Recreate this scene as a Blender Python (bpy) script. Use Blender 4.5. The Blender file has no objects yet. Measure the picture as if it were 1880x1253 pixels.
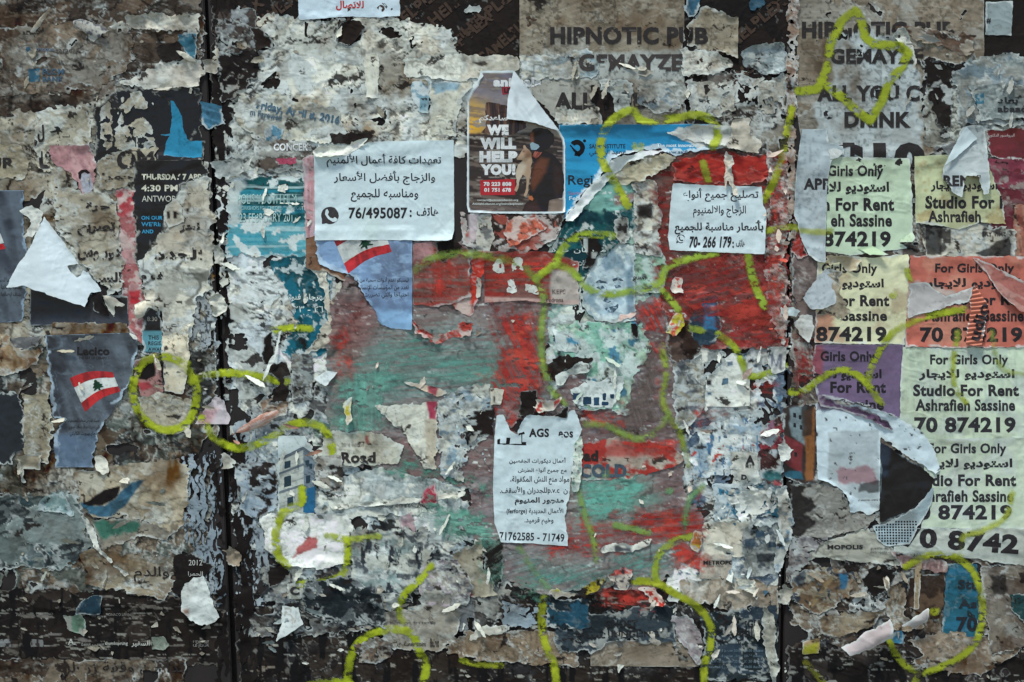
import bpy, bmesh, math, random
import numpy as np
from mathutils import Vector

# ---------------------------------------------------------------- camera, world, sun, exposure
S = 0.00117            # metres on the wall per photo pixel
U0, V0, ZC = 940.0, 626.5, 1.55
CAM_D = 3.2
scene = bpy.context.scene
cam_data = bpy.data.cameras.new("camera")
cam_data.sensor_width = 36.0
cam_data.lens = 36.0 * CAM_D / (1880 * S)
cam_data.clip_end = 500
cam = bpy.data.objects.new("camera", cam_data)
scene.collection.objects.link(cam)
cam.location = (0, -CAM_D, ZC)
cam.rotation_euler = (math.radians(90), 0, 0)
scene.camera = cam

SUN_EL, SUN_AZ = 66.0, -32.0      # azimuth measured from straight in front of the wall
world = bpy.data.worlds.new("World")
scene.world = world
world.use_nodes = True
wn = world.node_tree.nodes
wl = world.node_tree.links
wn.clear()
sky = wn.new("ShaderNodeTexSky")
sky.sky_type = 'NISHITA'
sky.sun_disc = False
sky.sun_elevation = math.radians(SUN_EL)
sky.sun_rotation = math.radians(180 + SUN_AZ)
bg = wn.new("ShaderNodeBackground")
bg.inputs["Strength"].default_value = 0.05
wo = wn.new("ShaderNodeOutputWorld")
wl.new(sky.outputs[0], bg.inputs[0])
wl.new(bg.outputs[0], wo.inputs[0])
sun_d = bpy.data.lights.new("sun", 'SUN')
sun_d.energy = 1.5
sun_d.angle = math.radians(10)
sun_d.color = (1.0, 0.965, 0.92)
sun = bpy.data.objects.new("sun", sun_d)
scene.collection.objects.link(sun)
_az, _el = math.radians(SUN_AZ), math.radians(SUN_EL)
_to = Vector((math.sin(_az) * math.cos(_el), -math.cos(_az) * math.cos(_el), math.sin(_el)))
sun.rotation_euler = _to.to_track_quat('Z', 'Y').to_euler()
scene.view_settings.view_transform = 'Standard'
scene.view_settings.look = 'None'
scene.view_settings.gamma = 1
scene.view_settings.exposure = 1.36

# ---------------------------------------------------------------- colours and noise
def lin(h, k=1.0):
    h = h.lstrip('#')
    c = np.array([int(h[i:i + 2], 16) / 255 for i in (0, 2, 4)])
    c = np.where(c <= 0.04045, c / 12.92, ((c + 0.055) / 1.055) ** 2.4)
    return np.clip(c * k, 0, 0.86).astype(np.float32)

KALB = 1.12
def C(c):
    if not isinstance(c, str): return np.asarray(c, np.float32)
    a = lin(c, KALB); l = float(a.mean())
    t = min(1.0, l / 0.3); t = t * t * (3 - 2 * t)
    return (a * (0.42 + 0.58 * min(1.0, l / 0.14)) * (np.array([1.14, 1.0, 0.90]) * (1 - t) + np.array([0.90, 1.0, 0.97]) * t)).astype(np.float32)

_rng = np.random.default_rng(7)
TAB = _rng.random((1024, 1024)).astype(np.float32)

def vnoise(x, y, s):
    x = x + (s * 37.17) % 997; y = y + (s * 71.93) % 991
    xi = np.floor(x).astype(np.int32); yi = np.floor(y).astype(np.int32)
    fx = (x - xi).astype(np.float32); fy = (y - yi).astype(np.float32)
    fx = fx * fx * fx * (fx * (fx * 6 - 15) + 10); fy = fy * fy * fy * (fy * (fy * 6 - 15) + 10)
    x0 = xi & 1023; x1 = (xi + 1) & 1023; y0 = yi & 1023; y1 = (yi + 1) & 1023
    a = TAB[y0, x0]; b = TAB[y0, x1]; c = TAB[y1, x0]; d = TAB[y1, x1]
    a = a + (b - a) * fx; c = c + (d - c) * fx
    return a + (c - a) * fy

def fbm(u, v, sc, seed=0, octv=4, ax=1.0, ay=1.0, gain=0.5):
    x = u / (sc * ax); y = v / (sc * ay)
    t = 0.0; a = 1.0; n = 0.0
    for o in range(octv):
        t = t + a * vnoise(x, y, seed * 13.1 + o * 5.7)
        n += a; a *= gain
        x, y = (x * 0.8 - y * 0.6) * 2.03, (x * 0.6 + y * 0.8) * 2.03
        if ax != 1 or ay != 1:
            x, y = x * 0.8 + y * 0.6, y * 0.8 - x * 0.6
    return t / n

def sstep(a, b, x):
    t = np.clip((x - a) / (b - a), 0, 1)
    return t * t * (3 - 2 * t)

# ---------------------------------------------------------------- height map of everything pasted so far (mm above the boards)
G = 2
HU0, HV0, HU1, HV1 = -420, -320, 2300, 1580
NW, NH = (HU1 - HU0) // G + 1, (HV1 - HV0) // G + 1
HM = np.zeros((NH, NW), np.float32)

def maxf(a, r):
    if r <= 0: return a
    b = a.copy()
    for k in range(1, r + 1):
        b[:, k:] = np.maximum(b[:, k:], a[:, :-k]); b[:, :-k] = np.maximum(b[:, :-k], a[:, k:])
    c = b.copy()
    for k in range(1, r + 1):
        c[k:] = np.maximum(c[k:], b[:-k]); c[:-k] = np.maximum(c[:-k], b[k:])
    return c

def boxf(a, r):
    if r <= 0: return a
    for ax in (0, 1):
        p = np.pad(a, [(r + 1, r) if i == ax else (0, 0) for i in (0, 1)], mode='edge')
        c = np.cumsum(p, axis=ax, dtype=np.float64)
        n = 2 * r + 1
        a = ((c[n:] - c[:-n]) / n if ax == 0 else (c[:, n:] - c[:, :-n]) / n)
    return a.astype(np.float32)

def hm_at(u, v):
    x = np.clip((u - HU0) / G, 0, NW - 1.001); y = np.clip((v - HV0) / G, 0, NH - 1.001)
    i = np.floor(x).astype(int); j = np.floor(y).astype(int); fx = x - i; fy = y - j
    return (HM[j, i] * (1 - fx) + HM[j, i + 1] * fx) * (1 - fy) + (HM[j + 1, i] * (1 - fx) + HM[j + 1, i + 1] * fx) * fy

def seam_l(v): return 378.0 + 52.0 * v / 1253.0
def seam_r(v): return 1455.0 - 20.0 * v / 1253.0

def polydist(poly, U, V):
    """signed distance (inside positive) and index of the nearest edge"""
    P = np.asarray(poly, np.float32); n = len(P)
    best = np.full(U.shape, 1e9, np.float32); near = np.zeros(U.shape, np.int16); ins = np.zeros(U.shape, bool)
    for i in range(n):
        ax, ay = P[i]; bx, by = P[(i + 1) % n]
        ex, ey = bx - ax, by - ay
        t = np.clip(((U - ax) * ex + (V - ay) * ey) / (ex * ex + ey * ey + 1e-9), 0, 1)
        d = (U - ax - t * ex) ** 2 + (V - ay - t * ey) ** 2
        m = d < best; best = np.where(m, d, best); near[m] = i
        if ay != by:
            c = ((ay > V) != (by > V)) & (U < ex * (V - ay) / (by - ay) + ax)
            ins ^= c
    d = np.sqrt(best)
    return np.where(ins, d, -d), near

def linedist(pts, U, V):
    P = np.asarray(pts, np.float32)
    best = np.full(U.shape, 1e9, np.float32)
    for i in range(len(P) - 1):
        ax, ay = P[i]; ex, ey = P[i + 1] - P[i]
        t = np.clip(((U - ax) * ex + (V - ay) * ey) / (ex * ex + ey * ey + 1e-9), 0, 1)
        best = np.minimum(best, (U - ax - t * ex) ** 2 + (V - ay - t * ey) ** 2)
    return np.sqrt(best)

def spline(pts, n=6):
    """Catmull-Rom through the points"""
    P = [np.array(p, float) for p in pts]
    if len(P) < 3: return pts
    P = [2 * P[0] - P[1]] + P + [2 * P[-1] - P[-2]]
    out = []
    for i in range(1, len(P) - 2):
        for k in range(n):
            t = k / n
            out.append(0.5 * ((2 * P[i]) + (-P[i - 1] + P[i + 1]) * t + (2 * P[i - 1] - 5 * P[i] + 4 * P[i + 1] - P[i + 2]) * t * t
                              + (-P[i - 1] + 3 * P[i] - 3 * P[i + 1] + P[i + 2]) * t ** 3))
    out.append(P[-2])
    return [tuple(p) for p in out]

# ---------------------------------------------------------------- marching squares
_CASES = {1: [(0, 4, 7)], 2: [(1, 5, 4)], 3: [(0, 1, 5, 7)], 4: [(2, 6, 5)], 5: [(0, 4, 7), (2, 6, 5)], 6: [(1, 2, 6, 4)],
          7: [(0, 1, 2, 6, 7)], 8: [(3, 7, 6)], 9: [(0, 4, 6, 3)], 10: [(1, 5, 4), (3, 7, 6)], 11: [(0, 1, 5, 6, 3)],
          12: [(2, 3, 7, 5)], 13: [(0, 4, 5, 2, 3)], 14: [(1, 2, 3, 7, 4)], 15: [(0, 1, 2, 3)]}

def march(F):
    """polygons of F > 0; returns vertex index pairs (a, b, t) into the flat grid and the faces"""
    H, W = F.shape
    ins = F > 0
    code = ins[:-1, :-1] * 1 + ins[:-1, 1:] * 2 + ins[1:, 1:] * 4 + ins[1:, :-1] * 8
    N = H * W
    polys = []
    for c, plist in _CASES.items():
        jj, ii = np.nonzero(code == c)
        if not len(jj): continue
        k = jj * W + ii
        ids = {0: k, 1: k + 1, 2: k + W + 1, 3: k + W, 4: N + k, 5: 2 * N + k + 1, 6: N + k + W, 7: 2 * N + k}
        for p in plist:
            polys.append(np.stack([ids[q] for q in p], 1))
    if not polys: return None
    allids = np.concatenate([p.ravel() for p in polys])
    uniq, inv = np.unique(allids, return_inverse=True)
    ff = F.ravel()
    a = np.where(uniq < N, uniq, np.where(uniq < 2 * N, uniq - N, uniq - 2 * N))
    b = np.where(uniq < N, a, np.where(uniq < 2 * N, a + 1, a + W))
    b = np.minimum(b, N - 1)
    fa, fb = ff[a], ff[b]
    den = np.where(np.abs(fa - fb) < 1e-9, 1, fa - fb)
    t = np.where(uniq < N, 0, np.clip(fa / den, 0.02, 0.98)).astype(np.float32)
    sizes = np.concatenate([np.full(len(p), p.shape[1], np.int32) for p in polys])
    return a, b, t, inv.astype(np.int32), sizes

# ---------------------------------------------------------------- materials
MATS = {}
def _mat(name, rough, grit, bump, alpha=False, spec=0.35, scale=900):
    m = bpy.data.materials.new(name); m.use_nodes = True
    nt = m.node_tree; n = nt.nodes; l = nt.links
    p = n["Principled BSDF"]; out = n["Material Output"]
    at = n.new("ShaderNodeAttribute"); at.attribute_name = "Col"
    geo = n.new("ShaderNodeNewGeometry")
    nz = n.new("ShaderNodeTexNoise"); nz.inputs["Scale"].default_value = scale; nz.inputs["Detail"].default_value = 3
    n2 = n.new("ShaderNodeTexNoise"); n2.inputs["Scale"].default_value = 90; n2.inputs["Detail"].default_value = 6
    l.new(geo.outputs["Position"], nz.inputs["Vector"]); l.new(geo.outputs["Position"], n2.inputs["Vector"])
    mul = n.new("ShaderNodeMath"); mul.operation = 'ADD'
    l.new(nz.outputs["Fac"], mul.inputs[0]); l.new(n2.outputs["Fac"], mul.inputs[1])
    rng = n.new("ShaderNodeMapRange"); rng.inputs[1].default_value = 0.6; rng.inputs[2].default_value = 1.4
    rng.inputs[3].default_value = 1 - grit; rng.inputs[4].default_value = 1 + grit
    l.new(mul.outputs[0], rng.inputs[0])
    mx = n.new("ShaderNodeVectorMath"); mx.operation = 'SCALE'
    l.new(at.outputs["Color"], mx.inputs[0]); l.new(rng.outputs[0], mx.inputs["Scale"])
    l.new(mx.outputs[0], p.inputs["Base Color"])
    p.inputs["Roughness"].default_value = rough
    p.inputs["Specular IOR Level"].default_value = spec
    bp = n.new("ShaderNodeBump"); bp.inputs["Strength"].default_value = bump; bp.inputs["Distance"].default_value = 0.0012
    l.new(n2.outputs["Fac"], bp.inputs["Height"]); l.new(bp.outputs[0], p.inputs["Normal"])
    if alpha:
        aa = n.new("ShaderNodeAttribute"); aa.attribute_name = "Alpha"
        tr = n.new("ShaderNodeBsdfTransparent"); ms = n.new("ShaderNodeMixShader")
        l.new(aa.outputs["Fac"], ms.inputs[0]); l.new(tr.outputs[0], ms.inputs[1]); l.new(p.outputs[0], ms.inputs[2])
        l.new(ms.outputs[0], out.inputs[0])
    MATS[name] = m
    return m

_mat("old_paper", 0.85, 0.10, 0.4, spec=0.2)
_mat("fresh_paper", 0.7, 0.05, 0.22)
_mat("gloss_paper", 0.30, 0.07, 0.25, spec=0.4)
_mat("brushed_paint", 0.6, 0.22, 0.7, alpha=True)
_mat("spray_paint", 0.7, 0.10, 0.4, alpha=True)

INKS = {}
def ink(h, worn=0.12):
    if h in INKS: return INKS[h]
    m = bpy.data.materials.new("printed_ink"); m.use_nodes = True
    n = m.node_tree.nodes; l = m.node_tree.links; p = n["Principled BSDF"]
    geo = n.new("ShaderNodeNewGeometry"); nz = n.new("ShaderNodeTexNoise"); nz.inputs["Scale"].default_value = 420; nz.inputs["Detail"].default_value = 4
    l.new(geo.outputs["Position"], nz.inputs["Vector"])
    r = n.new("ShaderNodeValToRGB"); c = C(h)
    r.color_ramp.elements[0].position = 0.3; r.color_ramp.elements[1].position = 0.75
    r.color_ramp.elements[0].color = (*(c * 0.8), 1); r.color_ramp.elements[1].color = (*(np.clip(c * 1.25 + 0.012, 0, .86)), 1)
    l.new(nz.outputs["Fac"], r.inputs[0]); l.new(r.outputs[0], p.inputs["Base Color"])
    p.inputs["Roughness"].default_value = 0.6; p.inputs["Specular IOR Level"].default_value = 0.3
    INKS[h] = m
    return m

# ---------------------------------------------------------------- objects
COLL = scene.collection
LASTF = {}
USED = {}

def tag(o, label=None, cat=None, group=None, kind=None):
    if label: o["label"] = label
    if cat: o["category"] = cat
    if group: o["group"] = group
    if kind: o["kind"] = kind

def W3(u, v, h):
    """photo pixel and height in mm -> world"""
    return np.stack([(u - U0) * S, -h * 0.001, ZC + (V0 - v) * S], -1)

def make_obj(name, co, loops, sizes, mat, parent, col=None, alpha=None):
    ctr = np.array([(co[:, 0].min() + co[:, 0].max()) / 2, 0.0, (co[:, 2].min() + co[:, 2].max()) / 2])
    me = bpy.data.meshes.new(name)
    nv = len(co)
    me.vertices.add(nv); me.vertices.foreach_set("co", (co - ctr).astype(np.float32).ravel())
    me.loops.add(len(loops)); me.loops.foreach_set("vertex_index", loops)
    me.polygons.add(len(sizes))
    me.polygons.foreach_set("loop_start", np.concatenate([[0], np.cumsum(sizes)[:-1]]).astype(np.int32))
    me.polygons.foreach_set("use_smooth", np.ones(len(sizes), bool))
    me.update(calc_edges=True)
    if col is not None:
        a = me.color_attributes.new("Col", 'FLOAT_COLOR', 'POINT')
        a.data.foreach_set("color", np.concatenate([np.clip(col, 0.004, 0.86), np.ones((nv, 1))], 1).astype(np.float32).ravel())
    if alpha is not None:
        a = me.attributes.new("Alpha", 'FLOAT', 'POINT'); a.data.foreach_set("value", alpha.astype(np.float32))
    me.materials.append(mat)
    o = bpy.data.objects.new(name, me); COLL.objects.link(o)
    o["ctr"] = [float(x) for x in ctr]
    if parent is not None:
        pc = np.array(parent["ctr"]); o.parent = parent; o.location = ctr - pc
    else:
        o.location = ctr
    return o

_SEED = [100]
def sheet(name, label, poly, col, cat=None, group=None, parent=None, torn=3.0, w=None, rim=3.0, rimcol='#cfd2cf', curl=0.5, relief=0.3,
          wscale=45, stiff=2, plies=0, plysc=40, plyh=0.4, plycols=None, plyamt=0.5, holes=0.0, hsc=30, hax=1.0, hay=1.0, stain=0.3, staincol='#5a4a38', dirt=0.3, var=0.14, vsc=60,
          crack=0.0, paint=(), alpha=None, flush=False, eps=None, lift=None, roll=None, pleat=None, hm=True, mat='old_paper', seed=None, seam=True, kind=None, line=None, lw=0, cuts=(), g=2, bite=0.0, addf=None, wear_amt=None, ink_amt=None, rimgate=True, creases=None, fleck=None):
    if fleck is None: fleck = {'old_poster': 0.85, 'torn_paper': 0.5, 'torn_poster': 0.35}.get(name, 0.0)
    if creases is None: creases = {'old_paper': 1.6, 'fresh_paper': 1.1, 'gloss_paper': 0.9}.get(mat, 0)
    if wear_amt is None: wear_amt = 0.0 if flush else 0.8 if name == 'old_poster' else 0.5
    if ink_amt is None: ink_amt = 0.065 if name == 'old_poster' else 0.04 if name == 'torn_paper' else 0.02 if name == 'torn_poster' else 0.0
    if seed is None:
        _SEED[0] += 1; seed = _SEED[0]
    if eps is None: eps = 0.2 if flush else 0.3
    P = np.asarray(line if line is not None else poly, float)
    pad = 14 + lw + torn
    u0 = math.floor(max(P[:, 0].min() - pad, HU0 + 4) / G) * G; u1 = min(P[:, 0].max() + pad, HU1 - 4)
    v0 = math.floor(max(P[:, 1].min() - pad, HV0 + 4) / G) * G; v1 = min(P[:, 1].max() + pad, HV1 - 4)
    us = np.arange(u0, u1 + g, g); vs = np.arange(v0, v1 + g, g)
    U, V = np.meshgrid(us.astype(np.float32), vs.astype(np.float32))
    # ---- outline
    if line is not None:
        d = lw / 2 - linedist(line, U, V); wt = 1.0
    else:
        d, near = polydist(P, U, V)
        wt = 1.0 if w is None else np.asarray(w, np.float32)[near % len(w)]
        if w is not None: wt = boxf(wt, 3)
    f = d
    if torn > 0:
        f = f + torn * wt * ((fbm(U, V, 22, seed, 4) - 0.5) * 2.2 + (0.28 - np.abs(fbm(U, V, 15, seed + 1, 3, 1.3, 0.8) - 0.5) * 2.6) * 1.5 + (fbm(U, V, 4, seed + 2, 2) - 0.5) * 0.8)
        if bite: f = f - bite * wt * np.clip(fbm(U, V, 70, seed + 2, 3) - 0.45, 0, 1) * 6
    f = f + (fbm(U, V, 5, seed + 3, 1) - 0.5) * 0.7
    for c in cuts:
        dc, _ = polydist(c, U, V)
        f = np.minimum(f, -dc + (fbm(U, V, 16, seed + 4, 3) - 0.5) * 6)
    inside = f > 0
    if not inside.any(): return None
    if holes > 0:
        wu = U + (fbm(U, V, hsc * 1.4, seed + 5, 2) - 0.5) * hsc * 1.2; wv = V + (fbm(U, V, hsc * 1.4, seed + 6, 2) - 0.5) * hsc * 1.2
        nz = fbm(wu, wv, hsc, seed + 7, 5, hax, hay, 0.55)
        f = np.minimum(f, (nz - np.quantile(nz[inside], holes)) * hsc * 1.3 * min(hax, hay))
    if seam and line is None:
        gl = np.abs(U - seam_l(V)) - (4.5 + 6 * V / 1253) + (fbm(U, V, 16, seed + 8, 4) - 0.5) * 26 - 10 * np.clip(fbm(U, V, 60, seed + 28, 2) - 0.55, 0, 1) * 4
        gr = np.abs(U - seam_r(V)) - (1.0 + 8 * sstep(780, 960, V)) + (fbm(U, V, 16, seed + 9, 4) - 0.5) * 18
        f = np.minimum(f, np.minimum(gl, gr))
    if addf is not None: f = addf(U, V, f)
    inside = f > 0
    if not inside.any(): return None
    # ---- relief
    if g == G:
        i0 = int((u0 - HU0) // G); j0 = int((v0 - HV0) // G)
        base = HM[j0:j0 + len(vs), i0:i0 + len(us)]
        if base.shape != U.shape:
            U = U[:base.shape[0], :base.shape[1]]; V = V[:base.shape[0], :base.shape[1]]; f = f[:base.shape[0], :base.shape[1]]; d = d[:base.shape[0], :base.shape[1]]; inside = f > 0
    else:
        base = hm_at(U, V).astype(np.float32)
    if flush:
        h = maxf(base, 1) + eps if line is not None or alpha is not None else base + eps
    else:
        r = stiff * (G // g if g < G else 1)
        h = boxf(maxf(base, r), r) + eps
        if relief > 0:
            h = h + relief * 2.4 * (fbm(U, V, wscale, seed + 10, 3) - 0.42) + relief * 0.9 * (fbm(U, V, 12, seed + 11, 2, 1.6, 0.7) - 0.5)
        if creases > 0:
            for q, (cs_, ca) in enumerate(((34, 0.55), (16, 0.3))):
                a = seed * 1.3 + q * 1.1
                x = U * math.cos(a) + V * math.sin(a); y = -U * math.sin(a) + V * math.cos(a)
                rr = np.abs(fbm(x, y, cs_, seed + 120 + q, 3, 1.9, 0.75) - 0.5) * cs_
                h = h + creases * ca * np.exp(-(rr / 1.3) ** 2) * sstep(0.46, 0.62, fbm(U, V, 60, seed + 130 + q, 2))
        tr = fbm(U, V, 30, seed + 12, 2)
        if curl > 0:
            h = h + curl * (1.9 if mat == 'old_paper' else 1.2) * np.exp(-np.clip(f, 0, 99) / 6.0) * np.clip((tr - 0.42) * 6, 0, 2.2)
    # ---- colour
    col = C(col)
    nv = fbm(U, V, vsc, seed + 13, 4)
    if mat == 'old_paper' and not flush: col = col * np.array([1.11, 1.03, 0.93], np.float32) * (1.16 if col.mean() > 0.45 else 0.92 if col.mean() > 0.2 else 0.95)
    rgb = col[None, None, :] * (1 + var * 3.0 * (nv - 0.5))[..., None]
    if plies:
        for k in range(plies):
            sc = plysc * (1.0 - 0.18 * k)
            wu = U + (fbm(U, V, sc, seed + 30 + k, 2) - 0.5) * sc; wv = V + (fbm(U, V, sc, seed + 40 + k, 2) - 0.5) * sc
            nz = fbm(wu, wv, sc, seed + 20 + k, 5, 1.25, 0.85, 0.52)
            q = np.quantile(nz[inside], 1 - plyamt * (0.9 - 0.15 * k))
            e = (nz - q) * sc * 2.0
            m = sstep(-0.8, 0.8, e)
            if not flush: h = h + m * plyh * (0.7 + 0.6 * fbm(U, V, 50, seed + 50 + k, 2)) + plyh * 0.9 * np.where(e > 0, np.exp(-e / 4), 0) * np.clip((fbm(U, V, 25, seed + 60 + k, 2) - 0.5) * 5, 0, 1.5)
            pc = C(plycols[k % len(plycols)]) if plycols else col * (0.82 + 0.36 * ((k * 7 + seed) % 5) / 4)
            pr = pc[None, None, :] * (1 + 0.3 * (fbm(U, V, 25, seed + 70 + k, 4) - 0.5))[..., None]
            rgb = rgb + (pr - rgb) * (m * 0.9)[..., None]
            wdt = 1.5 + 6 * np.clip(fbm(U, V, 18, seed + 80 + k, 3) - 0.45, 0, 1) * 2
            rm = sstep(-0.6, 0.2, e) * (1 - sstep(wdt * 0.7, wdt, e)) * sstep(0.46, 0.58, fbm(U, V, 30, seed + 85 + k, 3))
            rgb = rgb + (C(rimcol)[None, None, :] * 0.85 - rgb) * (rm * 0.6)[..., None]
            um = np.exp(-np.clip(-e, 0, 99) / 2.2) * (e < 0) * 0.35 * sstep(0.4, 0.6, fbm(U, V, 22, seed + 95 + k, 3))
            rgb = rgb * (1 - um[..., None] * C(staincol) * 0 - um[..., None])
    ctx = dict(f=f, d=d, seed=seed, inside=inside)
    if mat == 'old_paper' and wear_amt > 0:
        rgb = rgb * (1 + 0.45 * wear_amt * (fbm(U, V, 7, seed + 101, 3) - 0.5))[..., None]
        a = 0.35 * math.sin(seed * 1.7)
        x = U * math.cos(a) + V * math.sin(a); y = -U * math.sin(a) + V * math.cos(a)
        n = vnoise(x / 42, y / 2.6, seed + 102) * 0.6 + vnoise(x / 15, y / 3.1, seed + 103) * 0.4
        rgb = rgb * (1 - (0.42 * wear_amt * sstep(0.66, 0.78, n))[..., None])
        rgb = rgb + (C('#c9c8c3')[None, None] - rgb) * (0.4 * min(1.0, float(col.mean()) / 0.25) * wear_amt * sstep(0.70, 0.82, 1 - n))[..., None]
        lum = float(col.mean()); br = min(1.0, lum / 0.25)
        st = (1.4, 0.75) if seed % 3 else (0.8, 1.5)
        wu = U + (fbm(U, V, 14, seed + 104, 3) - 0.5) * 26; wv = V + (fbm(U, V, 14, seed + 105, 3) - 0.5) * 18
        isc = 16 + 34 * ((seed * 0.618) % 1.0); n = fbm(wu, wv, isc, seed + 106, 6, st[0], st[1], 0.62)
        if ink_amt > 0:
            m = sstep(-0.006, 0.006, n - np.quantile(n[inside], 1 - ink_amt))
            rgb = rgb + (C('#2b2725')[None, None] - rgb) * (m * 0.94)[..., None]
        if fleck > 0:
            zn = sstep(0.50, 0.60, fbm(U, V, 75, seed + 110, 3)) * fleck * br
            a = 0.5 * math.sin(seed * 2.3) + (1.57 if seed % 4 == 0 else 0)
            wu = U + (fbm(U, V, 12, seed + 111, 2) - 0.5) * 14; wv = V + (fbm(U, V, 12, seed + 112, 2) - 0.5) * 14
            x = wu * math.cos(a) + wv * math.sin(a); y = -wu * math.sin(a) + wv * math.cos(a)
            fl = vnoise(x / 17, y / 4.2, seed + 113) * 0.55 + vnoise(x / 8, y / 3.0, seed + 114) * 0.45
            m = zn * sstep(0.61, 0.66, fl)
            rgb = rgb + (C('#2a2624')[None, None] - rgb) * (m * 0.9)[..., None]
            m = zn * sstep(0.62, 0.68, 1 - fl)
            rgb = rgb + (C('#d4d3cb')[None, None] - rgb) * (m * 0.75)[..., None]
            if not flush: h = h - 0.5 * zn * sstep(0.58, 0.68, fl) + 0.3 * zn * sstep(0.6, 0.7, 1 - fl)
        m = sstep(-0.01, 0.01, np.quantile(n[inside], 0.07) - n)
        rgb = rgb + (C(rimcol)[None, None] - rgb) * (m * 0.55 * wear_amt * br)[..., None]
    for p in paint: rgb = p(U, V, rgb, ctx)
    if stain > 0:
        s = sstep(0.5, 0.72, fbm(U, V, 95, seed + 14, 5)) * stain + sstep(0.52, 0.7, fbm(U, V, 26, seed + 15, 4, 1, 1.6)) * stain * 0.6
        rgb = rgb * (1 - s[..., None] * (1 - np.clip(C(staincol) * 3.2, 0, 1)))
    if dirt > 0:
        n1 = fbm(U, V, 5, seed + 16, 3); n2 = fbm(U, V, 60, seed + 17, 3)
        m = sstep(0.66, 0.74, n1 + (n2 - 0.5) * 0.5) * dirt
        rgb = rgb * (1 - m[..., None] * 0.85)
    if crack > 0:
        wu = U + (fbm(U, V, 20, seed + 90, 3) - 0.5) * 22; wv = V + (fbm(U, V, 20, seed + 91, 3) - 0.5) * 22
        rr = np.abs(fbm(wu, wv, 55, seed + 18, 2, 1.5, 0.8) - 0.5) * 55
        r2 = np.abs(fbm(wu, wv, 26, seed + 27, 2, 1.8, 0.7) - 0.5) * 26
        m = np.clip(np.maximum((1 - sstep(0.5, 1.6, rr)) * sstep(0.42, 0.56, fbm(U, V, 60, seed + 19, 2)), 0.8 * (1 - sstep(0.4, 1.1, r2)) * sstep(0.47, 0.58, fbm(U, V, 50, seed + 29, 2))) * crack * 1.4, 0, 1)
        rgb = rgb * (1 - 0.75 * m[..., None])
        if not flush: h = h + 0.35 * crack * np.where(fbm(wu, wv, 55, seed + 18, 2, 1.5, 0.8) > 0.5, np.exp(-rr / 5), 0)
    if rim > 0 and torn > 0:
        wd = rim * wt * (0.25 + 2.2 * np.clip(fbm(U, V, 20, seed + 21, 3) - 0.38, 0, 1)) * 1.6 if np.isscalar(wt) or wt.shape == U.shape else rim
        m = (1 - sstep(wd * 0.75, wd + 0.3, f)) * (sstep(0.44, 0.56, fbm(U, V, 38, seed + 22, 3) + (0.08 if mat != 'old_paper' else 0.0)) if rimgate else 1.0)
        rc = C(rimcol)[None, None, :] * (0.55 if mat == 'old_paper' else 0.75) + rgb * (0.42 if mat == 'old_paper' else 0.2)
        rgb = rgb + (rc - rgb) * (m * 0.85)[..., None]
    if lift:
        for (lu, lv, du, dv, k, pw) in (lift if isinstance(lift[0], (tuple, list)) else [lift]):
            n = math.hypot(du, dv); t = np.clip(((U - lu) * du + (V - lv) * dv) / n, 0, None)
            h = h + k * t ** pw
    if roll:
        (p0, p1, rw, rh) = roll
        dd = linedist([p0, p1], U, V); h = h + rh * np.sqrt(np.clip(1 - (dd / rw) ** 2, 0, 1))
    if pleat:
        (pu, pv, period, amp) = pleat
        n = math.hypot(pu, pv); h = h + amp * (0.5 + 0.5 * np.sin(2 * np.pi * ((U * pu + V * pv) / n + 3 * fbm(U, V, 40, seed, 2) * 2) / period))
    if not flush: h = np.maximum(h, maxf(base, 1) + eps * 0.8)
    al = None
    if alpha is not None: al = alpha(U, V, ctx)
    # ---- mesh
    r = march(f)
    if r is None: return None
    a, b, t, loops, sizes = r
    def smp(x):
        x = x.reshape(-1, *x.shape[2:])
        tt = t if x.ndim == 1 else t[:, None]
        return x[a] * (1 - tt) + x[b] * tt
    co = W3(smp(U), smp(V), smp(h))
    o = make_obj(name, co, loops, sizes, MATS[mat], parent, smp(rgb), None if al is None else smp(al))
    if parent is None:
        tag(o, label, cat, group, kind)
    elif label: o["label"] = label
    if hm:
        if g == G:
            sl = HM[j0:j0 + U.shape[0], i0:i0 + U.shape[1]]
            np.maximum(sl, np.where(f > -2, h, 0), out=sl)
        else:
            i0 = int((u0 - HU0) // G); j0 = int((v0 - HV0) // G)
            hh = np.where(f > -2, h, 0)[::2, ::2]
            sl = HM[j0:j0 + hh.shape[0], i0:i0 + hh.shape[1]]
            np.maximum(sl, hh[:sl.shape[0], :sl.shape[1]], out=sl)
    LASTF[o.name] = (u0, v0, g, f)
    return o

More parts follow.
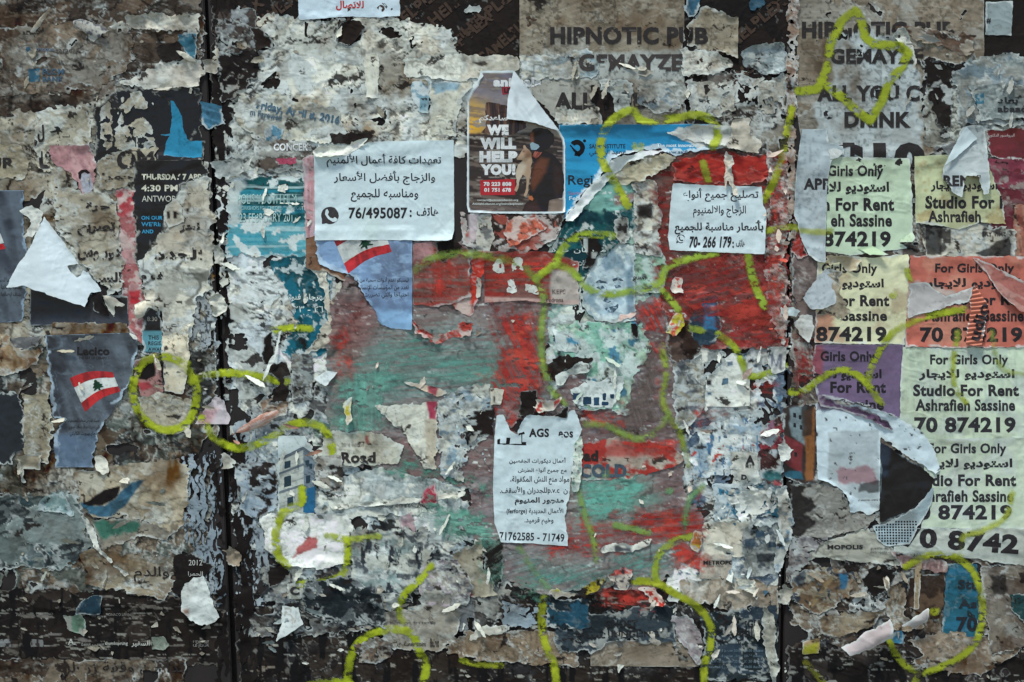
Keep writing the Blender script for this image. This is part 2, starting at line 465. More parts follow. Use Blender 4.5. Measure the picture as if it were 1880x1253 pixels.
# ---------------------------------------------------------------- lettering
_AR = {'ا': (0xFE8D, 2), 'أ': (0xFE83, 2), 'إ': (0xFE87, 2), 'آ': (0xFE81, 2), 'ب': (0xFE8F, 4), 'ة': (0xFE93, 2), 'ت': (0xFE95, 4), 'ث': (0xFE99, 4), 'ج': (0xFE9D, 4),
       'ح': (0xFEA1, 4), 'خ': (0xFEA5, 4), 'د': (0xFEA9, 2), 'ذ': (0xFEAB, 2), 'ر': (0xFEAD, 2), 'ز': (0xFEAF, 2), 'س': (0xFEB1, 4), 'ش': (0xFEB5, 4), 'ص': (0xFEB9, 4),
       'ض': (0xFEBD, 4), 'ط': (0xFEC1, 4), 'ظ': (0xFEC5, 4), 'ع': (0xFEC9, 4), 'غ': (0xFECD, 4), 'ف': (0xFED1, 4), 'ق': (0xFED5, 4), 'ك': (0xFED9, 4), 'ل': (0xFEDD, 4),
       'م': (0xFEE1, 4), 'ن': (0xFEE5, 4), 'ه': (0xFEE9, 4), 'و': (0xFEED, 2), 'ى': (0xFEEF, 2), 'ي': (0xFEF1, 4), 'ء': (0xFE80, 1), 'ئ': (0xFE89, 4), 'ؤ': (0xFE85, 2)}
_LA = {'ا': 0xFEFB, 'أ': 0xFEF7, 'إ': 0xFEF9, 'آ': 0xFEF5}

def arabic(s):
    out = []; i = 0; prev = False
    while i < len(s):
        c = s[i]
        if c == 'ـ': prev = True; i += 1; continue
        if c not in _AR: out.append(c); prev = False; i += 1; continue
        if c == 'ل' and i + 1 < len(s) and s[i + 1] in _LA:
            out.append(chr(_LA[s[i + 1]] + (1 if prev else 0))); prev = False; i += 2; continue
        base, forms = _AR[c]
        nxt = i + 1 < len(s) and (s[i + 1] in _AR or s[i + 1] == 'ـ') and s[i + 1] != 'ء'
        if forms == 4: k = (3 if nxt else 1) if prev else (2 if nxt else 0)
        elif forms == 2: k = 1 if prev else 0
        else: k = 0
        out.append(chr(base + k)); prev = forms == 4; i += 1
    return ''.join(reversed(out))

def _isar(s): return any(c in _AR for c in s)

_TEXT = {}
def text_mesh(body, bold):
    key = (body, bold)
    if key not in _TEXT:
        c = bpy.data.curves.new("letters", 'FONT'); c.body = body; c.offset = bold * 1.35; c.space_character = 1.0 + bold * 2.2; c.resolution_u = 3
        o = bpy.data.objects.new("letters", c); COLL.objects.link(o)
        bpy.context.view_layer.update()
        ev = o.evaluated_get(bpy.context.evaluated_depsgraph_get()); m = ev.to_mesh()
        vs = np.empty(len(m.vertices) * 3, np.float32); m.vertices.foreach_get("co", vs)
        fs = [tuple(p.vertices) for p in m.polygons]
        ev.to_mesh_clear(); bpy.data.objects.remove(o); bpy.data.curves.remove(c)
        _TEXT[key] = (vs.reshape(-1, 3)[:, :2], fs)
    return _TEXT[key]

def text(parent, body, u0, v0, u1, v1, col='#26221f', bold=0.0, rot=0.0, shear=0.0, wear=0.0, wsc=7, lift_mm=0.2, name="lettering", cell=None, clip=True, bend=None):
    """one line of lettering fitted to the box (u0,v0)-(u1,v1), laid on the paper under it"""
    if parent is None: return None
    if v1 - v0 < 15: wear *= 0.3
    if lift_mm == 0.2 and MATS['old_paper'].name == parent.data.materials[0].name: lift_mm = 0.75; cell = cell or 4
    if _isar(body): bold = bold * 1.5 + 0.006
    if _isar(body): body = ''.join(reversed([arabic(x) if _isar(x) else x for x in _runs(body)]))
    P, F = text_mesh(body, bold)
    if not len(F): return None
    lo, hi = P.min(0), P.max(0)
    q = (P - lo) / np.maximum(hi - lo, 1e-6)
    u = u0 + q[:, 0] * (u1 - u0); v = v1 - q[:, 1] * (v1 - v0)
    u = u + shear * (v1 - v)
    bm = bmesh.new()
    vv = [bm.verts.new((float(a), float(b), 0)) for a, b in zip(u, v)]
    for f in F:
        try: bm.faces.new([vv[i] for i in f])
        except ValueError: pass
    hgt = v1 - v0
    cs = cell or (5 if hgt > 14 else 8)
    for k in range(1, int((u1 - u0) / cs) + 1):
        bmesh.ops.bisect_plane(bm, geom=bm.verts[:] + bm.edges[:] + bm.faces[:], plane_co=(u0 + k * cs, 0, 0), plane_no=(1, 0, 0))
    for k in range(1, int(hgt / cs) + 1):
        bmesh.ops.bisect_plane(bm, geom=bm.verts[:] + bm.edges[:] + bm.faces[:], plane_co=(0, v0 + k * cs, 0), plane_no=(0, 1, 0))
    bm.verts.index_update()
    p = np.array([x.co[:2] for x in bm.verts])
    if rot:
        cx, cy = (u0 + u1) / 2, (v0 + v1) / 2; a = math.radians(rot)
        p = np.stack([cx + (p[:, 0] - cx) * math.cos(a) - (p[:, 1] - cy) * math.sin(a), cy + (p[:, 0] - cx) * math.sin(a) + (p[:, 1] - cy) * math.cos(a)], 1)
    if bend: p[:, 1] += bend(p[:, 0])
    faces = [[x.index for x in f.verts] for f in bm.faces]
    bm.free()
    _SEED[0] += 1; sd = _SEED[0]
    fc = np.array([p[f].mean(0) for f in faces])
    keep = np.ones(len(faces), bool)
    if clip:
        fu, fv, g, ff = LASTF[parent.name]
        i = np.round((fc[:, 0] - fu) / g).astype(int); j = np.round((fc[:, 1] - fv) / g).astype(int)
        ok = (i >= 0) & (j >= 0) & (i < ff.shape[1]) & (j < ff.shape[0])
        keep &= ok; keep[ok] &= ff[j[ok], i[ok]] > 0.6
    if wear > 0:
        nz = fbm(fc[:, 0], fc[:, 1], wsc, sd, 3); keep &= nz > np.quantile(nz, wear)
    faces = [f for f, k in zip(faces, keep) if k]
    if not faces: return None
    used = np.unique(np.concatenate([np.array(f) for f in faces])); remap = np.full(len(p), -1); remap[used] = np.arange(len(used))
    pp = p[used]
    h = np.maximum.reduce([hm_at(pp[:, 0] + a, pp[:, 1] + b) for a in (-1, 1) for b in (-1, 1)]) + lift_mm
    co = W3(pp[:, 0], pp[:, 1], h)
    sizes = np.array([len(f) for f in faces], np.int32)
    loops = remap[np.concatenate([np.array(f) for f in faces])].astype(np.int32)
    return make_obj(name, co, loops, sizes, ink(col), parent)

def _runs(s):
    """split a mixed line into Arabic and Latin runs, in reading order right to left"""
    out = []; cur = ''; ar = None
    for c in s:
        a = ar if c in ' ' else (c in _AR or c in 'ـ،')
        if ar is not None and a != ar: out.append(cur); cur = ''
        cur += c; ar = a
    out.append(cur)
    return out

# ---------------------------------------------------------------- colour painters
def blotch(col, amt=0.3, sc=30, soft=0.04, ax=1, ay=1, k=1.0, seed=1, octv=5):
    def p(U, V, rgb, c):
        n = fbm(U, V, sc, c['seed'] * 3 + seed, octv, ax, ay, 0.55); q = np.quantile(n[c['inside']], 1 - amt)
        m = sstep(-soft, soft, n - q) * k
        return rgb + (C(col)[None, None] - rgb) * m[..., None]
    return p

def area(poly, col, soft=2.0, k=1.0, rag=0.0, tex=0.0, tsc=12, ax=1, ay=1):
    def p(U, V, rgb, c):
        d, _ = polydist(poly, U, V)
        if rag: d = d + (fbm(U, V, 18, c['seed'] + 5, 4) - 0.5) * rag * 3
        m = sstep(-soft, soft, d) * k
        cc = C(col)[None, None]
        if tex: cc = cc * (1 + tex * 3 * (fbm(U, V, tsc, c['seed'] + 6, 4, ax, ay) - 0.5))[..., None]
        return rgb + (cc - rgb) * m[..., None]
    return p

def vgrad(v0, v1, c0, c1, k=1.0):
    def p(U, V, rgb, c):
        t = np.clip((V - v0) / (v1 - v0), 0, 1)[..., None]
        g = C(c0)[None, None] * (1 - t) + C(c1)[None, None] * t
        return rgb + (g - rgb) * k
    return p

def streak(col, ang=0.0, length=120, wid=5, amt=0.4, k=1.0, seed=3, soft=0.05):
    def p(U, V, rgb, c):
        a = math.radians(ang); x = U * math.cos(a) + V * math.sin(a); y = -U * math.sin(a) + V * math.cos(a)
        n = vnoise(x / length, y / wid, c['seed'] + seed) * 0.6 + vnoise(x / length * 2.3, y / wid * 2.1, c['seed'] + seed + 9) * 0.4
        q = np.quantile(n[c['inside']], 1 - amt); m = sstep(-soft, soft, n - q) * k
        return rgb + (C(col)[None, None] - rgb) * m[..., None]
    return p

def veins(col, sc=40, wid=1.5, k=0.7, seed=4):
    def p(U, V, rgb, c):
        wu = U + (fbm(U, V, 30, c['seed'] + seed, 3) - 0.5) * 30; wv = V + (fbm(U, V, 30, c['seed'] + seed + 1, 3) - 0.5) * 30
        r = np.abs(fbm(wu, wv, sc, c['seed'] + seed + 2, 3) - 0.5) * sc
        m = (1 - sstep(wid * 0.4, wid, r)) * k
        return rgb + (C(col)[None, None] - rgb) * m[..., None]
    return p

def border(col, wdt):
    def p(U, V, rgb, c):
        m = 1 - sstep(wdt - 0.7, wdt + 0.7, c['d'])
        return rgb + (C(col)[None, None] - rgb) * m[..., None]
    return p

# ---------------------------------------------------------------- marks of paint
def spray(label, pts, wd=22, col='#b4bd22', k=0.97, group=None, smooth=True, soft=4.5, gap=0.15, cat="graffiti line"):
    L = spline(pts) if smooth and len(pts) > 2 else pts
    def al(U, V, c):
        d = c['d']; n = fbm(U, V, 4, c['seed'], 3); n2 = fbm(U, V, 28, c['seed'] + 1, 3)
        n3 = fbm(U, V, 2.5, c['seed'] + 5, 1)
        a = sstep(-1.0, soft, d + (n - 0.5) * 3.0 + (n3 - 0.5) * 3.5 * (1 - sstep(soft, soft + 4, d))) * k * np.clip(0.82 + 1.7 * (n2 - 0.47), 0.25, 0.96)
        if gap:
            z = fbm(U, V, 15, c['seed'] + 2, 5, 1.5, 0.7, 0.6); a = a * (0.12 + 0.88 * sstep(-0.012, 0.012, z - np.quantile(z[c['inside']], gap)))
        return np.clip(a, 0, 1)
    return sheet("spray_paint_line", label, None, col, cat=cat, group=group, line=L, lw=wd * 0.84 + 3, torn=0, rim=0, flush=True, eps=0.95, mat='spray_paint', alpha=al, stain=0.1, dirt=0.0,
                 var=0.12, vsc=25, seam=True, paint=(blotch('#8f9a1e', 0.25, 14, 0.1, k=0.5),))

def brushed(label, poly, col, col2=None, k=0.9, ang=-12, amt=0.8, torn=16, cat="paint patch", soft=14, group=None, chips=0.11, length=90, wid=4, cuts=(), hi=None):
    def al(U, V, c):
        a = math.radians(ang); x = U * math.cos(a) + V * math.sin(a); y = -U * math.sin(a) + V * math.cos(a)
        y = y + 5 * (fbm(U, V, 60, c['seed'] + 8, 2) - 0.5)
        fine = vnoise(x / length, y / (wid * 0.75), c['seed']) * 0.55 + vnoise(x / length * 1.7, y / (wid * 0.42), c['seed'] + 3) * 0.45
        co = fbm(U, V, 55, c['seed'] + 4, 4, 1.3, 0.8)
        e = sstep(0, soft * 2.6, c['f'] + (fine - 0.5) * 14)
        m = k * e * np.clip(amt * 1.5 - 0.2 + 3.0 * (co - 0.5) + 1.15 * (fine - 0.5), 0, 1)
        if chips:
            z = fbm(U, V, 13, c['seed'] + 6, 5, 1.8, 0.6, 0.6); m = m * (1 - sstep(-0.01, 0.01, z - np.quantile(z[c['inside']], 1 - chips)))
        return np.clip(m, 0, 1)
    pts = (streak(col2, ang, length, wid, 0.4, 0.7),) if col2 else ()
    if hi: pts = pts + (blotch(hi, 0.22, 24, 0.08, 1.6, 0.7, 0.8),)
    return sheet("paint_patch", label, poly, col, cat=cat, group=group, torn=torn, rim=0, flush=True, eps=0.32, mat='brushed_paint', alpha=al, stain=0.15, dirt=0.2, var=0.2, vsc=40, paint=pts, cuts=cuts)
# ---------------------------------------------------------------- ground and boards
def box_board(name, label, quad, mat, y0, y1):
    bm = bmesh.new()
    f = []
    for y in (y0, y1):
        f.append([bm.verts.new(((u - U0) * S, y, max(0.015, ZC + (V0 - v) * S))) for u, v in quad])
    n = 4
    bm.faces.new(f[0]); bm.faces.new(list(reversed(f[1])))
    for i in range(n): bm.faces.new([f[0][i], f[1][i], f[1][(i + 1) % n], f[0][(i + 1) % n]])
    bmesh.ops.recalc_face_normals(bm, faces=bm.faces[:])
    bmesh.ops.bevel(bm, geom=bm.edges[:], offset=0.002, segments=2, affect='EDGES')
    me = bpy.data.meshes.new(name); bm.to_mesh(me); bm.free()
    me.materials.append(mat)
    o = bpy.data.objects.new(name, me); COLL.objects.link(o)
    tag(o, label, "hoarding board")
    return o

def noise_mat(name, c0, c1, scale, rough=0.8, bump=0.6, stretch=(1, 1, 1), det=8):
    m = bpy.data.materials.new(name); m.use_nodes = True
    n = m.node_tree.nodes; l = m.node_tree.links; p = n["Principled BSDF"]
    geo = n.new("ShaderNodeNewGeometry"); mp = n.new("ShaderNodeMapping"); mp.inputs["Scale"].default_value = stretch
    nz = n.new("ShaderNodeTexNoise"); nz.inputs["Scale"].default_value = scale; nz.inputs["Detail"].default_value = det; nz.inputs["Roughness"].default_value = 0.65
    l.new(geo.outputs["Position"], mp.inputs[0]); l.new(mp.outputs[0], nz.inputs["Vector"])
    r = n.new("ShaderNodeValToRGB"); r.color_ramp.elements[0].position = 0.35; r.color_ramp.elements[1].position = 0.7
    r.color_ramp.elements[0].color = (*C(c0), 1); r.color_ramp.elements[1].color = (*C(c1), 1)
    l.new(nz.outputs["Fac"], r.inputs[0]); l.new(r.outputs[0], p.inputs["Base Color"])
    b = n.new("ShaderNodeBump"); b.inputs["Strength"].default_value = bump; b.inputs["Distance"].default_value = 0.002
    l.new(nz.outputs["Fac"], b.inputs["Height"]); l.new(b.outputs[0], p.inputs["Normal"])
    p.inputs["Roughness"].default_value = rough
    return m

board_mat = noise_mat("weathered_board", '#1a1716', '#2e2926', 22, stretch=(1, 1, 0.25))
gm = noise_mat("pavement_concrete", '#6a6661', '#8d8982', 9)
me = bpy.data.meshes.new("pavement")
me.from_pydata([(-60, -60, 0), (60, -60, 0), (60, 40, 0), (-60, 40, 0)], [], [(0, 1, 2, 3)]); me.materials.append(gm)
pv = bpy.data.objects.new("pavement", me); COLL.objects.link(pv); tag(pv, kind="structure")

TOPV, BOTV = -900, 1960
def sl(v, o): return (seam_l(v) + o, v)
def sr(v, o): return (seam_r(v) + o, v)
box_board("hoarding_board", "dark weathered hoarding board left of the long left seam, under beige torn posters", [(-1500, TOPV), sl(TOPV, -2), sl(BOTV, -6), (-1500, BOTV)], board_mat, 0.0, 0.02)
box_board("hoarding_board", "wide dark hoarding board between the two seams, under the red and teal paint", [sl(TOPV, 2), sr(TOPV, -1.5), sr(BOTV, -4), sl(BOTV, 6)], board_mat, 0.0, 0.02)
box_board("hoarding_board", "dark hoarding board right of the right seam, under the studio rental notices", [sr(TOPV, 1.5), (3300, TOPV), (3300, BOTV), sr(BOTV, 4)], board_mat, 0.0, 0.02)
box_board("backing_rail", "dark timber rail behind the seams of the hoarding boards", [(-1500, TOPV), (3300, TOPV), (3300, BOTV), (-1500, BOTV)], board_mat, 0.021, 0.06)["category"] = "timber rail"

# ---------------------------------------------------------------- oldest layers on the left board
OP = dict(cat="old poster")
sheet("old_poster", "brown stained old poster peeling at the top of the left board", [(-400, -300), (378, -300), (372, 105), (330, 150), (230, 150), (120, 230), (-400, 260)], '#5c554c', torn=10, plies=3, plycols=['#4c463e', '#6f6a62', '#3e3932'], plysc=85,  # base colour darkened to paint in the light falloff of the top left corner
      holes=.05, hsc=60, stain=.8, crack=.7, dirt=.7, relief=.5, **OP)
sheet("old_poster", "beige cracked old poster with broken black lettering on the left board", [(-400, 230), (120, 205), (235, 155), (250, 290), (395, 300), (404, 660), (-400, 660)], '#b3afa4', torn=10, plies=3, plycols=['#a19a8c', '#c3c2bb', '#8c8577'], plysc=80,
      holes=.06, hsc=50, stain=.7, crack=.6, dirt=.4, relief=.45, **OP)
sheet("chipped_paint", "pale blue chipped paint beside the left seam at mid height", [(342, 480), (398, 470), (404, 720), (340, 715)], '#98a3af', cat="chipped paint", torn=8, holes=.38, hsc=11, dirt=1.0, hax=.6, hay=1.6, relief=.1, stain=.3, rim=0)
LP = sheet("old_poster", "grey brown layered poster remains low on the left board", [(-400, 610), (402, 640), (412, 830), (360, 1060), (420, 1110), (-400, 1120)], '#736d62', torn=12, plies=4, plycols=['#5c574c', '#948e83', '#333d40', '#56635f'], plysc=100,  # base colour lowered to carry the light falloff towards the lower left
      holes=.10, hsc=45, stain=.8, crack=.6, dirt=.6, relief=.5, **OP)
sheet("chipped_paint", "pale blue chipped paint with black drips low beside the left seam", [(335, 835), (415, 820), (428, 1010), (428, 1130), (385, 1120), (330, 960)], '#8a99aa', cat="chipped paint", torn=8, holes=.40, hsc=9, hax=.5, hay=3.2, dirt=1.0, relief=.1, stain=.2, rim=0)
DK = sheet("dark_poster", "black poster with small grey captions along the bottom of the left board", [(-400, 1080), (300, 1085), (400, 1120), (434, 1125), (436, 1220), (-400, 1216)], '#272523', torn=6, cat="old poster", plies=2, plycols=['#3a3733', '#1f1e1d'], plysc=60, plyamt=.3, relief=.4, rimcol='#77746d', stain=.2, paint=(blotch('#8d8a82', .05, 11, .01, 2.4, .5), blotch('#6b6a66', .06, 22, .015, 2.6, .4, seed=5), blotch('#121110', .2, 26, .03, .5, 2.2, seed=8)))
text(DK, "JEAN PAUL MORASSO", 30, 1125, 98, 1131, '#7d7a74', wear=.3); text(DK, "MONACO LIBAN", 195, 1126, 240, 1131, '#7d7a74', wear=.3)
text(DK, "A.", 125, 1173, 139, 1184, '#b9b7b0', .01); text(DK, "Beirut - Monot", 150, 1180, 192, 1186, '#8d8a84', wear=.3)
text(DK, "thumbsprung", 193, 1178, 235, 1186, '#a09d96', .02); text(DK, "السفير", 242, 1176, 275, 1188, '#b0ada6', .005); text(DK, "L'ORIENT", 355, 1176, 384, 1182, '#8d8a84', wear=.2); text(DK, "LE JOUR", 355, 1183, 384, 1189, '#8d8a84', wear=.2)
for i, (a, b) in enumerate([(0, 23), (57, 80)]):
    sheet("printed_block", None, [(a, 1174), (b, 1174), (b, 1188), (a, 1188)], '#77797a', parent=DK, torn=1, flush=True, rim=0, relief=0, stain=.2, paint=(blotch('#3a3a3a', .35, 6, .02, 1, 2),))
BP = sheet("old_poster", "brown paper strip with thin Arabic script at the foot of the left board", [(-400, 1208), (342, 1210), (330, 1300), (338, 1560), (-400, 1560)], '#5f574c', torn=5, plies=2, plycols=['#4c463e', '#6c6558'], plysc=60, stain=.8, dirt=.6, holes=.07, relief=.4, rim=1.5, **OP)  # bottom corner vignette painted into the base colour
text(BP, "لذا من وقفة زر الر", 118, 1214, 336, 1240, '#2a2622', wear=.12, cell=5)
sheet("old_poster", "dark stained paper at the foot of the middle board", [(425, 1090), (1440, 1085), (1440, 1560), (425, 1560)], '#2e2c2a', torn=6, plies=3, plycols=['#3b3731', '#232323', '#303437'], plysc=70, plyamt=.4, stain=.5, rimcol='#8f8c86', relief=.45, paint=(blotch('#a09d95', .05, 11, .01, 2.4, .5), blotch('#141312', .2, 26, .03, .5, 2.2, seed=8)), **OP)  # ply tints darkened to stand in for light fading towards the bottom

# ---------------------------------------------------------------- oldest layers on the middle board
TK = sheet("dark_poster", "black poster with diagonal brown lettering across the top of the middle board", [(384, -300), (1452, -300), (1452, 175), (388, 320)], '#262321', torn=3, cat="old poster", plies=1, plycols=['#1d1b1a'], plyamt=.3, relief=.2, dirt=.5, rimcol='#8b8883', stain=.1)
for k, (tx, ty) in enumerate([(430, 40), (520, 10), (600, 60), (690, 30), (770, 10), (850, 70), (900, 20), (1300, 110), (1390, 40), (1380, 120), (840, 0), (930, 70)]):
    text(TK, "HELPLEX" if k % 2 == 0 else "CAMELPLEX", tx - 65, ty - 11, tx + 65, ty + 11, '#443322', .03, rot=-40 if tx > 600 else -38, wear=.15, wsc=14)
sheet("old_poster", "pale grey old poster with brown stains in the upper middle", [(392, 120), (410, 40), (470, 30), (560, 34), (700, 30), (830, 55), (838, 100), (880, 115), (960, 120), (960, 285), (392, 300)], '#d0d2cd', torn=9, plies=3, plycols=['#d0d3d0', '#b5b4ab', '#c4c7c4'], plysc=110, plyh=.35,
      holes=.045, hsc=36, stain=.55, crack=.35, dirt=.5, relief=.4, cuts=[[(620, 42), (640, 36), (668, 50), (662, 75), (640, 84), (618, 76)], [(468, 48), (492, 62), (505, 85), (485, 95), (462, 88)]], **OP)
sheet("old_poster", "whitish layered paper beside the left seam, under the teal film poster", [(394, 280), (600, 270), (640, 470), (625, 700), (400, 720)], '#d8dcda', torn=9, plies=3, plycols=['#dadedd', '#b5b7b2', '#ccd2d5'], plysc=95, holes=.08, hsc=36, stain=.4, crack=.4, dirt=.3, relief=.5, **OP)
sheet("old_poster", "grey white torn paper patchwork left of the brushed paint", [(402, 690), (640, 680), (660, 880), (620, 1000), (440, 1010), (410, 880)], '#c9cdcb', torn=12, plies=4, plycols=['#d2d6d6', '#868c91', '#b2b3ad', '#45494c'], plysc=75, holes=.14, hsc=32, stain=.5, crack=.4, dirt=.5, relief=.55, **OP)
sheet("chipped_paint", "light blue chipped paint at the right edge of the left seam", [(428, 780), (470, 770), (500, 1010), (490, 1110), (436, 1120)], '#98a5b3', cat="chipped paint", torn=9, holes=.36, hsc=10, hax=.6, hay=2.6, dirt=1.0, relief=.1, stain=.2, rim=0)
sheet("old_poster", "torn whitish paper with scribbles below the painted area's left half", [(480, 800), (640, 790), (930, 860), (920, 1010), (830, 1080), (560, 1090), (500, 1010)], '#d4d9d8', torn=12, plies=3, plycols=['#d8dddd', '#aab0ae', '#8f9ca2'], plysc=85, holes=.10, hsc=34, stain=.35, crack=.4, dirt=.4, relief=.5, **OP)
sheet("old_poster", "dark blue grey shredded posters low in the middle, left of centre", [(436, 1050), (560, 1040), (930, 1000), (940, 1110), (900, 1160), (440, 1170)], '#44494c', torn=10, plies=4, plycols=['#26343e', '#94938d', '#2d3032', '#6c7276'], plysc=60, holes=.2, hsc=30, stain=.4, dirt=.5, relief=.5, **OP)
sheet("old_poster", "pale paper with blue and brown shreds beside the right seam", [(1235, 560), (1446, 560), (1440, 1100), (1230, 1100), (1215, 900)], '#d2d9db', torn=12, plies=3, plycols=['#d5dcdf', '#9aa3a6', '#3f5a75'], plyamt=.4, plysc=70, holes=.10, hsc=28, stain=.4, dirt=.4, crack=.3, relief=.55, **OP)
sheet("old_poster", "crumpled pale paper layer under the sketched face", [(1000, 440), (1260, 330), (1260, 640), (1220, 780), (1000, 770)], '#c9d3cf', torn=10, plies=3, plycols=['#cfd6d4', '#8fb0a4', '#9aa09d'], plysc=45, holes=.06, hsc=30, stain=.3, dirt=.3, relief=.5, **OP)
sheet("old_poster", "greyish torn paper strip between the black poster and the right seam", [(1255, 130), (1450, 140), (1448, 300), (1240, 320), (1230, 200)], '#8e8b86', torn=10, plies=3, plycols=['#2c2a29', '#b7b5af', '#5f5c58'], plysc=40, plyamt=.6, holes=.2, hsc=34, hay=1.6, hax=.8, stain=.5, relief=.5, **OP)

# ---------------------------------------------------------------- oldest layers on the right board
sheet("old_poster", "grey torn paper at the upper right edge, under small blue print", [(1690, 100), (2290, 90), (2290, 300), (1700, 310)], '#8f928f', torn=10, plies=3, plycols=['#a5aaab', '#6d7072', '#8c8a80'], plysc=60, holes=.06, hsc=40, stain=.5, crack=.4, dirt=.4, relief=.5, **OP)
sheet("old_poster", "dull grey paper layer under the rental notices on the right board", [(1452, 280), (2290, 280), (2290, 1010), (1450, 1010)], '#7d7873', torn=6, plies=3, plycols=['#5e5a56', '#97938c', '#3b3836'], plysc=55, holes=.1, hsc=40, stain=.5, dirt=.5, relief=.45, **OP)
sheet("old_poster", "brown and grey shredded posters at the foot of the right board", [(1446, 990), (2290, 980), (2290, 1240), (1900, 1200), (1444, 1225)], '#6e6960', torn=12, plies=4, plycols=['#433f3a', '#8d8780', '#353e45', '#605950'], plysc=75, holes=.16, hsc=36, stain=.7, crack=.5, dirt=.5, relief=.55, **OP)  # lower right light falloff put into the base colour
sheet("dark_poster", "black stained paper at the bottom edge of the right board", [(1444, 1190), (2290, 1180), (2290, 1560), (1440, 1560)], '#252424', torn=8, cat="old poster", plies=2, plycols=['#3c3a38', '#1d1d1d'], plysc=60, plyamt=.35, holes=.05, relief=.4, rimcol='#8b8884', paint=(blotch('#8d8a82', .05, 11, .01, 2.4, .5), blotch('#131211', .2, 26, .03, .6, 2, seed=8)))
sheet("dark_poster", "black poster behind the small paper square in the top right corner", [(1700, -300), (2290, -300), (2290, 112), (1802, 108), (1790, 60)], '#222120', torn=3, cat="old poster", relief=.2, dirt=.3, rimcol='#77746f', stain=.1)

# bare scraped black beside the left seam
for pl, lb in (([(388, -200), (430, -200), (436, 60), (428, 190), (420, 330), (394, 330)], "black scraped strip of bare board along the right side of the upper left seam"),
               ([(396, 360), (412, 360), (424, 560), (428, 700), (408, 700)], "black scraped sliver along the left seam, beside the white layered paper"),
               ([(386, 815), (414, 820), (424, 1000), (432, 1300), (400, 1300), (404, 1000)], "black scraped strip along the left side of the lower left seam"),
               ([(416, 800), (452, 790), (462, 960), (470, 1300), (434, 1300)], "black scraped strip along the right side of the lower left seam")):
    sheet("scraped_strip", lb, pl, '#1e1b1a', cat="scraped board", torn=9, holes=.22, hsc=16, hax=.5, hay=2.2, relief=.1, rim=0, stain=0, dirt=.2, curl=0)
# ---------------------------------------------------------------- left board, middle layers
PS = dict(cat="torn paper")
BB = sheet("torn_poster", "grey brown poster with a blue square logo and bank name, far upper left", [(-300, 60), (235, 40), (250, 110), (180, 170), (-300, 185)], '#736c62', torn=9, plies=2, plycols=['#5c564d', '#7d7971'], plysc=70, stain=.7, crack=.5, dirt=.5, holes=.04, hsc=40, cat="torn poster")  # poster colour dimmed to include some of the corner vignette
text(BB, "BLOM", 79, 127, 118, 138, '#33566f', .02, wear=.22); text(BB, "BANK", 79, 141, 117, 151, '#33566f', .02, wear=.22)
sheet("logo", None, [(53, 127), (74, 127), (74, 151), (53, 151)], '#33647f', parent=BB, torn=1, rim=0, flush=True, paint=(blotch('#7d8a8e', .2, 9, .03),))
text(BB, "saradar", 104, 88, 146, 98, '#4c4a47', .01, wear=.25); text(BB, "banque", 68, 87, 100, 97, '#4f6478', .01, wear=.35)
sheet("logo", None, [(48, 87), (57, 87), (57, 95), (48, 95)], '#3b627c', parent=BB, torn=1, rim=0, flush=True)
sheet("torn_paper", "crumpled white paper crest above the blue corner near the left seam", [(235, 32), (270, 26), (362, 30), (366, 60), (355, 70), (335, 55), (280, 58), (240, 50)], '#b3b1ac', torn=6, curl=2.5, relief=.9, wscale=18, plies=2, plysc=25, **PS)
DB = sheet("dark_poster", "black poster with a ragged blue patch beside the left seam", [(176, 200), (215, 165), (250, 160), (368, 158), (374, 292), (300, 320), (175, 310)], '#1f1e1f', torn=4, cat="torn poster", plies=1, plycols=['#2b2928'], plyamt=.2, relief=.15, stain=.1, dirt=.3, rimcol='#a5a29a', mat='gloss_paper')
sheet("printed_patch", None, [(313, 184), (319, 186), (330, 205), (336, 220), (335, 235), (345, 255), (352, 259), (371, 259), (372, 291), (300, 286), (306, 262), (312, 250), (294, 249), (294, 247), (312, 245), (316, 225)], '#2b7fa2', parent=DB, torn=1.5, rim=1, flush=True)
sheet("torn_paper", "white wrinkled strip above the black poster by the left seam", [(215, 155), (260, 135), (300, 113), (370, 112), (380, 140), (376, 160), (310, 162), (250, 158)], '#b9bab9', torn=6, curl=1.5, relief=.8, wscale=16, stain=.3, rim=3, **PS)
sheet("torn_paper", "blue scrap on the brown paper right below the top crest", [(325, 62), (360, 62), (360, 110), (348, 108), (330, 80)], '#2f6682', torn=3, **PS)
sheet("dark_scrap", "black jagged scrap left of the small blue corner", [(283, 92), (300, 80), (325, 78), (350, 112), (300, 112)], '#242222', torn=6, rim=0, relief=.2, **PS)
sheet("torn_paper", "beige torn paper strip hanging inside the black poster", [(185, 200), (205, 182), (206, 270), (196, 278), (186, 250)], '#a9a69d', torn=4, holes=.2, hsc=12, plies=1, **PS)
sheet("torn_paper", "dirty white shredded figure of paper in the middle of the black poster", [(225, 180), (255, 168), (280, 192), (268, 198), (240, 200), (222, 235), (262, 215), (280, 235), (288, 268), (260, 280), (218, 275), (214, 240)], '#a19c90', torn=5, holes=.22, hsc=13, hax=.7, hay=1.3, plies=2, plysc=20, relief=.5, **PS)
OM = sheet("torn_paper", "beige torn piece with cut off bold letters below the black poster", [(180, 300), (200, 285), (240, 270), (290, 275), (285, 300), (215, 352), (185, 345)], '#a8a294', torn=5, plies=1, plysc=24, **PS)
text(OM, "OM", 215, 278, 285, 312, '#262321', .04, wear=.15)
text(OM, "حمرا", 188, 318, 245, 334, '#26221f', .01, wear=.2)
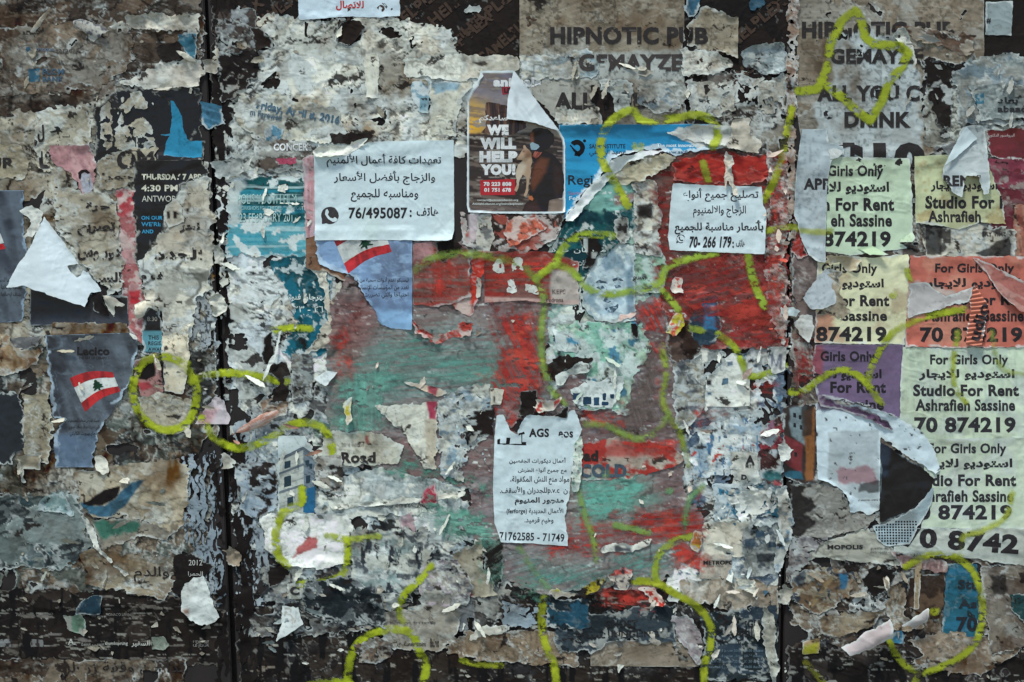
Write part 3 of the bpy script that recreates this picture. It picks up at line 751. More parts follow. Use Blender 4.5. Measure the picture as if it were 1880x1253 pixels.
BJ = sheet("torn_paper", "beige torn paper with a black bracket letter left of the black poster", [(66, 205), (110, 195), (165, 195), (168, 270), (95, 275), (90, 312), (66, 312)], '#b0aca0', torn=5, plies=1, plycols=['#bdbab0'], plysc=34, stain=.5, curl=1, **PS)
text(BJ, "ل", 70, 230, 82, 262, '#262321', .02, clip=True); text(BJ, "ر", 92, 233, 112, 245, '#262321', .02); text(BJ, "ثا", 72, 278, 95, 310, '#262321', .02, wear=.1)
FL = sheet("torn_paper", "grey beige strip with a cut off large letter at the left edge", [(-200, 270), (25, 265), (55, 285), (50, 330), (-200, 325)], '#a39b8a', torn=6, plies=2, plysc=30, **PS)
text(FL, "UR", -20, 290, 28, 310, '#262321', .03, wear=.1)
PK = sheet("torn_poster", "dusty pink torn poster piece with a black emblem, left side", [(93, 268), (168, 266), (178, 312), (172, 345), (166, 362), (150, 358), (145, 335), (130, 315), (97, 302)], '#b88587', torn=4, w=[.3, 1, 1, 1, 1, 1, 1, 1, 1], relief=.9, wscale=26, curl=1.2, cat="torn poster", paint=(streak('#cfa3a0', 60, 60, 14, .4, .6), area([(147, 318), (165, 318), (172, 345), (166, 362), (152, 352)], '#a9a7b0')), mat='gloss_paper', stain=.2)
sheet("emblem", None, [(144, 318), (150, 312), (160, 312), (166, 318), (162, 320), (156, 316), (150, 320), (149, 332), (145, 328)], '#2a2424', parent=PK, torn=.6, rim=0, flush=True)
# the Thursday poster and the red strip
RS = sheet("torn_poster", "faded crimson poster strip running down beside the black event poster", [(213, 352), (232, 346), (247, 352), (250, 420), (262, 520), (264, 575), (262, 628), (236, 612), (226, 560), (222, 470)], '#a4666c', torn=4, cat="torn poster", plies=1, plycols=['#b98b8b'], plysc=36, plyamt=.35, paint=(area([(213, 350), (246, 350), (248, 390), (222, 398)], '#a52f3a', 4, .8, 6), area([(234, 535), (258, 532), (262, 556), (240, 562)], '#a8222f', 3, .9, 5), blotch('#c2a9a4', .25, 20)), relief=.6)
TH = sheet("dark_poster", "black event poster with pale time and place lettering by the left seam", [(247, 296), (372, 294), (386, 318), (345, 332), (332, 345), (318, 372), (302, 400), (296, 430), (278, 450), (262, 480), (256, 500), (250, 480)], '#201f20', torn=4, w=[0, 1], cat="torn poster", relief=.25, dirt=.3, rimcol='#b9b6ae', mat='gloss_paper', stain=.1)
text(TH, "THURSDAY 7 APRIL", 261, 320, 382, 331, '#c9c3b0', .03, wear=.12); text(TH, "4:30 PM", 260, 340, 327, 352, '#cfc9b6', .02, wear=.04); text(TH, "ANTWORK", 261, 360, 333, 371, '#c5c1b4', wear=.05)
text(TH, "ON OUR", 260, 397, 299, 404, '#2f93bd', .02, wear=.1); text(TH, "WE'RE", 260, 408, 296, 416, '#2f93bd', .01, wear=.1); text(TH, "AND", 261, 422, 282, 429, '#2f93bd', .02)
AW = sheet("torn_poster", "small black and teal award notice strip with cut off words", [(262, 575), (276, 566), (290, 570), (297, 590), (298, 648), (263, 648)], '#211f20', torn=3, cat="torn poster", paint=(area([(255, 608), (305, 608), (305, 646), (255, 646)], '#578c98', 1),), mat='gloss_paper', stain=.1)
text(AW, "8:30", 271, 582, 289, 590, '#9c968a'); text(AW, "THIS", 273, 616, 292, 624, '#24333a', .01); text(AW, "REGISTER", 273, 627, 312, 634, '#24333a', .01); text(AW, "AWARD", 273, 638, 306, 645, '#24333a', .02)
sheet("paper_curl", "curled off white tongue above the award notice strip", [(248, 560), (262, 552), (278, 550), (292, 566), (290, 572), (276, 566), (264, 580), (252, 585)], '#c4bfb4', cat="paper curl", torn=2, roll=((255, 572), (288, 558), 12, 9), relief=.4)
# arabic fragments on the beige layer
AR = sheet("torn_poster", "beige paper with rows of broken black Arabic words, left of the crimson strip", [(100, 345), (150, 350), (215, 372), (222, 450), (228, 530), (200, 540), (150, 480), (104, 420)], '#b4b0a4', torn=6, cat="torn poster", plies=2, plycols=['#c2bfb5', '#a49c8c'], plysc=40, crack=.5, stain=.5)
text(AR, "حرة", 158, 372, 202, 390, '#26221f', .02, wear=.2); text(AR, "تصريح", 143, 408, 212, 434, '#26221f', .02, wear=.22); text(AR, "دور وس", 143, 457, 222, 479, '#26221f', .02, wear=.22); text(AR, "السر", 175, 500, 224, 524, '#26221f', .02, wear=.2)
AR2 = sheet("torn_poster", "grey white paper with broken Arabic words between crimson strip and seam", [(255, 480), (300, 430), (335, 380), (345, 340), (388, 325), (396, 420), (398, 520), (360, 560), (350, 640), (330, 720), (300, 640), (300, 575), (262, 545)], '#bdbcb5', torn=6, cat="torn poster", plies=2, plycols=['#cccdc9', '#aaa69b'], plysc=44, crack=.6, stain=.35, relief=.5)
text(AR2, "الحدد", 284, 455, 372, 478, '#26221f', .02, wear=.28); text(AR2, "نحر", 330, 408, 368, 428, '#26221f', .02, wear=.28); text(AR2, "ف م", 258, 500, 300, 520, '#26221f', .02, wear=.1); text(AR2, "نو", 318, 636, 336, 646, '#26221f', .01); text(AR2, "سا", 308, 670, 324, 700, '#26221f', .02)
sheet("torn_paper", "small ghost shaped beige scrap with two black dots", [(300, 400), (306, 378), (322, 366), (336, 385), (338, 408), (310, 418)], '#b1aca3', torn=2, paint=(area([(307, 389), (312, 388), (313, 402), (308, 402)], '#2b2725', 1), area([(318, 388), (325, 388), (326, 402), (319, 402)], '#2b2725', 1)), **PS)
# right of strip, lower
sheet("torn_paper", "pink stained scrap with a black hole inside the left graffiti ring", [(246, 660), (288, 650), (298, 690), (304, 740), (262, 735), (250, 700)], '#a97f80', torn=4, paint=(area([(252, 672), (287, 658), (287, 690), (270, 700), (250, 690)], '#1f1d1d', 1.5, 1, 3), area([(255, 705), (275, 700), (280, 712), (262, 718)], '#9e3840', 2, .9, 3)), **PS)
sheet("torn_paper", "cream rectangle of paper with a sideways black letter by the graffiti ring", [(300, 620), (345, 600), (350, 660), (336, 725), (302, 720)], '#bdb8aa', torn=3, plies=1, **PS)
sheet("torn_paper", "pale pink torn note stuck across the left seam under the graffiti", [(375, 755), (395, 728), (412, 735), (424, 768), (420, 779), (358, 779)], '#c8b9bd', torn=2, w=[1, 1, 1, 0, 0, 1], seam=False, curl=1.5, paint=(area([(372, 752), (400, 752), (384, 782), (356, 782)], '#d08a8c', 8, .6),), mat='fresh_paper', stain=.1, **PS)
sheet("torn_paper", "beige paper with a round tear inside the lower half of the left graffiti ring", [(255, 730), (300, 720), (350, 735), (352, 790), (300, 800), (262, 770)], '#aaa598', torn=4, plies=2, plysc=26, crack=.5, **PS)
# blue flag posters
def photo_blue(ang=20, a='#66737f', b='#2f3741'):
    return (streak(a, ang, 150, 26, .35, .55, soft=.15), streak(b, ang + 8, 120, 18, .3, .55, seed=7, soft=.15), blotch(a, .2, 50, .12, 1.6, .7, .4))
P1 = sheet("torn_poster", "dark blue grey poster cut by the left edge, beside the big white flap", [(-190, 352), (44, 350), (47, 420), (52, 480), (44, 590), (-190, 606)], '#3d4858', torn=3, w=[0, 1, 1, 1, 0, 0], cat="torn poster", paint=photo_blue(70), mat='gloss_paper', relief=.5, stain=.15, rimcol='#9fb4c9', rim=4)
sheet("printed_flag", None, [(-4, 435), (5, 445), (12, 457), (-4, 460)], '#b02a2f', parent=P1, torn=.5, rim=0, flush=True); sheet("printed_flag", None, [(-4, 425), (2, 430), (9, 447), (-4, 449)], '#c9c9c9', parent=P1, torn=.5, rim=0, flush=True)
for y in (515, 528, 541): text(P1, "من منتجاتها للمستشفيات" if y == 515 else "بهدف ايصالها للجنوب", -20, y - 5, 40, y + 5, '#1d2026', wear=.1)
P3 = sheet("torn_poster", "dark slate lower half of a torn poster under the big white flap", [(56, 520), (165, 540), (235, 545), (237, 596), (56, 598)], '#2c2d31', torn=2, w=[1, 1, 0, 0, 0], cat="torn poster", paint=(vgrad(570, 600, '#2c2d31', '#4b5666', .7),), mat='gloss_paper', relief=.4, stain=.1)
sheet("torn_paper", "narrow strip of stained paper between the two slate posters", [(95, 594), (235, 594), (238, 618), (95, 618)], '#a99a83', torn=3, plies=2, plycols=['#7c6d58', '#c0bbb0'], plysc=22, stain=.8, **PS)
P2 = sheet("torn_poster", "slate blue poster with a tilted striped cedar flag, lower left", [(84, 616), (244, 611), (255, 622), (252, 650), (243, 690), (225, 730), (200, 765), (178, 800), (172, 858), (103, 858), (100, 800), (120, 770), (98, 765), (92, 700)], '#454f5a', torn=3, w=[0, 0, 1, 1, 1, 1, 1, 1, 0, 1, 1, 1, 1, 1], cat="torn poster", paint=photo_blue(62) + (area([(98, 800), (180, 795), (175, 862), (100, 862)], '#5f7690', 8, .7, 4), area([(86, 640), (100, 640), (125, 760), (92, 765)], '#39424e', 6, .7), veins('#93a5b6', 40, .9, .18)), mat='gloss_paper', relief=.6, stain=.15, rimcol='#b4c4d2', rim=5, curl=1.2)
text(P2, "Lecico", 142, 637, 202, 653, '#1f2023', .035); text(P2, "THE ART OF CERAMICS", 145, 655, 202, 660, '#1f2023', cell=9)
def flag(parent, q):
    """striped flag: q = four corners, clockwise from the upper left; sides bowed"""
    q = [np.array(p, float) for p in q]
    def at(s, t):
        a = q[0] + (q[1] - q[0]) * s; b = q[3] + (q[2] - q[3]) * s
        p = a + (b - a) * t; hgt = np.linalg.norm(q[3] - q[0])
        return p + np.array([0, -math.sin(s * math.pi * 1.15) * hgt * .09])
    ss = np.linspace(0, 1, 9)
    def strip(t0, t1): return [tuple(at(s, t0)) for s in ss] + [tuple(at(s, t1)) for s in ss[::-1]]
    sheet("flag_stripe", None, strip(.27, .74), '#cfcfca', parent=parent, torn=.3, rim=0, flush=True, paint=(streak('#a9abaa', 75, 70, 12, .35, .6),), stain=.1, mat='gloss_paper')
    for t0, t1 in ((0, .28), (.73, 1)):
        sheet("flag_stripe", None, strip(t0, t1), '#b3272a', parent=parent, torn=.3, rim=0, flush=True, paint=(streak('#6f1b20', 75, 70, 12, .3, .6),), stain=.1, mat='gloss_paper')
    tree = []
    for (x, y) in [(.5, .30), (.56, .38), (.53, .39), (.60, .46), (.55, .47), (.64, .55), (.56, .56), (.66, .64), (.53, .63), (.53, .70), (.49, .70), (.49, .63), (.37, .65), (.46, .56), (.38, .56), (.46, .47), (.41, .46), (.48, .39), (.45, .38)]: tree.append(tuple(at(x, y)))
    sheet("flag_tree", None, tree, '#1d4a37', parent=parent, torn=.8, rim=0, flush=True, eps=.4, g=1, hm=False)
flag(P2, [(128, 695), (207, 681), (222, 716), (157, 757)])
for i, y in enumerate((773, 785, 797)): text(P2, ["ليسيكو تقدم من منتجاتها للمستشفيات", "التي تضررت بهدف ايصالها للجنوب", "انفجار بيروت الكارثي"][i], 125 + i * 2, y - 5, 183, y + 5, '#16181c', wear=.05)
sheet("paper_scrap", "white torn corner folded over at the top right of the flag poster", [(238, 611), (250, 616), (256, 624), (247, 622)], '#cfd0ce', cat="paper scrap", torn=1, lift=(238, 611, 1, 1, .3, 1), hm=False)
# big flap
BF = sheet("paper_flap", "large white folded poster flap hanging on the left side, with a dark tear", [(82, 398), (141, 477), (151, 494), (163, 502), (188, 536), (168, 537), (159, 565), (110, 548), (54, 527), (23, 529), (34, 500), (60, 453)], '#d3dadf', cat="paper flap", torn=1.6, curl=0, relief=.9, wscale=50, stiff=4, lift=(130, 470, -.8, .6, .30, 1.0), mat='fresh_paper', dirt=.04, var=.04, stain=.06, hm=False, rimcol='#d7dad9',
           cuts=[[(127, 489), (143, 484), (152, 497), (150, 506), (143, 514), (136, 505)]])
sheet("paper_flap", "narrow white paper strip crumpled above the large folded flap", [(40, 388), (60, 376), (80, 392), (74, 420), (62, 438), (47, 436), (58, 410)], '#b9bcbd', cat="paper flap", torn=3, relief=1.2, wscale=14, curl=1, lift=(82, 380, -1, .4, .15, 1), hm=False)
sheet("paper_scrap", "white pointed scrap curling off right of the slate poster", [(190, 543), (210, 547), (232, 560), (228, 565), (214, 562), (210, 582), (200, 570)], '#bdbdb9', cat="paper scrap", torn=2, roll=((205, 548), (222, 562), 12, 8), relief=.6)
sheet("paper_scrap", "dark scrap beside the white pointed scrap", [(168, 536), (188, 538), (196, 560), (200, 580), (172, 572)], '#27262a', cat="paper scrap", torn=2, rim=1, relief=.3)
# lower-left bits
sheet("dark_scrap", "dark petrol blue torn poster piece at the left edge", [(-180, 760), (30, 720), (44, 735), (44, 820), (20, 850), (-180, 850)], '#24303a', torn=5, w=[1], cat="torn paper", relief=.3, mat='gloss_paper')
sheet("torn_paper", "cream stained paper beside the dark petrol piece, far left", [(42, 722), (92, 722), (98, 800), (90, 850), (46, 845)], '#9f9a8b', torn=5, plies=2, plysc=28, stain=.6, **PS)
sheet("torn_paper", "slate curved scrap on beige paper near the left edge", [(15, 620), (74, 618), (68, 638), (40, 645), (20, 635)], '#59616a', torn=3, rimcol='#b5b2a8', **PS)
sheet("torn_paper", "rusty beige rounded paper under the slate curved scrap", [(-60, 612), (20, 612), (25, 640), (80, 640), (70, 670), (10, 690), (-60, 690)], '#a5927a', torn=5, plies=2, plycols=['#b5aa98', '#836b52'], plysc=24, stain=.8, **PS)
EY = sheet("torn_poster", "beige poster with a blue and black eye shaped tear, lower left", [(135, 870), (200, 855), (330, 840), (350, 860), (335, 960), (310, 985), (265, 955), (170, 950), (145, 920)], '#a89f8e', torn=7, cat="torn poster", plies=1, plycols=['#b6af9f'], plysc=50, stain=.7, crack=.5, relief=.5,
           paint=(area([(150, 925), (190, 930), (215, 915), (240, 885), (268, 880), (255, 895), (235, 925), (205, 950), (160, 945)], '#2c5f7a', 1.5, .95, 3), area([(155, 925), (190, 900), (222, 892), (215, 912), (190, 928), (165, 930)], '#1f1c1b', 1.2, 1, 2)))
sheet("torn_poster", "green and grey torn print below the eye shaped tear", [(170, 955), (250, 952), (320, 975), (310, 990), (250, 985), (200, 1005), (186, 1010)], '#8b8780', torn=4, cat="torn poster", paint=(area([(172, 957), (260, 960), (250, 975), (195, 990), (185, 985)], '#2f7263', 4, .9, 5),), stain=.3)
sheet("torn_poster", "teal grey smeared poster across the lower left edge", [(-200, 925), (110, 905), (140, 910), (160, 960), (180, 1000), (120, 1040), (-200, 1060)], '#54666a', torn=8, cat="torn poster", plies=3, plycols=['#34505a', '#7d8785', '#27343a'], plysc=80, stain=.4, relief=.5, crack=.3)
sheet("torn_paper", "pale cyan wedge of wrinkled paper, lower left", [(70, 935), (85, 905), (118, 903), (135, 935), (140, 950), (100, 940)], '#7fa0aa', torn=4, relief=.9, wscale=14, paint=(blotch('#b5c3c6', .3, 16),), **PS)
WA = sheet("torn_poster", "beige poster strip with a handwritten Arabic word, lower left", [(150, 1015), (185, 1008), (230, 1015), (320, 1025), (322, 1080), (300, 1100), (230, 1085), (160, 1070)], '#948b7b', torn=6, cat="torn poster", plies=2, plycols=['#a59d8d', '#7c7467'], plysc=40, stain=.6, crack=.4)
text(WA, "والدم", 246, 1040, 311, 1067, '#231f1c', .0, wear=.04)
BK = sheet("dark_scrap", "black torn scrap with white year and Arabic place name beside the seam", [(320, 1015), (350, 1015), (395, 1040), (372, 1060), (342, 1095), (320, 1090)], '#232121', torn=4, cat="torn paper", relief=.2)
text(BK, "2012", 347, 1028, 372, 1038, '#b9b6af'); text(BK, "الحمرا", 346, 1049, 373, 1059, '#aeaba5')
sheet("torn_paper", "white ridge of paper running diagonally below the eye tear", [(150, 940), (165, 955), (185, 1005), (215, 1035), (240, 1055), (232, 1058), (205, 1035), (175, 1005), (158, 965)], '#b9bcbb', torn=2.5, curl=3, relief=.8, wscale=12, **PS)
sheet("torn_paper", "small royal blue triangle of paper at the lower left", [(140, 1120), (150, 1105), (175, 1092), (188, 1094), (186, 1128), (140, 1128)], '#21465f', torn=2, rim=1, **PS)
sheet("torn_paper", "green and grey leaf shaped scrap on the black bottom poster", [(117, 1130), (150, 1128), (162, 1160), (155, 1170), (125, 1155)], '#55786c', torn=3, paint=(blotch('#8b8a83', .35, 16, .02),), **PS)
sheet("torn_paper", "round grey green scrap on the black bottom poster", [(278, 1170), (300, 1168), (312, 1185), (300, 1196), (280, 1192)], '#7d8a83', torn=2, **PS)
sheet("paper_curl", "large white crumpled scrap hanging beside the foot of the left seam", [(372, 1057), (382, 1072), (392, 1100), (407, 1130), (395, 1140), (373, 1146), (350, 1135), (335, 1122), (336, 1085), (342, 1072)], '#c0cbd2', cat="paper scrap", torn=3, relief=1.4, wscale=22, curl=1, lift=(375, 1060, -.2, 1, .13, 1), seam=False, hm=False, paint=(area([(335, 1117), (350, 1117), (348, 1130), (333, 1128)], '#8a5a3f', 4, .8),), stain=.2)
sheet("paper_scrap", "white shred with hanging tail under the flag poster", [(172, 835), (190, 832), (200, 850), (203, 868), (190, 876), (178, 860)], '#c0c0bb', cat="paper scrap", torn=3, relief=1, wscale=10, curl=1.5, hm=False)
sheet("paper_scrap", "cream torn scrap with white strands near the left edge", [(36, 838), (78, 832), (74, 862), (45, 862), (46, 885), (40, 884)], '#aaa394', cat="paper scrap", torn=3, curl=2, stain=.4)
sheet("torn_paper", "blue scrap bridging the upper part of the left seam", [(368, 187), (408, 196), (414, 228), (384, 238), (372, 228)], '#2f647f', torn=2.5, seam=False, curl=1, paint=(streak('#5b8fae', 20, 40, 5, .3, .6),), mat='gloss_paper', stain=.1, **PS)
sheet("paper_curl", "brown twisted paper curl near the top left corner", [(57, 62), (80, 30), (97, 12), (95, 22), (75, 50), (66, 64)], '#9d968a', cat="paper curl", torn=2, roll=((62, 60), (95, 15), 7, 8), relief=.3)
sheet("paper_curl", "grey mottled torn tongue curling out of the brown poster, top left", [(130, 38), (150, 36), (190, 52), (200, 58), (183, 70), (168, 78), (160, 60), (140, 50)], '#a9a9a9', cat="paper curl", torn=3, roll=((140, 44), (188, 60), 14, 8), relief=.8, wscale=12, paint=(blotch('#5b5f66', .3, 8, .03),))
sheet("paper_curl", "thin white sliver curling right of the grey tongue, top left", [(200, 52), (225, 40), (232, 42), (212, 56)], '#c4c3be', cat="paper curl", torn=1.5, roll=((202, 53), (230, 41), 7, 6))
# ---------------------------------------------------------------- middle board, upper half
HP = sheet("torn_poster", "grey brown poster with large black capitals, top centre", [(953, -300), (1258, -300), (1256, 60), (1254, 88), (1256, 95), (1256, 240), (1040, 240), (954, 150)], '#8e877c', torn=4, w=[0, 0, 1, 1, 0, 1, 1, 0], cat="torn poster", plies=1, plycols=['#989287'], plysc=90, plyamt=.3, ink_amt=.02, stain=.45, crack=.3, dirt=.6, relief=.35,
           paint=(area([(940, 103), (1260, 92), (1260, 148), (940, 150)], '#aeb0ac', 4, .85, 4, .15, 30), area([(950, 150), (1260, 148), (1260, 245), (950, 245)], '#a5a199', 6, .8, 5, .2, 30)))
text(HP, "HIPNOTIC PUB", 1010, 50, 1300, 82, '#2a2624', .035, wear=.02)
text(HP, "ALL YOU CAN", 1018, 170, 1290, 202, '#2a2624', .035, wear=.06, wsc=20)
HP2 = sheet("torn_poster", "lighter brown torn panel overlapping the right end of the black capitals, top centre", [(1262, 50), (1285, 14), (1300, 12), (1320, 20), (1335, 30), (1355, 33), (1354, 108), (1300, 95), (1262, 85)], '#958d80', torn=4, w=[1, 1, 1, 1, 1, 0, 1, 1, 1], curl=1.5, cat="torn poster", stain=.5, dirt=.5)
text(HP2, "UB", 1243, 51, 1300, 82, '#2a2624', .035)
sheet("torn_paper", "blue shred at the top edge right of the capitals poster", [(1257, -80), (1290, -80), (1285, 20), (1268, 35), (1256, 20)], '#2d5a78', torn=4, **PS)
sheet("torn_paper", "blue scrap at the top edge near the right seam", [(1372, -60), (1400, -60), (1402, 10), (1378, 18)], '#2d5570', torn=3, **PS)
W3A = sheet("torn_paper", "pale wide strip of layered paper under the capitals", [(955, 105), (1030, 100), (1090, 92), (1100, 130), (1095, 145), (955, 148)], '#b3b4af', torn=5, plies=3, plysc=22, plycols=['#c5c8c6', '#8fa0a8', '#a7a59d'], stain=.4, crack=.5, **PS)
sheet("torn_paper", "white torn patch right of the grey capitals' lower line", [(1250, 90), (1290, 92), (1345, 110), (1350, 125), (1300, 140), (1255, 140)], '#b6b8b6', torn=5, plies=2, plysc=22, stain=.4, **PS)
text(HP, "GEMAYZE", 1062, 100, 1253, 132, '#3f3d3b', .035, wear=.2, wsc=30, clip=False)
sheet("torn_paper", "dark void of peeled poster around the word beginning with A", [(1085, 155), (1115, 160), (1128, 175), (1130, 225), (1110, 230), (1095, 195), (1080, 190)], '#2a2726', torn=5, relief=.1, rim=1, **PS)
sheet("torn_paper", "blue grey torn scrap hanging over the black void", [(1100, 148), (1140, 145), (1165, 150), (1160, 185), (1155, 215), (1130, 205), (1125, 175), (1105, 165)], '#a0a9ad', torn=4, relief=.8, wscale=14, **PS)
sheet("torn_paper", "oval grey blue swirl of torn paper right of the void", [(1168, 152), (1255, 152), (1262, 175), (1240, 205), (1200, 210), (1172, 190)], '#9ea3a3', torn=5, plies=3, plysc=22, plycols=['#6c7d88', '#b9b9b4', '#8d8a83'], stain=.4, relief=.8, wscale=16, **PS)
sheet("torn_paper", "cracked white shred field left of the right seam, upper part", [(1262, 150), (1345, 150), (1350, 205), (1320, 215), (1270, 215)], '#aeaca6', torn=6, plies=2, plysc=20, holes=.18, hsc=12, stain=.4, crack=.6, **PS)
sheet("torn_paper", "pale crumbling paper under the first line of the lower capitals", [(1020, 200), (1100, 200), (1105, 228), (1020, 230)], '#b5b3ac', torn=4, plies=2, plysc=18, crack=.6, relief=.6, **PS)
sheet("torn_paper", "large pale blue scrap beside the right seam, top", [(1362, 95), (1380, 85), (1440, 80), (1446, 130), (1420, 138), (1365, 125)], '#8d9ba4', torn=4, curl=2, plies=1, plycols=['#a9b0b2'], plysc=20, relief=.8, wscale=18, **PS)
sheet("torn_paper", "white ragged rag of paper against the right seam, above the red sheet", [(1365, 150), (1395, 145), (1448, 140), (1448, 215), (1430, 200), (1410, 215), (1370, 180)], '#a3a29d', torn=6, holes=.25, hsc=14, plies=1, plysc=16, **PS)
TS = sheet("notice_sheet", "white sheet with red Arabic writing cut by the top edge", [(546, -180), (733, -180), (734, 30), (700, 33), (640, 31), (590, 35), (549, 38)], '#c3d0da', torn=1.2, cat="notice sheet", rim=1, stain=.08, dirt=.08, relief=.35, mat='fresh_paper', curl=.6, paint=(vgrad(0, 40, '#ccd8e0', '#aebcc8', .5),), plies=0)
text(TS, "للاتصال", 617, 2, 668, 20, '#a3201f', .015)
CT = sheet("torn_paper", "pale paper with tilted blue grey date lettering, upper left of centre", [(440, 165), (500, 170), (615, 200), (640, 250), (600, 262), (470, 255), (430, 220)], '#b7b7ae', torn=6, plies=2, plycols=['#c3c5c1', '#a9a79e'], plysc=40, stain=.4, crack=.5, **PS)
text(CT, "Friday, April 8, 2016", 470, 199, 625, 219, '#3f6075', .03, rot=11, wear=.12, wsc=14); text(CT, "m Farewell", 460, 206, 518, 218, '#3f6075', .01, rot=11, wear=.12)
sheet("torn_paper", "small sky blue smear of torn print left of centre, under the tilted date", [(484, 240), (500, 232), (520, 240), (512, 264), (488, 260)], '#5f93b5', torn=4, paint=(blotch('#b5bdc0', .4, 10, .03),), **PS)
sheet("torn_paper", "light blue print scrap with white shreds in the upper middle", [(756, 150), (788, 150), (788, 210), (770, 208), (756, 180)], '#7fa6bd', torn=2, paint=(blotch('#c6cccd', .5, 16, .03),), **PS)
sheet("torn_paper", "pale rectangle with a blue top stripe beside the dog poster", [(790, 152), (868, 148), (868, 160), (850, 180), (835, 250), (790, 252)], '#bcbdb6', torn=3, paint=(area([(788, 150), (850, 150), (840, 168), (800, 172)], '#7ba3ba', 3, .8, 5),), plies=1, plysc=30, **PS)
sheet("torn_paper", "whitish strip of pasted paper crossing the upper middle", [(740, 110), (838, 100), (952, 102), (955, 130), (850, 150), (745, 140)], '#c0c2be', torn=4, plies=1, plysc=40, crack=.3, paint=(area([(868, 116), (890, 113), (897, 119), (885, 123)], '#39302c', 1, .9),), **PS)
sheet("torn_paper", "pale vertical paper slip under the whitish strip", [(668, 95), (696, 98), (696, 181), (672, 180)], '#c0c1bb', torn=2.5, curl=1.2, **PS)
sheet("torn_paper", "dark crevice of missing paper left of the aluminium notice's torn top", [(606, 246), (650, 244), (690, 250), (655, 266), (612, 268)], '#2a2625', torn=3, rim=0, relief=.1, **PS)
CO = sheet("torn_poster", "dark poster remnant with outlined white capitals above the teal film poster", [(480, 258), (560, 260), (576, 280), (560, 310), (470, 322), (464, 290)], '#5a5754', torn=6, cat="torn poster", plies=2, plycols=['#b7b8b3', '#8f8c85'], plysc=24, stain=.3)
text(CO, "CONCERT", 503, 264, 575, 278, '#d3d4d0', .03, wear=.12)
sheet("torn_paper", "magenta pink scrap under the outlined white capitals", [(508, 292), (545, 290), (545, 302), (512, 304)], '#a84a68', torn=2, rim=1, **PS)
# film poster, teal
TF = sheet("torn_poster", "worn teal film festival poster with pale lettering, left of the aluminium notice", [(418, 335), (470, 325), (562, 320), (566, 420), (560, 500), (540, 470), (418, 470)], '#125a66', torn=6, cat="torn poster", plies=0, stain=.1, dirt=.2, wear_amt=.3,
           paint=(area([(410, 410), (570, 408), (570, 475), (410, 475)], '#5fa5b2', 5, .9, 4, .2, 16, 5, .4), streak('#2f8ea3', 0, 160, 9, .25, .7), streak('#b7cfd0', 0, 160, 6, .14, .7, seed=9), blotch('#cdd3d1', .2, 30, .012), area([(420, 325), (446, 325), (442, 410), (416, 415)], '#c6cbc8', 4, .8, 8)))
text(TF, "POLIS YOUTH FILM", 437, 357, 545, 375, '#a9c6c2', .0, wear=.15); text(TF, "WORKSHOPS FOR CHILDREN AND YOUTH", 437, 379, 562, 386, '#9fc0be', wear=.15, cell=9); text(TF, "23 FEBRUARY 2017", 440, 392, 546, 408, '#b5cdc9', .005, wear=.15)
TG = sheet("torn_poster", "dark petrol lower part of a film poster with white Arabic title, left of centre", [(490, 476), (562, 468), (585, 492), (612, 515), (606, 560), (618, 610), (598, 650), (540, 672), (516, 640), (546, 590), (530, 530), (505, 500)], '#0f4f60', torn=6, cat="torn poster", stain=.1, dirt=.2, mat='old_paper', paint=(blotch('#17677d', .4, 30, .06), blotch('#b9c2c2', .14, 14, .015)), plies=1, plycols=['#125a6c'], plysc=34, plyamt=.4)
text(TG, "مهرجان فنون", 525, 540, 600, 554, '#c5cdc9', .01, wear=.1); text(TG, "٢٣ - ٢٦", 540, 562, 594, 574, '#c5cdc9', .005, wear=.08)
TG2 = sheet("torn_paper", "long cracked white paper scar between the petrol poster and the paint", [(560, 485), (600, 495), (606, 540), (603, 570), (622, 520), (640, 530), (625, 580), (605, 640), (560, 650), (600, 590), (596, 540)], '#c0bfb8', torn=4, plies=1, plysc=16, crack=.6, relief=.6, **PS)
sheet("torn_poster", "pink edged strip along the left side of the aluminium notice", [(557, 290), (582, 285), (582, 445), (562, 440)], '#bb8d98', torn=2, cat="torn poster", paint=(streak('#cdb0b6', 90, 80, 8, .4, .6),), stain=.1)
sheet("torn_poster", "brown paper band curving below the aluminium notice", [(562, 438), (580, 434), (585, 478), (620, 492), (650, 500), (668, 530), (662, 545), (630, 515), (596, 500), (563, 494)], '#79604f', torn=2.5, w=[0, 1, 1, 1, 1, 1, 1, 1, 1, 0], cat="torn poster", rim=6, rimcol='#bfbdb4', stain=.2, relief=.6)
# ---------------------------------------------------------------- painted middle
CP = sheet("old_poster", "pasted papers brushed over with grey brown paint, centre of the middle board", [(610, 560), (640, 500), (755, 440), (860, 440), (1000, 470), (1010, 560), (1000, 640), (1010, 740), (920, 790), (915, 860), (880, 900), (640, 850), (600, 800), (600, 650)], '#82777a', torn=7, cat="old poster", plies=3, plycols=['#766b6d', '#8a7f81', '#6e6465'], plysc=70, plyh=.5, crack=.5, relief=.6, wscale=38, rimcol='#8d7f78', rim=1.5, stain=.1, dirt=.2, wear_amt=.25, ink_amt=.015, fleck=.25, paint=(blotch('#cdcbc6', .035, 10, .012, 1.6, .6), area([(600, 640), (760, 600), (860, 600), (1000, 640), (1000, 720), (800, 750), (620, 800), (590, 700)], '#6f9f96', 45, .55, 10), streak('#6f5555', -4, 140, 4, .4, .55), streak('#8b8180', 6, 110, 4, .22, .5, seed=8), area([(610, 570), (690, 560), (660, 700), (615, 720)], '#7d4a45', 25, .6, 8)))
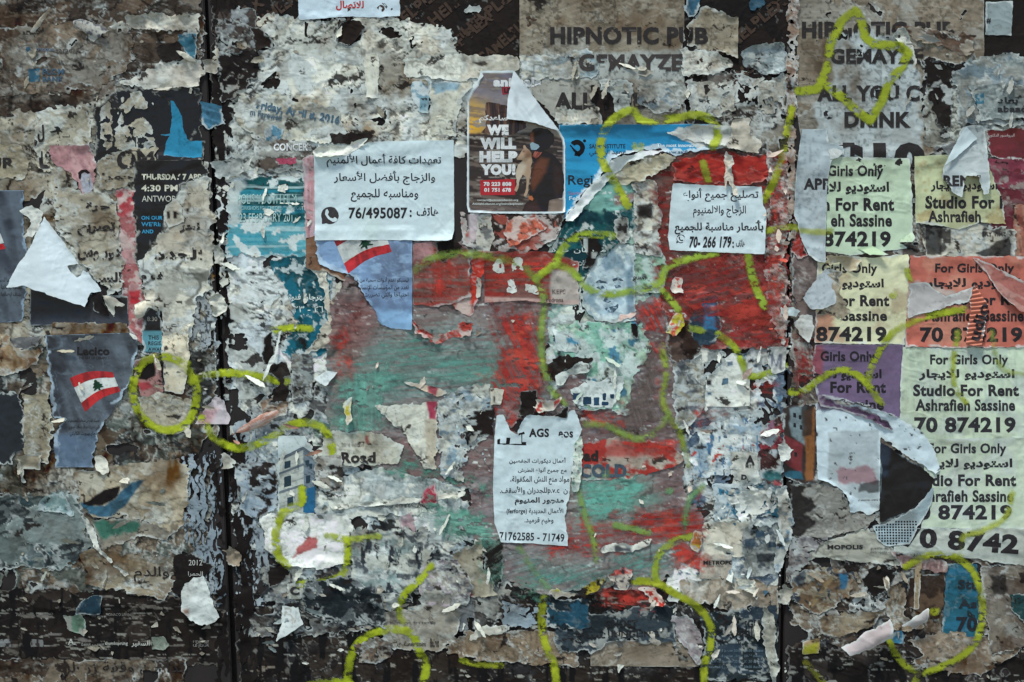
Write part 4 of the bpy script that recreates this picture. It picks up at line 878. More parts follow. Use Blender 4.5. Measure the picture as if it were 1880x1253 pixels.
CP2 = sheet("old_poster", "papers brushed with grey brown paint around and right of the white price sheet", [(880, 830), (1000, 760), (1080, 600), (1200, 540), (1240, 640), (1250, 780), (1255, 900), (1300, 960), (1280, 1010), (1200, 1080), (1000, 1090), (920, 1070), (850, 960)], '#81767a', torn=8, cat="old poster", plies=3, plycols=['#766b6d', '#897e80', '#6c6364'], plysc=70, plyh=.5, crack=.5, relief=.6, wscale=38, rimcol='#8d7f78', rim=1.5, stain=.1, dirt=.2, wear_amt=.25, ink_amt=.015, fleck=.25, paint=(blotch('#cdcbc6', .035, 10, .012, 1.6, .6), area([(1060, 870), (1170, 860), (1200, 920), (1120, 970), (1060, 960)], '#76b0a0', 34, .75, 8), area([(940, 1020), (1110, 1030), (1230, 990), (1240, 1050), (1060, 1090), (960, 1080)], '#6f9f97', 34, .6, 8), streak('#6f5252', -15, 140, 4, .4, .5), streak('#8b8180', 8, 100, 4, .22, .5, seed=8)))
RD = sheet("old_poster", "red brown painted papers around the small phone notice by the right seam", [(1165, 300), (1200, 285), (1330, 275), (1440, 285), (1450, 400), (1448, 640), (1380, 640), (1240, 640), (1215, 560), (1200, 400), (1170, 370)], '#6e3f3c', torn=7, cat="old poster", plies=3, plycols=['#7d3835', '#655350', '#8c3330'], plysc=60, plyh=.5, crack=.4, relief=.6, wscale=30, rimcol='#b98e86', rim=2, stain=.15, dirt=.2, wear_amt=.3, ink_amt=.015, fleck=.4, paint=(blotch('#cfc4bf', .03, 9, .012, 1.6, .6), streak('#8f2f2b', -8, 90, 5, .35, .6), streak('#5e5450', 5, 100, 6, .3, .6, seed=9)))
sheet("torn_paper", "pale green painted paper patch right of the sketched face", [(1160, 460), (1215, 462), (1228, 500), (1215, 535), (1165, 540)], '#8fb7a6', torn=4, paint=(blotch('#b7c6bd', .4, 20, .05), blotch('#5f6a68', .1, 10, .02)), plies=1, plysc=20, **PS)
sheet("torn_paper", "mint green and white worn paper in the centre below the sketched face", [(1015, 600), (1060, 590), (1180, 590), (1195, 640), (1165, 700), (1150, 760), (1060, 750), (1080, 690), (1015, 650)], '#a3c2b3', torn=7, paint=(blotch('#7db09b', .4, 34, .08, k=.8), blotch('#c4d0cb', .35, 22, .03), blotch('#4f8299', .07, 18, .02), blotch('#56625f', .05, 10, .01)), plies=2, plysc=36, plycols=['#b9cbc2', '#94b9a9'], relief=.6, crack=.3, **PS)
sheet("torn_paper", "white torn scrap with a blue edge left in the mint paper", [(1016, 605), (1055, 610), (1066, 632), (1060, 650), (1040, 648), (1018, 636)], '#b8c6cd', torn=4, paint=(area([(1040, 620), (1068, 622), (1066, 632), (1042, 630)], '#2f83a5', 2, .9, 4),), curl=1.5, **PS)
BC = sheet("torn_paper", "blackened curling tear below the white blue edged scrap", [(1000, 672), (1030, 652), (1062, 655), (1090, 660), (1070, 672), (1040, 680), (1020, 700), (1008, 700)], '#2b2725', torn=4, rim=1, relief=.6, **PS)
sheet("torn_paper", "white curved torn scrap under the blackened tear", [(1040, 678), (1065, 665), (1088, 670), (1080, 682), (1045, 690), (1036, 710), (1022, 708), (1018, 690)], '#b9c2c4', torn=3, curl=1.5, **PS)
HB = sheet("torn_poster", "torn photo strip of white houses with dark blue windows in the centre", [(1048, 716), (1085, 700), (1145, 690), (1140, 715), (1125, 748), (1052, 745)], '#b9c4c9', torn=4, cat="torn poster", stain=.1)
for (a, b, c_, d_) in [(1052, 722, 1066, 734), (1070, 728, 1086, 743), (1090, 730, 1100, 744), (1106, 722, 1112, 735), (1120, 724, 1127, 732), (1104, 737, 1118, 745)]:
    sheet("printed_window", None, [(a, b), (c_, b), (c_, d_), (a, d_)], '#274a68', parent=HB, torn=.8, rim=0, flush=True)
# sketched face
FA = sheet("torn_poster", "pale poster with a sketched shouting face in blue ink, centre", [(1080, 470), (1100, 452), (1135, 446), (1164, 452), (1166, 588), (1128, 594), (1094, 590), (1070, 560), (1074, 510)], '#b4c2c8', torn=3.5, cat="torn poster", paint=(area([(1090, 520), (1100, 480), (1160, 480), (1160, 580), (1100, 585)], '#bccbd3', 8, .8), blotch('#8aa0ad', .25, 16, .05, k=.7), area([(1148, 500), (1166, 470), (1166, 590), (1152, 580)], '#5f7c8e', 5, .8, 3), area([(1104, 478), (1118, 462), (1140, 468), (1152, 500), (1130, 492), (1112, 500)], '#6f8899', 4, .8, 3), area([(1078, 505), (1092, 512), (1090, 560), (1076, 555)], '#7f97a5', 5, .7, 3)), stain=.1, relief=.3)
for nm, pl in (("printed_eyebrow", [(1090, 520), (1100, 514), (1112, 517), (1120, 524), (1110, 521), (1098, 520)]), ("printed_eyebrow", [(1124, 513), (1136, 509), (1144, 516), (1134, 514), (1126, 517)]), ("printed_eye", [(1094, 528), (1106, 525), (1112, 530), (1102, 532)]), ("printed_eye", [(1126, 524), (1138, 523), (1142, 528), (1130, 530)]),
               ("printed_nose", [(1112, 528), (1115, 540), (1108, 552), (1116, 557), (1125, 553), (1116, 553), (1114, 549), (1119, 540)]), ("printed_mouth", [(1108, 566), (1118, 563), (1130, 562), (1135, 558), (1134, 566), (1126, 574), (1114, 574)])):
    sheet(nm, None, pl, '#8298a6' if nm == "printed_hat" else '#42586a', parent=FA, torn=1, rim=0, flush=True, g=1, hm=False, paint=(blotch('#8fa3af', .25, 6, .05),))
TQ = sheet("torn_poster", "dark teal poster piece with white Arabic script beside the big blue poster", [(1008, 460), (1045, 400), (1090, 350), (1110, 330), (1165, 335), (1166, 420), (1135, 445), (1100, 480), (1070, 515), (1040, 520), (1012, 490)], '#14555f', torn=5, cat="torn poster", paint=(area([(1085, 350), (1165, 335), (1165, 385), (1060, 395)], '#79a79c', 3, .85, 4, .2, 14, 3, .4), area([(1128, 360), (1165, 355), (1165, 378), (1130, 375)], '#8a4a4c', 4, .7, 3), blotch('#c0c6c2', .07, 12, .01), blotch('#0e404c', .3, 24, .05)), plies=1, plycols=['#1a606a'], plyamt=.3, plysc=34)
text(TQ, "مهرجان خريف", 1000, 455, 1112, 466, '#c9d0cb', .0, wear=.12); text(TQ, "نشاطات عامة", 1040, 478, 1092, 488, '#c9d0cb', wear=.12)
sheet("dark_scrap", "dark tower shaped print with white windows under the yellow green loop", [(1062, 436), (1096, 436), (1104, 455), (1096, 478), (1088, 492), (1066, 494), (1078, 470)], '#232323', torn=2.5, cat="torn paper", paint=(area([(1071, 438), (1079, 438), (1079, 463), (1071, 463)], '#b9c0bd', 1), area([(1086, 464), (1096, 464), (1096, 475), (1086, 475)], '#a5aaa8', 1)), rim=1)
sheet("torn_paper", "black and white smeared scrap hanging from the top of the teal piece", [(1128, 405), (1150, 400), (1158, 430), (1148, 455), (1132, 440)], '#8b8f8e', torn=4, plies=1, plycols=['#232424'], plysc=14, plyamt=.6, **PS)
sheet("torn_paper", "cream crackled paper strip between teal piece and red paper", [(1164, 330), (1200, 330), (1215, 400), (1208, 440), (1215, 470), (1164, 465)], '#bcb9b0', torn=5, plies=2, plycols=['#c9c8c2', '#5d5a56'], plysc=20, stain=.3, paint=(area([(1168, 378), (1200, 372), (1198, 400), (1172, 405)], '#2a2726', 3, .9, 5),), **PS)
text(FA, "QUANT", 1162, 508, 1187, 515, '#2f3a3a', .02, clip=False)
# the big blue poster
BL = sheet("torn_poster", "bright blue institute poster with a black swirl emblem, right of the dog poster", [(1026, 230), (1240, 229), (1300, 229), (1372, 234), (1380, 258), (1335, 272), (1290, 275), (1240, 287), (1215, 277), (1180, 276), (1122, 292), (1108, 318), (1075, 350), (1040, 398), (1026, 410)], '#1c88b8', torn=3.5, w=[0, 0, 0, 1, 1, 1, 1, 1, 1, 1, 1, 1, 1, 1, 0], cat="torn poster", mat='gloss_paper', rim=9, rimcol='#e0e1de', rimgate=False, curl=2, stain=.05, dirt=.1, relief=.45,
           paint=(streak('#2f9cc8', 4, 160, 20, .35, .6, soft=.12), streak('#14607f', 2, 120, 14, .3, .5, seed=6, soft=.12), area([(1228, 245), (1262, 232), (1300, 228), (1390, 230), (1390, 280), (1330, 272), (1285, 272), (1250, 258)], '#c3c1bb', 1, 1, 4, .1, 20)))
text(BL, "SAIFI INSTITUTE", 1082, 265, 1148, 273, '#15222c', .015); text(BL, "معهد الصيفي", 1082, 275, 1148, 288, '#15222c', .0); text(BL, "Regi", 1043, 322, 1088, 345, '#17212a', .01); text(BL, "The most innovative", 1206, 264, 1282, 271, '#c7d8e0', .02); text(BL, "www.saifi", 1215, 277, 1262, 283, '#1b5275', .01); text(BL, "Spring", 1044, 352, 1072, 360, '#8f6f8a', .01); text(BL, "Feb", 1045, 361, 1064, 368, '#c7d8e0', .01)
def ring(cx, cy, r0, r1, a0, a1, n=14): return [(cx + r0 * math.cos(a0 + (a1 - a0) * i / n), cy + r0 * math.sin(a0 + (a1 - a0) * i / n)) for i in range(n + 1)] + [(cx + r1 * math.cos(a1 + (a0 - a1) * i / n), cy + r1 * math.sin(a1 + (a0 - a1) * i / n)) for i in range(n + 1)]
def disc(cx, cy, r, n=18): return [(cx + r * math.cos(2 * math.pi * i / n), cy + r * math.sin(2 * math.pi * i / n)) for i in range(n)]
sheet("emblem", None, ring(1059, 272, 15, 6, math.radians(-140), math.radians(110)), '#1c2128', parent=BL, torn=0, rim=0, flush=True, g=1, hm=False); sheet("emblem_dot", None, disc(1073, 259, 3), '#1c2128', parent=BL, torn=0, rim=0, flush=True, g=1, hm=False)
for k in range(4): sheet("emblem_stripe", None, [(1046 + k * 3, 268 + k * 4.5), (1047 + k * 3, 266 + k * 4.5), (1066 - k * .5, 285 + k * .6), (1065 - k * .6, 287 + k * .6)], '#1c2128', parent=BL, torn=0, rim=0, flush=True, g=1, hm=False)
sheet("torn_paper", "cream wrinkled paper tongue under the lower edge of the blue poster", [(1118, 300), (1175, 280), (1225, 282), (1240, 292), (1210, 315), (1180, 335), (1150, 340), (1122, 325)], '#a9a493', torn=4, plies=1, plysc=20, crack=.6, relief=1, wscale=16, curl=1, **PS)
sheet("torn_paper", "long white diagonal tear running below the lower edge of the blue poster", [(1036, 408), (1046, 388), (1078, 348), (1112, 318), (1122, 296), (1150, 286), (1182, 277), (1216, 278), (1186, 288), (1146, 303), (1126, 322), (1088, 366), (1052, 408)], '#e0e2df', torn=3, rim=0, relief=.9, wscale=12, curl=2.2, stain=.08, dirt=.1, mat='fresh_paper', **PS)
sheet("torn_paper", "white torn ridge at the right end of the blue poster", [(1228, 246), (1262, 236), (1300, 232), (1345, 240), (1378, 250), (1392, 268), (1370, 276), (1330, 270), (1290, 264), (1252, 258)], '#c9c6c0', torn=4, relief=1, wscale=12, curl=2.2, stain=.2, mat='fresh_paper', **PS)
sheet("torn_paper", "bright red painted paper tongue above the small phone notice", [(1232, 300), (1280, 285), (1335, 282), (1412, 290), (1420, 330), (1380, 342), (1320, 336), (1270, 336), (1236, 330)], '#9c2f2b', torn=4, paint=(streak('#7b2a28', -15, 60, 6, .4, .7), streak('#b8463c', 10, 60, 6, .2, .6, seed=5)), relief=.9, wscale=20, curl=1.5, rimcol='#c98d83', **PS)
sheet("torn_paper", "white and grey lifted paper tongue right of the blue poster", [(1345, 222), (1378, 218), (1376, 245), (1400, 265), (1390, 282), (1350, 275), (1330, 270), (1340, 250)], '#b2aca4', torn=4, relief=.9, wscale=14, curl=2, **PS)
sheet("torn_paper", "pink and red scabbed paper edging the left of the right seam", [(1408, 280), (1448, 280), (1450, 400), (1440, 470), (1452, 560), (1440, 640), (1405, 560), (1402, 480), (1412, 380)], '#a8827c', torn=6, plies=3, plycols=['#a3322d', '#c0aaa3', '#6e5c57'], plysc=18, crack=.5, relief=.8, **PS)
sheet("torn_paper", "rust and white torn papers left of the dark event strip under the dog poster", [(845, 390), (1040, 392), (1020, 440), (960, 470), (885, 470), (850, 450)], '#3c3634', torn=4, plies=2, plycols=['#b9a9a3', '#8d4a40'], plysc=26, plyamt=.5, paint=(area([(860, 392), (880, 392), (884, 440), (862, 444)], '#c0b0b3', 3, .9),), **PS)
sheet("torn_paper", "salmon hand shaped painted scrap under the dog poster", [(930, 402), (985, 398), (1000, 420), (965, 440), (935, 455), (925, 430)], '#c46a58', torn=4, paint=(blotch('#ccb3aa', .35, 14, .03),), relief=.6, **PS)
sheet("torn_paper", "pale vertical scrap with speckled print under the dog poster", [(878, 396), (900, 394), (908, 440), (896, 466), (872, 470), (874, 430)], '#b5b6b3', torn=3, plies=1, plycols=['#5d6468'], plysc=12, plyamt=.35, **PS)
# the poster with white flames and red paint
WF = sheet("torn_poster", "poster with worn white glyphs over red brown brushed paint, left of the face", [(888, 462), (1000, 462), (1062, 480), (1064, 562), (960, 552), (890, 556)], '#7c3d38', torn=2, w=[1, 1, 1, 1, 0, 0], cat="torn poster", paint=(streak('#94312c', -4, 100, 5, .4, .7), streak('#6a5e59', 0, 100, 5, .3, .7, seed=8), area([(1010, 495), (1064, 495), (1064, 562), (1012, 556)], '#b7aca3', 5, .9, 4), area([(888, 545), (1064, 552), (1064, 566), (888, 560)], '#c3a49c', 2, .8)), rimcol='#cfbfb8', stain=.1)
text(WF, "KEPS", 1014, 532, 1038, 540, '#5b4a48', wear=.15); text(WF, "Pedrona", 1003, 547, 1034, 555, '#3b2f2e', .005)
sheet("torn_paper", "vertical red painted strip with a white torn foot, centre left", [(868, 462), (890, 458), (884, 520), (870, 575), (862, 582), (835, 570), (830, 555), (862, 540)], '#b03a30', torn=3, paint=(area([(838, 550), (862, 548), (866, 580), (835, 575)], '#c9b5ac', 4, .9, 4),), curl=1.5, relief=.7, **PS)
sheet("torn_paper", "pale vertical slip with red brush marks beside the red painted strip", [(876, 510), (884, 512), (882, 545), (874, 548)], '#b5b0ab', torn=2, curl=1, **PS)
sheet("torn_paper", "red and white curling torn edge below the small flag poster", [(758, 590), (775, 600), (800, 616), (835, 605), (850, 590), (870, 595), (860, 620), (800, 630), (765, 612)], '#a4403a', torn=4, paint=(blotch('#c3aaa2', .3, 14, .03),), curl=2, relief=.8, **PS)
sheet("torn_paper", "pink red painted panel right of the small flag poster", [(758, 448), (798, 444), (860, 452), (866, 545), (830, 560), (800, 565), (758, 560)], '#7d4a46', torn=2, w=[0, 1, 1, 1, 1, 1, 0], paint=(streak('#8f3d38', -4, 90, 5, .4, .7), streak('#6b6460', 2, 90, 5, .3, .7, seed=8), area([(756, 440), (795, 440), (795, 470), (756, 480)], '#b98a8c', 6, .8, 4)), plies=1, plycols=['#7f4f4a'], plysc=50, relief=.5, **PS)
sheet("torn_paper", "black petal shaped tear under the corner of the aluminium notice", [(800, 446), (834, 440), (848, 452), (836, 472), (812, 484), (802, 470)], '#25211f', torn=2, rim=1.5, rimcol='#8f928c', curl=1.5, **PS)
# ---------------------------------------------------------------- right strip of the middle board, lower middle
sheet("torn_paper", "white blank torn sheet with small icons, left of the right seam", [(1298, 690), (1318, 675), (1345, 648), (1362, 662), (1376, 685), (1376, 745), (1340, 748), (1292, 746)], '#d3dadb', torn=3, w=[1, 1, 1, 1, 0, 0, 0, 0], curl=1.2, stain=.25, paint=(area([(1297, 698), (1306, 698), (1306, 708), (1297, 708)], '#2b3038', 1), area([(1298, 720), (1306, 720), (1306, 726), (1298, 726)], '#41617a', 1), area([(1334, 665), (1346, 662), (1346, 672), (1334, 674)], '#3c5a76', 1.5, .9, 2)), **PS)
sheet("torn_poster", "dark blue house front print under the red paper, left of the right seam", [(1285, 545), (1315, 542), (1325, 600), (1310, 630), (1275, 640), (1262, 600)], '#28455c', torn=4, cat="torn poster", paint=(area([(1290, 560), (1312, 558), (1315, 605), (1292, 608)], '#2f7098', 3, .9, 3), area([(1304, 562), (1310, 562), (1310, 575), (1304, 575)], '#9fb4be', 1)), stain=.1)
sheet("torn_poster", "dark brown torn print left of the dark blue house front", [(1225, 600), (1262, 590), (1285, 640), (1275, 665), (1240, 670), (1222, 640)], '#3b302c', torn=4, cat="torn poster", plies=1, plycols=['#5d5049'], plysc=20)
sheet("torn_poster", "grey patchwork of torn prints under the dark brown print", [(1235, 668), (1290, 650), (1294, 745), (1270, 785), (1240, 790), (1236, 720)], '#9fa3a2', torn=5, cat="torn poster", plies=3, plycols=['#c2c6c6', '#56606a', '#87806f'], plysc=18, stain=.3)
sheet("torn_paper", "large white shred fan beside the right seam at two thirds height", [(1270, 790), (1300, 775), (1360, 765), (1430, 775), (1420, 830), (1400, 880), (1340, 870), (1270, 882), (1262, 840)], '#d0dae0', torn=7, plies=3, plycols=['#cdd5d9', '#8ba0b0', '#b1b8bb'], plysc=30, holes=.05, hsc=20, relief=.7, paint=(blotch('#4b7294', .10, 14, .02, .5, 1.6), blotch('#b0483f', .03, 9, .01)), **PS)
MI = sheet("torn_paper", "white torn ticket scrap with a black triangle mark beside the right seam", [(1340, 830), (1395, 825), (1402, 890), (1345, 890)], '#c1c7c8', torn=5, plies=1, plysc=16, **PS)
text(MI, "MITT", 1368, 853, 1384, 859, '#2a2b2c', .01); text(MI, "A", 1368, 836, 1385, 853, '#2a2b2c', .03); text(MI, "TICKETS", 1352, 822, 1385, 829, '#5b5f63', clip=False); text(MI, "D", 1360, 871, 1370, 881, '#2a2b2c', .04)
sheet("torn_paper", "blue printed scrap with white shreds beside the right seam", [(1308, 890), (1370, 885), (1430, 890), (1425, 950), (1365, 955), (1310, 955)], '#2b6c90', torn=6, plies=2, plycols=['#c3cbce', '#b7c0c4'], plysc=18, plyamt=.5, holes=.05, relief=.6, **PS)
sheet("torn_paper", "white shredded lump over the blue printed scrap", [(1345, 905), (1410, 895), (1425, 920), (1395, 945), (1370, 975), (1352, 945)], '#d5dcdf', torn=5, relief=1, wscale=10, holes=.06, hsc=9, curl=1.5, **PS)
sheet("torn_paper", "beige pale paper with small captions, lower right of the middle board", [(1290, 960), (1375, 955), (1370, 1020), (1290, 1030)], '#b7b5ad', torn=5, plies=2, plysc=24, stain=.3, **PS)
sheet("torn_poster", "torn photo of a block of flats beside the right seam, lower", [(1362, 970), (1432, 960), (1432, 1055), (1365, 1060)], '#93a0a6', torn=5, cat="torn poster", plies=2, plycols=['#b9c0c2', '#4d5f6d'], plysc=14, plyamt=.5, paint=(area([(1368, 990), (1384, 990), (1384, 1002), (1368, 1002)], '#36566f', 1.5, .9, 2), area([(1388, 975), (1402, 975), (1402, 985), (1388, 985)], '#36566f', 1.5, .9, 2), area([(1410, 995), (1428, 995), (1428, 1006), (1410, 1006)], '#36566f', 1.5, .9, 2), area([(1390, 1020), (1428, 1016), (1428, 1028), (1390, 1032)], '#2d3b47', 1.5, .9, 3)))
ME = sheet("notice_sheet", "small pale card with a black festival word, lower right of the middle board", [(1285, 1020), (1342, 1018), (1344, 1055), (1338, 1065), (1283, 1062)], '#b4ada6', torn=1.5, cat="notice sheet", w=[1, 0, 1, 0, 0], stain=.3, curl=1.5)
text(ME, "METROPOLIS", 1291, 1029, 1362, 1037, '#26262a', .03); text(ME, "BM CINEMAS", 1298, 1038, 1325, 1041, '#444', cell=9) if False else text(ME, "EMPIRE CINEMA", 1298, 1038, 1328, 1041, '#444444', cell=9)
sheet("torn_paper", "long pale brown streaked paper with fringed foot, lower right of the middle board", [(1250, 1065), (1360, 1060), (1430, 1075), (1440, 1150), (1425, 1165), (1380, 1110), (1350, 1135), (1330, 1120), (1300, 1105), (1255, 1110)], '#a59b90', torn=6, plies=1, plysc=24, relief=.7, stain=.4, **PS)
# photos left of the paint
HO = sheet("torn_poster", "torn photo of a tall old house front with shuttered windows, left of centre", [(511, 800), (560, 800), (575, 832), (579, 900), (579, 942), (545, 946), (511, 940)], '#c2cac9', torn=2, w=[0, 1, 1, 0, 1, 1, 0], cat="torn poster", stain=.1, mat='fresh_paper')
def ph(nm, pl, c, eps=.2, **k): return sheet(nm, None, pl, c, parent=HO, torn=.3, rim=0, flush=True, g=1, hm=False, eps=eps, stain=.1, **k)
ph("printed_facade", [(514, 846), (557, 826), (559, 944), (513, 938)], '#b4b6ae', paint=(streak('#8f9290', -20, 60, 3, .25, .6),))
ph("printed_facade", [(557, 826), (577, 842), (579, 902), (559, 908)], '#7b8791', paint=(streak('#525f6b', 30, 50, 3, .3, .7),))
ph("printed_blue_wall", [(559, 898), (579, 893), (579, 943), (557, 941)], '#235f88', .3)
for q in ([(512, 842), (557, 820), (580, 838), (580, 842), (557, 826), (512, 848)], [(513, 868), (557, 851), (579, 866), (579, 869), (557, 855), (513, 872)], [(513, 902), (558, 888), (558, 892), (513, 906)]): ph("printed_cornice", q, '#5d6a73', .4)
for (a, b, w_, h_) in ((523, 848, 11, 13), (522, 876, 13, 19), (528, 914, 11, 16), (561, 846, 7, 12), (568, 852, 6, 10), (562, 874, 8, 14)):
    f_ = ph("printed_window", [(a, b), (a + w_, b - w_ * .25), (a + w_, b + h_ - w_ * .25), (a, b + h_)], '#2c4655', .4)
RO = sheet("torn_paper", "pale torn sheet with a cut off black word above the teal brushed band", [(590, 790), (700, 795), (740, 820), (730, 850), (640, 855), (590, 850)], '#b3b5ae', torn=4, plies=1, plysc=30, stain=.3, paint=(area([(670, 798), (675, 798), (680, 815), (672, 815)], '#8f2f30', 2, .8, 2),), **PS)
text(RO, "Road", 627, 830, 690, 850, '#2b2a28', .03, wear=.1); text(RO, "2016 edition", 628, 813, 668, 820, '#76726b', wear=.2)
CL = sheet("torn_paper", "red tinted torn sheet with cut off blue grey capitals right of the price list", [(1060, 815), (1150, 800), (1235, 820), (1262, 850), (1150, 880), (1062, 882)], '#a89e98', torn=4, paint=(blotch('#a33a34', .45, 26, .06), area([(1060, 815), (1235, 815), (1235, 835), (1060, 840)], '#9c3732', 6, .8, 6)), **PS)
text(CL, "Road", 1040, 827, 1098, 847, '#2b2624', .04); text(CL, "COLD", 1064, 852, 1150, 877, '#3d5566', .04, wear=.05)
VO = sheet("torn_paper", "pale sheet with a thin serif line of text, left of the price list", [(590, 875), (700, 862), (800, 880), (845, 905), (846, 950), (800, 945), (640, 950), (580, 940)], '#ccd2d0', torn=5, plies=2, plycols=['#c6cccb', '#9fa8a8'], plysc=30, stain=.25, crack=.4, **PS)
text(VO, "volunteer. Make a change", 678, 923, 775, 934, '#3a3a38', wear=.12); text(VO, "En partner", 593, 914, 612, 919, '#3a3a38', wear=.1)
sheet("torn_paper", "long thin white paper ridge above the serif line of text", [(606, 928), (680, 920), (760, 914), (830, 905), (846, 908), (780, 922), (700, 928), (640, 932), (610, 934)], '#c9cdca', torn=2.5, curl=2, relief=1, wscale=12, **PS)
sheet("torn_paper", "crimson triangle scrap at the right end of the white paper ridge", [(780, 900), (800, 885), (803, 930), (770, 925)], '#a12a4a', torn=2, rim=2, **PS)
sheet("torn_paper", "dusty pink scrap lower right of the serif text", [(735, 950), (755, 938), (765, 980), (760, 1000), (735, 995)], '#b59aa6', torn=3, **PS)
WR = sheet("torn_poster", "white torn poster piece with a red smear inside the lower left spray hook", [(478, 945), (540, 940), (580, 945), (640, 940), (650, 985), (640, 1030), (610, 1040), (560, 1043), (510, 1030), (490, 1005)], '#d4dadb', torn=4, cat="torn poster", plies=1, plysc=34, stain=.15, curl=1.2, rim=4, paint=(area([(538, 1025), (555, 995), (575, 988), (582, 980), (586, 992), (584, 1008), (566, 1012), (545, 1022)], '#a83c3f', 2, .9, 6),))
sheet("torn_poster", "layered blue grey torn print right of the red smear sheet", [(640, 975), (780, 970), (800, 1000), (780, 1080), (700, 1110), (640, 1070)], '#b1b8b7', torn=7, cat="torn poster", plies=3, plycols=['#c9cdcb', '#44525e', '#8fa09e'], plysc=26, stain=.3, paint=(blotch('#35404a', .15, 22, .02, .6, 1.6),))
sheet("torn_poster", "fringed beige paper tongue with a red crease, left below the price list", [(830, 1020), (862, 1000), (888, 985), (886, 1040), (900, 1070), (920, 1095), (880, 1100), (862, 1088), (848, 1050)], '#a9a69a', torn=5, cat="torn poster", relief=.7, stain=.3, curl=1.5, paint=(area([(836, 1030), (846, 1045), (870, 1095), (864, 1097), (842, 1055)], '#8c3a37', 1.5, .9, 2),))
sheet("dark_scrap", "dark green streaked torn panel below the left foot of the price list", [(885, 985), (925, 985), (925, 1070), (908, 1080), (890, 1045)], '#262b2a', torn=4, cat="torn paper", paint=(streak('#6f7d78', -35, 50, 3, .25, .7),))
sheet("torn_paper", "torn patch of grey, pink and purple paper at the lower centre", [(770, 1040), (830, 1020), (870, 1070), (860, 1110), (800, 1120), (770, 1100)], '#9a9896', torn=6, plies=3, plycols=['#b7a7ae', '#6c6f74', '#aba79d'], plysc=22, relief=.7, **PS)
sheet("torn_paper", "white draped torn flap with a ragged lower edge, lower centre left", [(660, 1085), (740, 1090), (738, 1105), (720, 1120), (706, 1122), (690, 1105)], '#b7bec0', torn=3, curl=1.5, relief=.8, **PS)
WB = sheet("torn_poster", "beige caption sheet inside the bottom spray loop", [(700, 1125), (800, 1110), (845, 1115), (842, 1180), (800, 1195), (700, 1190)], '#93908a', torn=5, cat="torn poster", plies=1, plysc=30, stain=.4)
text(WB, "l'humanite des temps", 712, 1140, 800, 1146, '#35322e', wear=.2); text(WB, "Conservatoire", 742, 1178, 782, 1186, '#35322e', .02, wear=.15); text(WB, "Beirut", 790, 1172, 806, 1188, '#35322e', .02, wear=.1)
sheet("torn_paper", "brown rust stained paper left of the foot of the dark teal poster", [(820, 1185), (860, 1160), (935, 1155), (1060, 1160), (1070, 1180), (1060, 1222), (930, 1215), (820, 1205)], '#807566', torn=6, plies=2, plysc=30, stain=.9, crack=.4, dirt=.5, **PS)
BG = sheet("torn_paper", "large blank brown paper rectangle at the bottom centre", [(1084, 1190), (1120, 1175), (1260, 1168), (1282, 1170), (1284, 1224), (1084, 1223)], '#877f75', torn=4, w=[1, 1, 1, 0, 0, 0], stain=.4, dirt=.4, **PS)
GP = sheet("torn_poster", "dark blue theatre poster with black Arabic script, bottom centre", [(1020, 1120), (1085, 1125), (1240, 1110), (1240, 1180), (1120, 1175), (1085, 1200), (1020, 1195)], '#253845', torn=6, cat="torn poster", plies=1, plycols=['#3c4f5b'], plysc=30, paint=(blotch('#8b8d8a', .2, 18, .02),), stain=.2)
text(GP, "أشباح", 1055, 1150, 1120, 1180, '#16191c', .0, wear=.08); text(GP, "GHOST", 1110, 1138, 1170, 1152, '#1a1d20', .02, wear=.15); text(GP, "JUNGLING", 1120, 1158, 1208, 1172, '#1a1d20', .02, wear=.2)
GP2 = sheet("torn_poster", "dark blue theatre poster with black Arabic script beside the right seam foot", [(1290, 1125), (1440, 1110), (1432, 1250), (1290, 1250)], '#22343f', torn=6, cat="torn poster", plies=1, plycols=['#34495a'], plysc=30, paint=(blotch('#8b8d8a', .1, 18, .02),), stain=.2)
text(GP2, "أشباح", 1312, 1140, 1372, 1178, '#15181b', .0, wear=.05); text(GP2, "شادي", 1350, 1150, 1400, 1182, '#15181b', .0, wear=.08); text(GP2, "GHOST", 1372, 1138, 1425, 1152, '#1a1d20', .02, wear=.2)
for i in range(4): text(GP2, "Vendredi 8 janvier 2016 - 20h30 theatre", 1300, 1192 + i * 10, 1400, 1198 + i * 10, '#5f7480', wear=.3, cell=10)
sheet("torn_paper", "grey purple vertical torn band left of the theatre poster by the right seam", [(1232, 1130), (1262, 1128), (1285, 1165), (1292, 1180), (1284, 1222), (1240, 1170)], '#8f8890', torn=5, plies=1, plysc=18, **PS)
sheet("torn_poster", "teal and blue printed window scrap at the foot of the painted area", [(1000, 1100), (1080, 1100), (1084, 1152), (1044, 1152), (1004, 1150)], '#1f5270', torn=4, cat="torn poster", plies=1, plycols=['#17262f'], plysc=20, plyamt=.4)
sheet("chipped_paint", "light blue chipped paint below the left foot of the painted area", [(925, 1105), (985, 1118), (990, 1150), (925, 1152)], '#8c9fb1', cat="chipped paint", torn=5, holes=.15, hsc=10, relief=.1, rim=0)
C1S = sheet("torn_paper", "small grey square of paper with a bold round letter, lower left of centre", [(527, 1072), (557, 1070), (558, 1098), (528, 1100)], '#8f938f', torn=1.5, stain=.3, **PS)
text(C1S, "C", 533, 1076, 551, 1092, '#2b2d2f', .04)
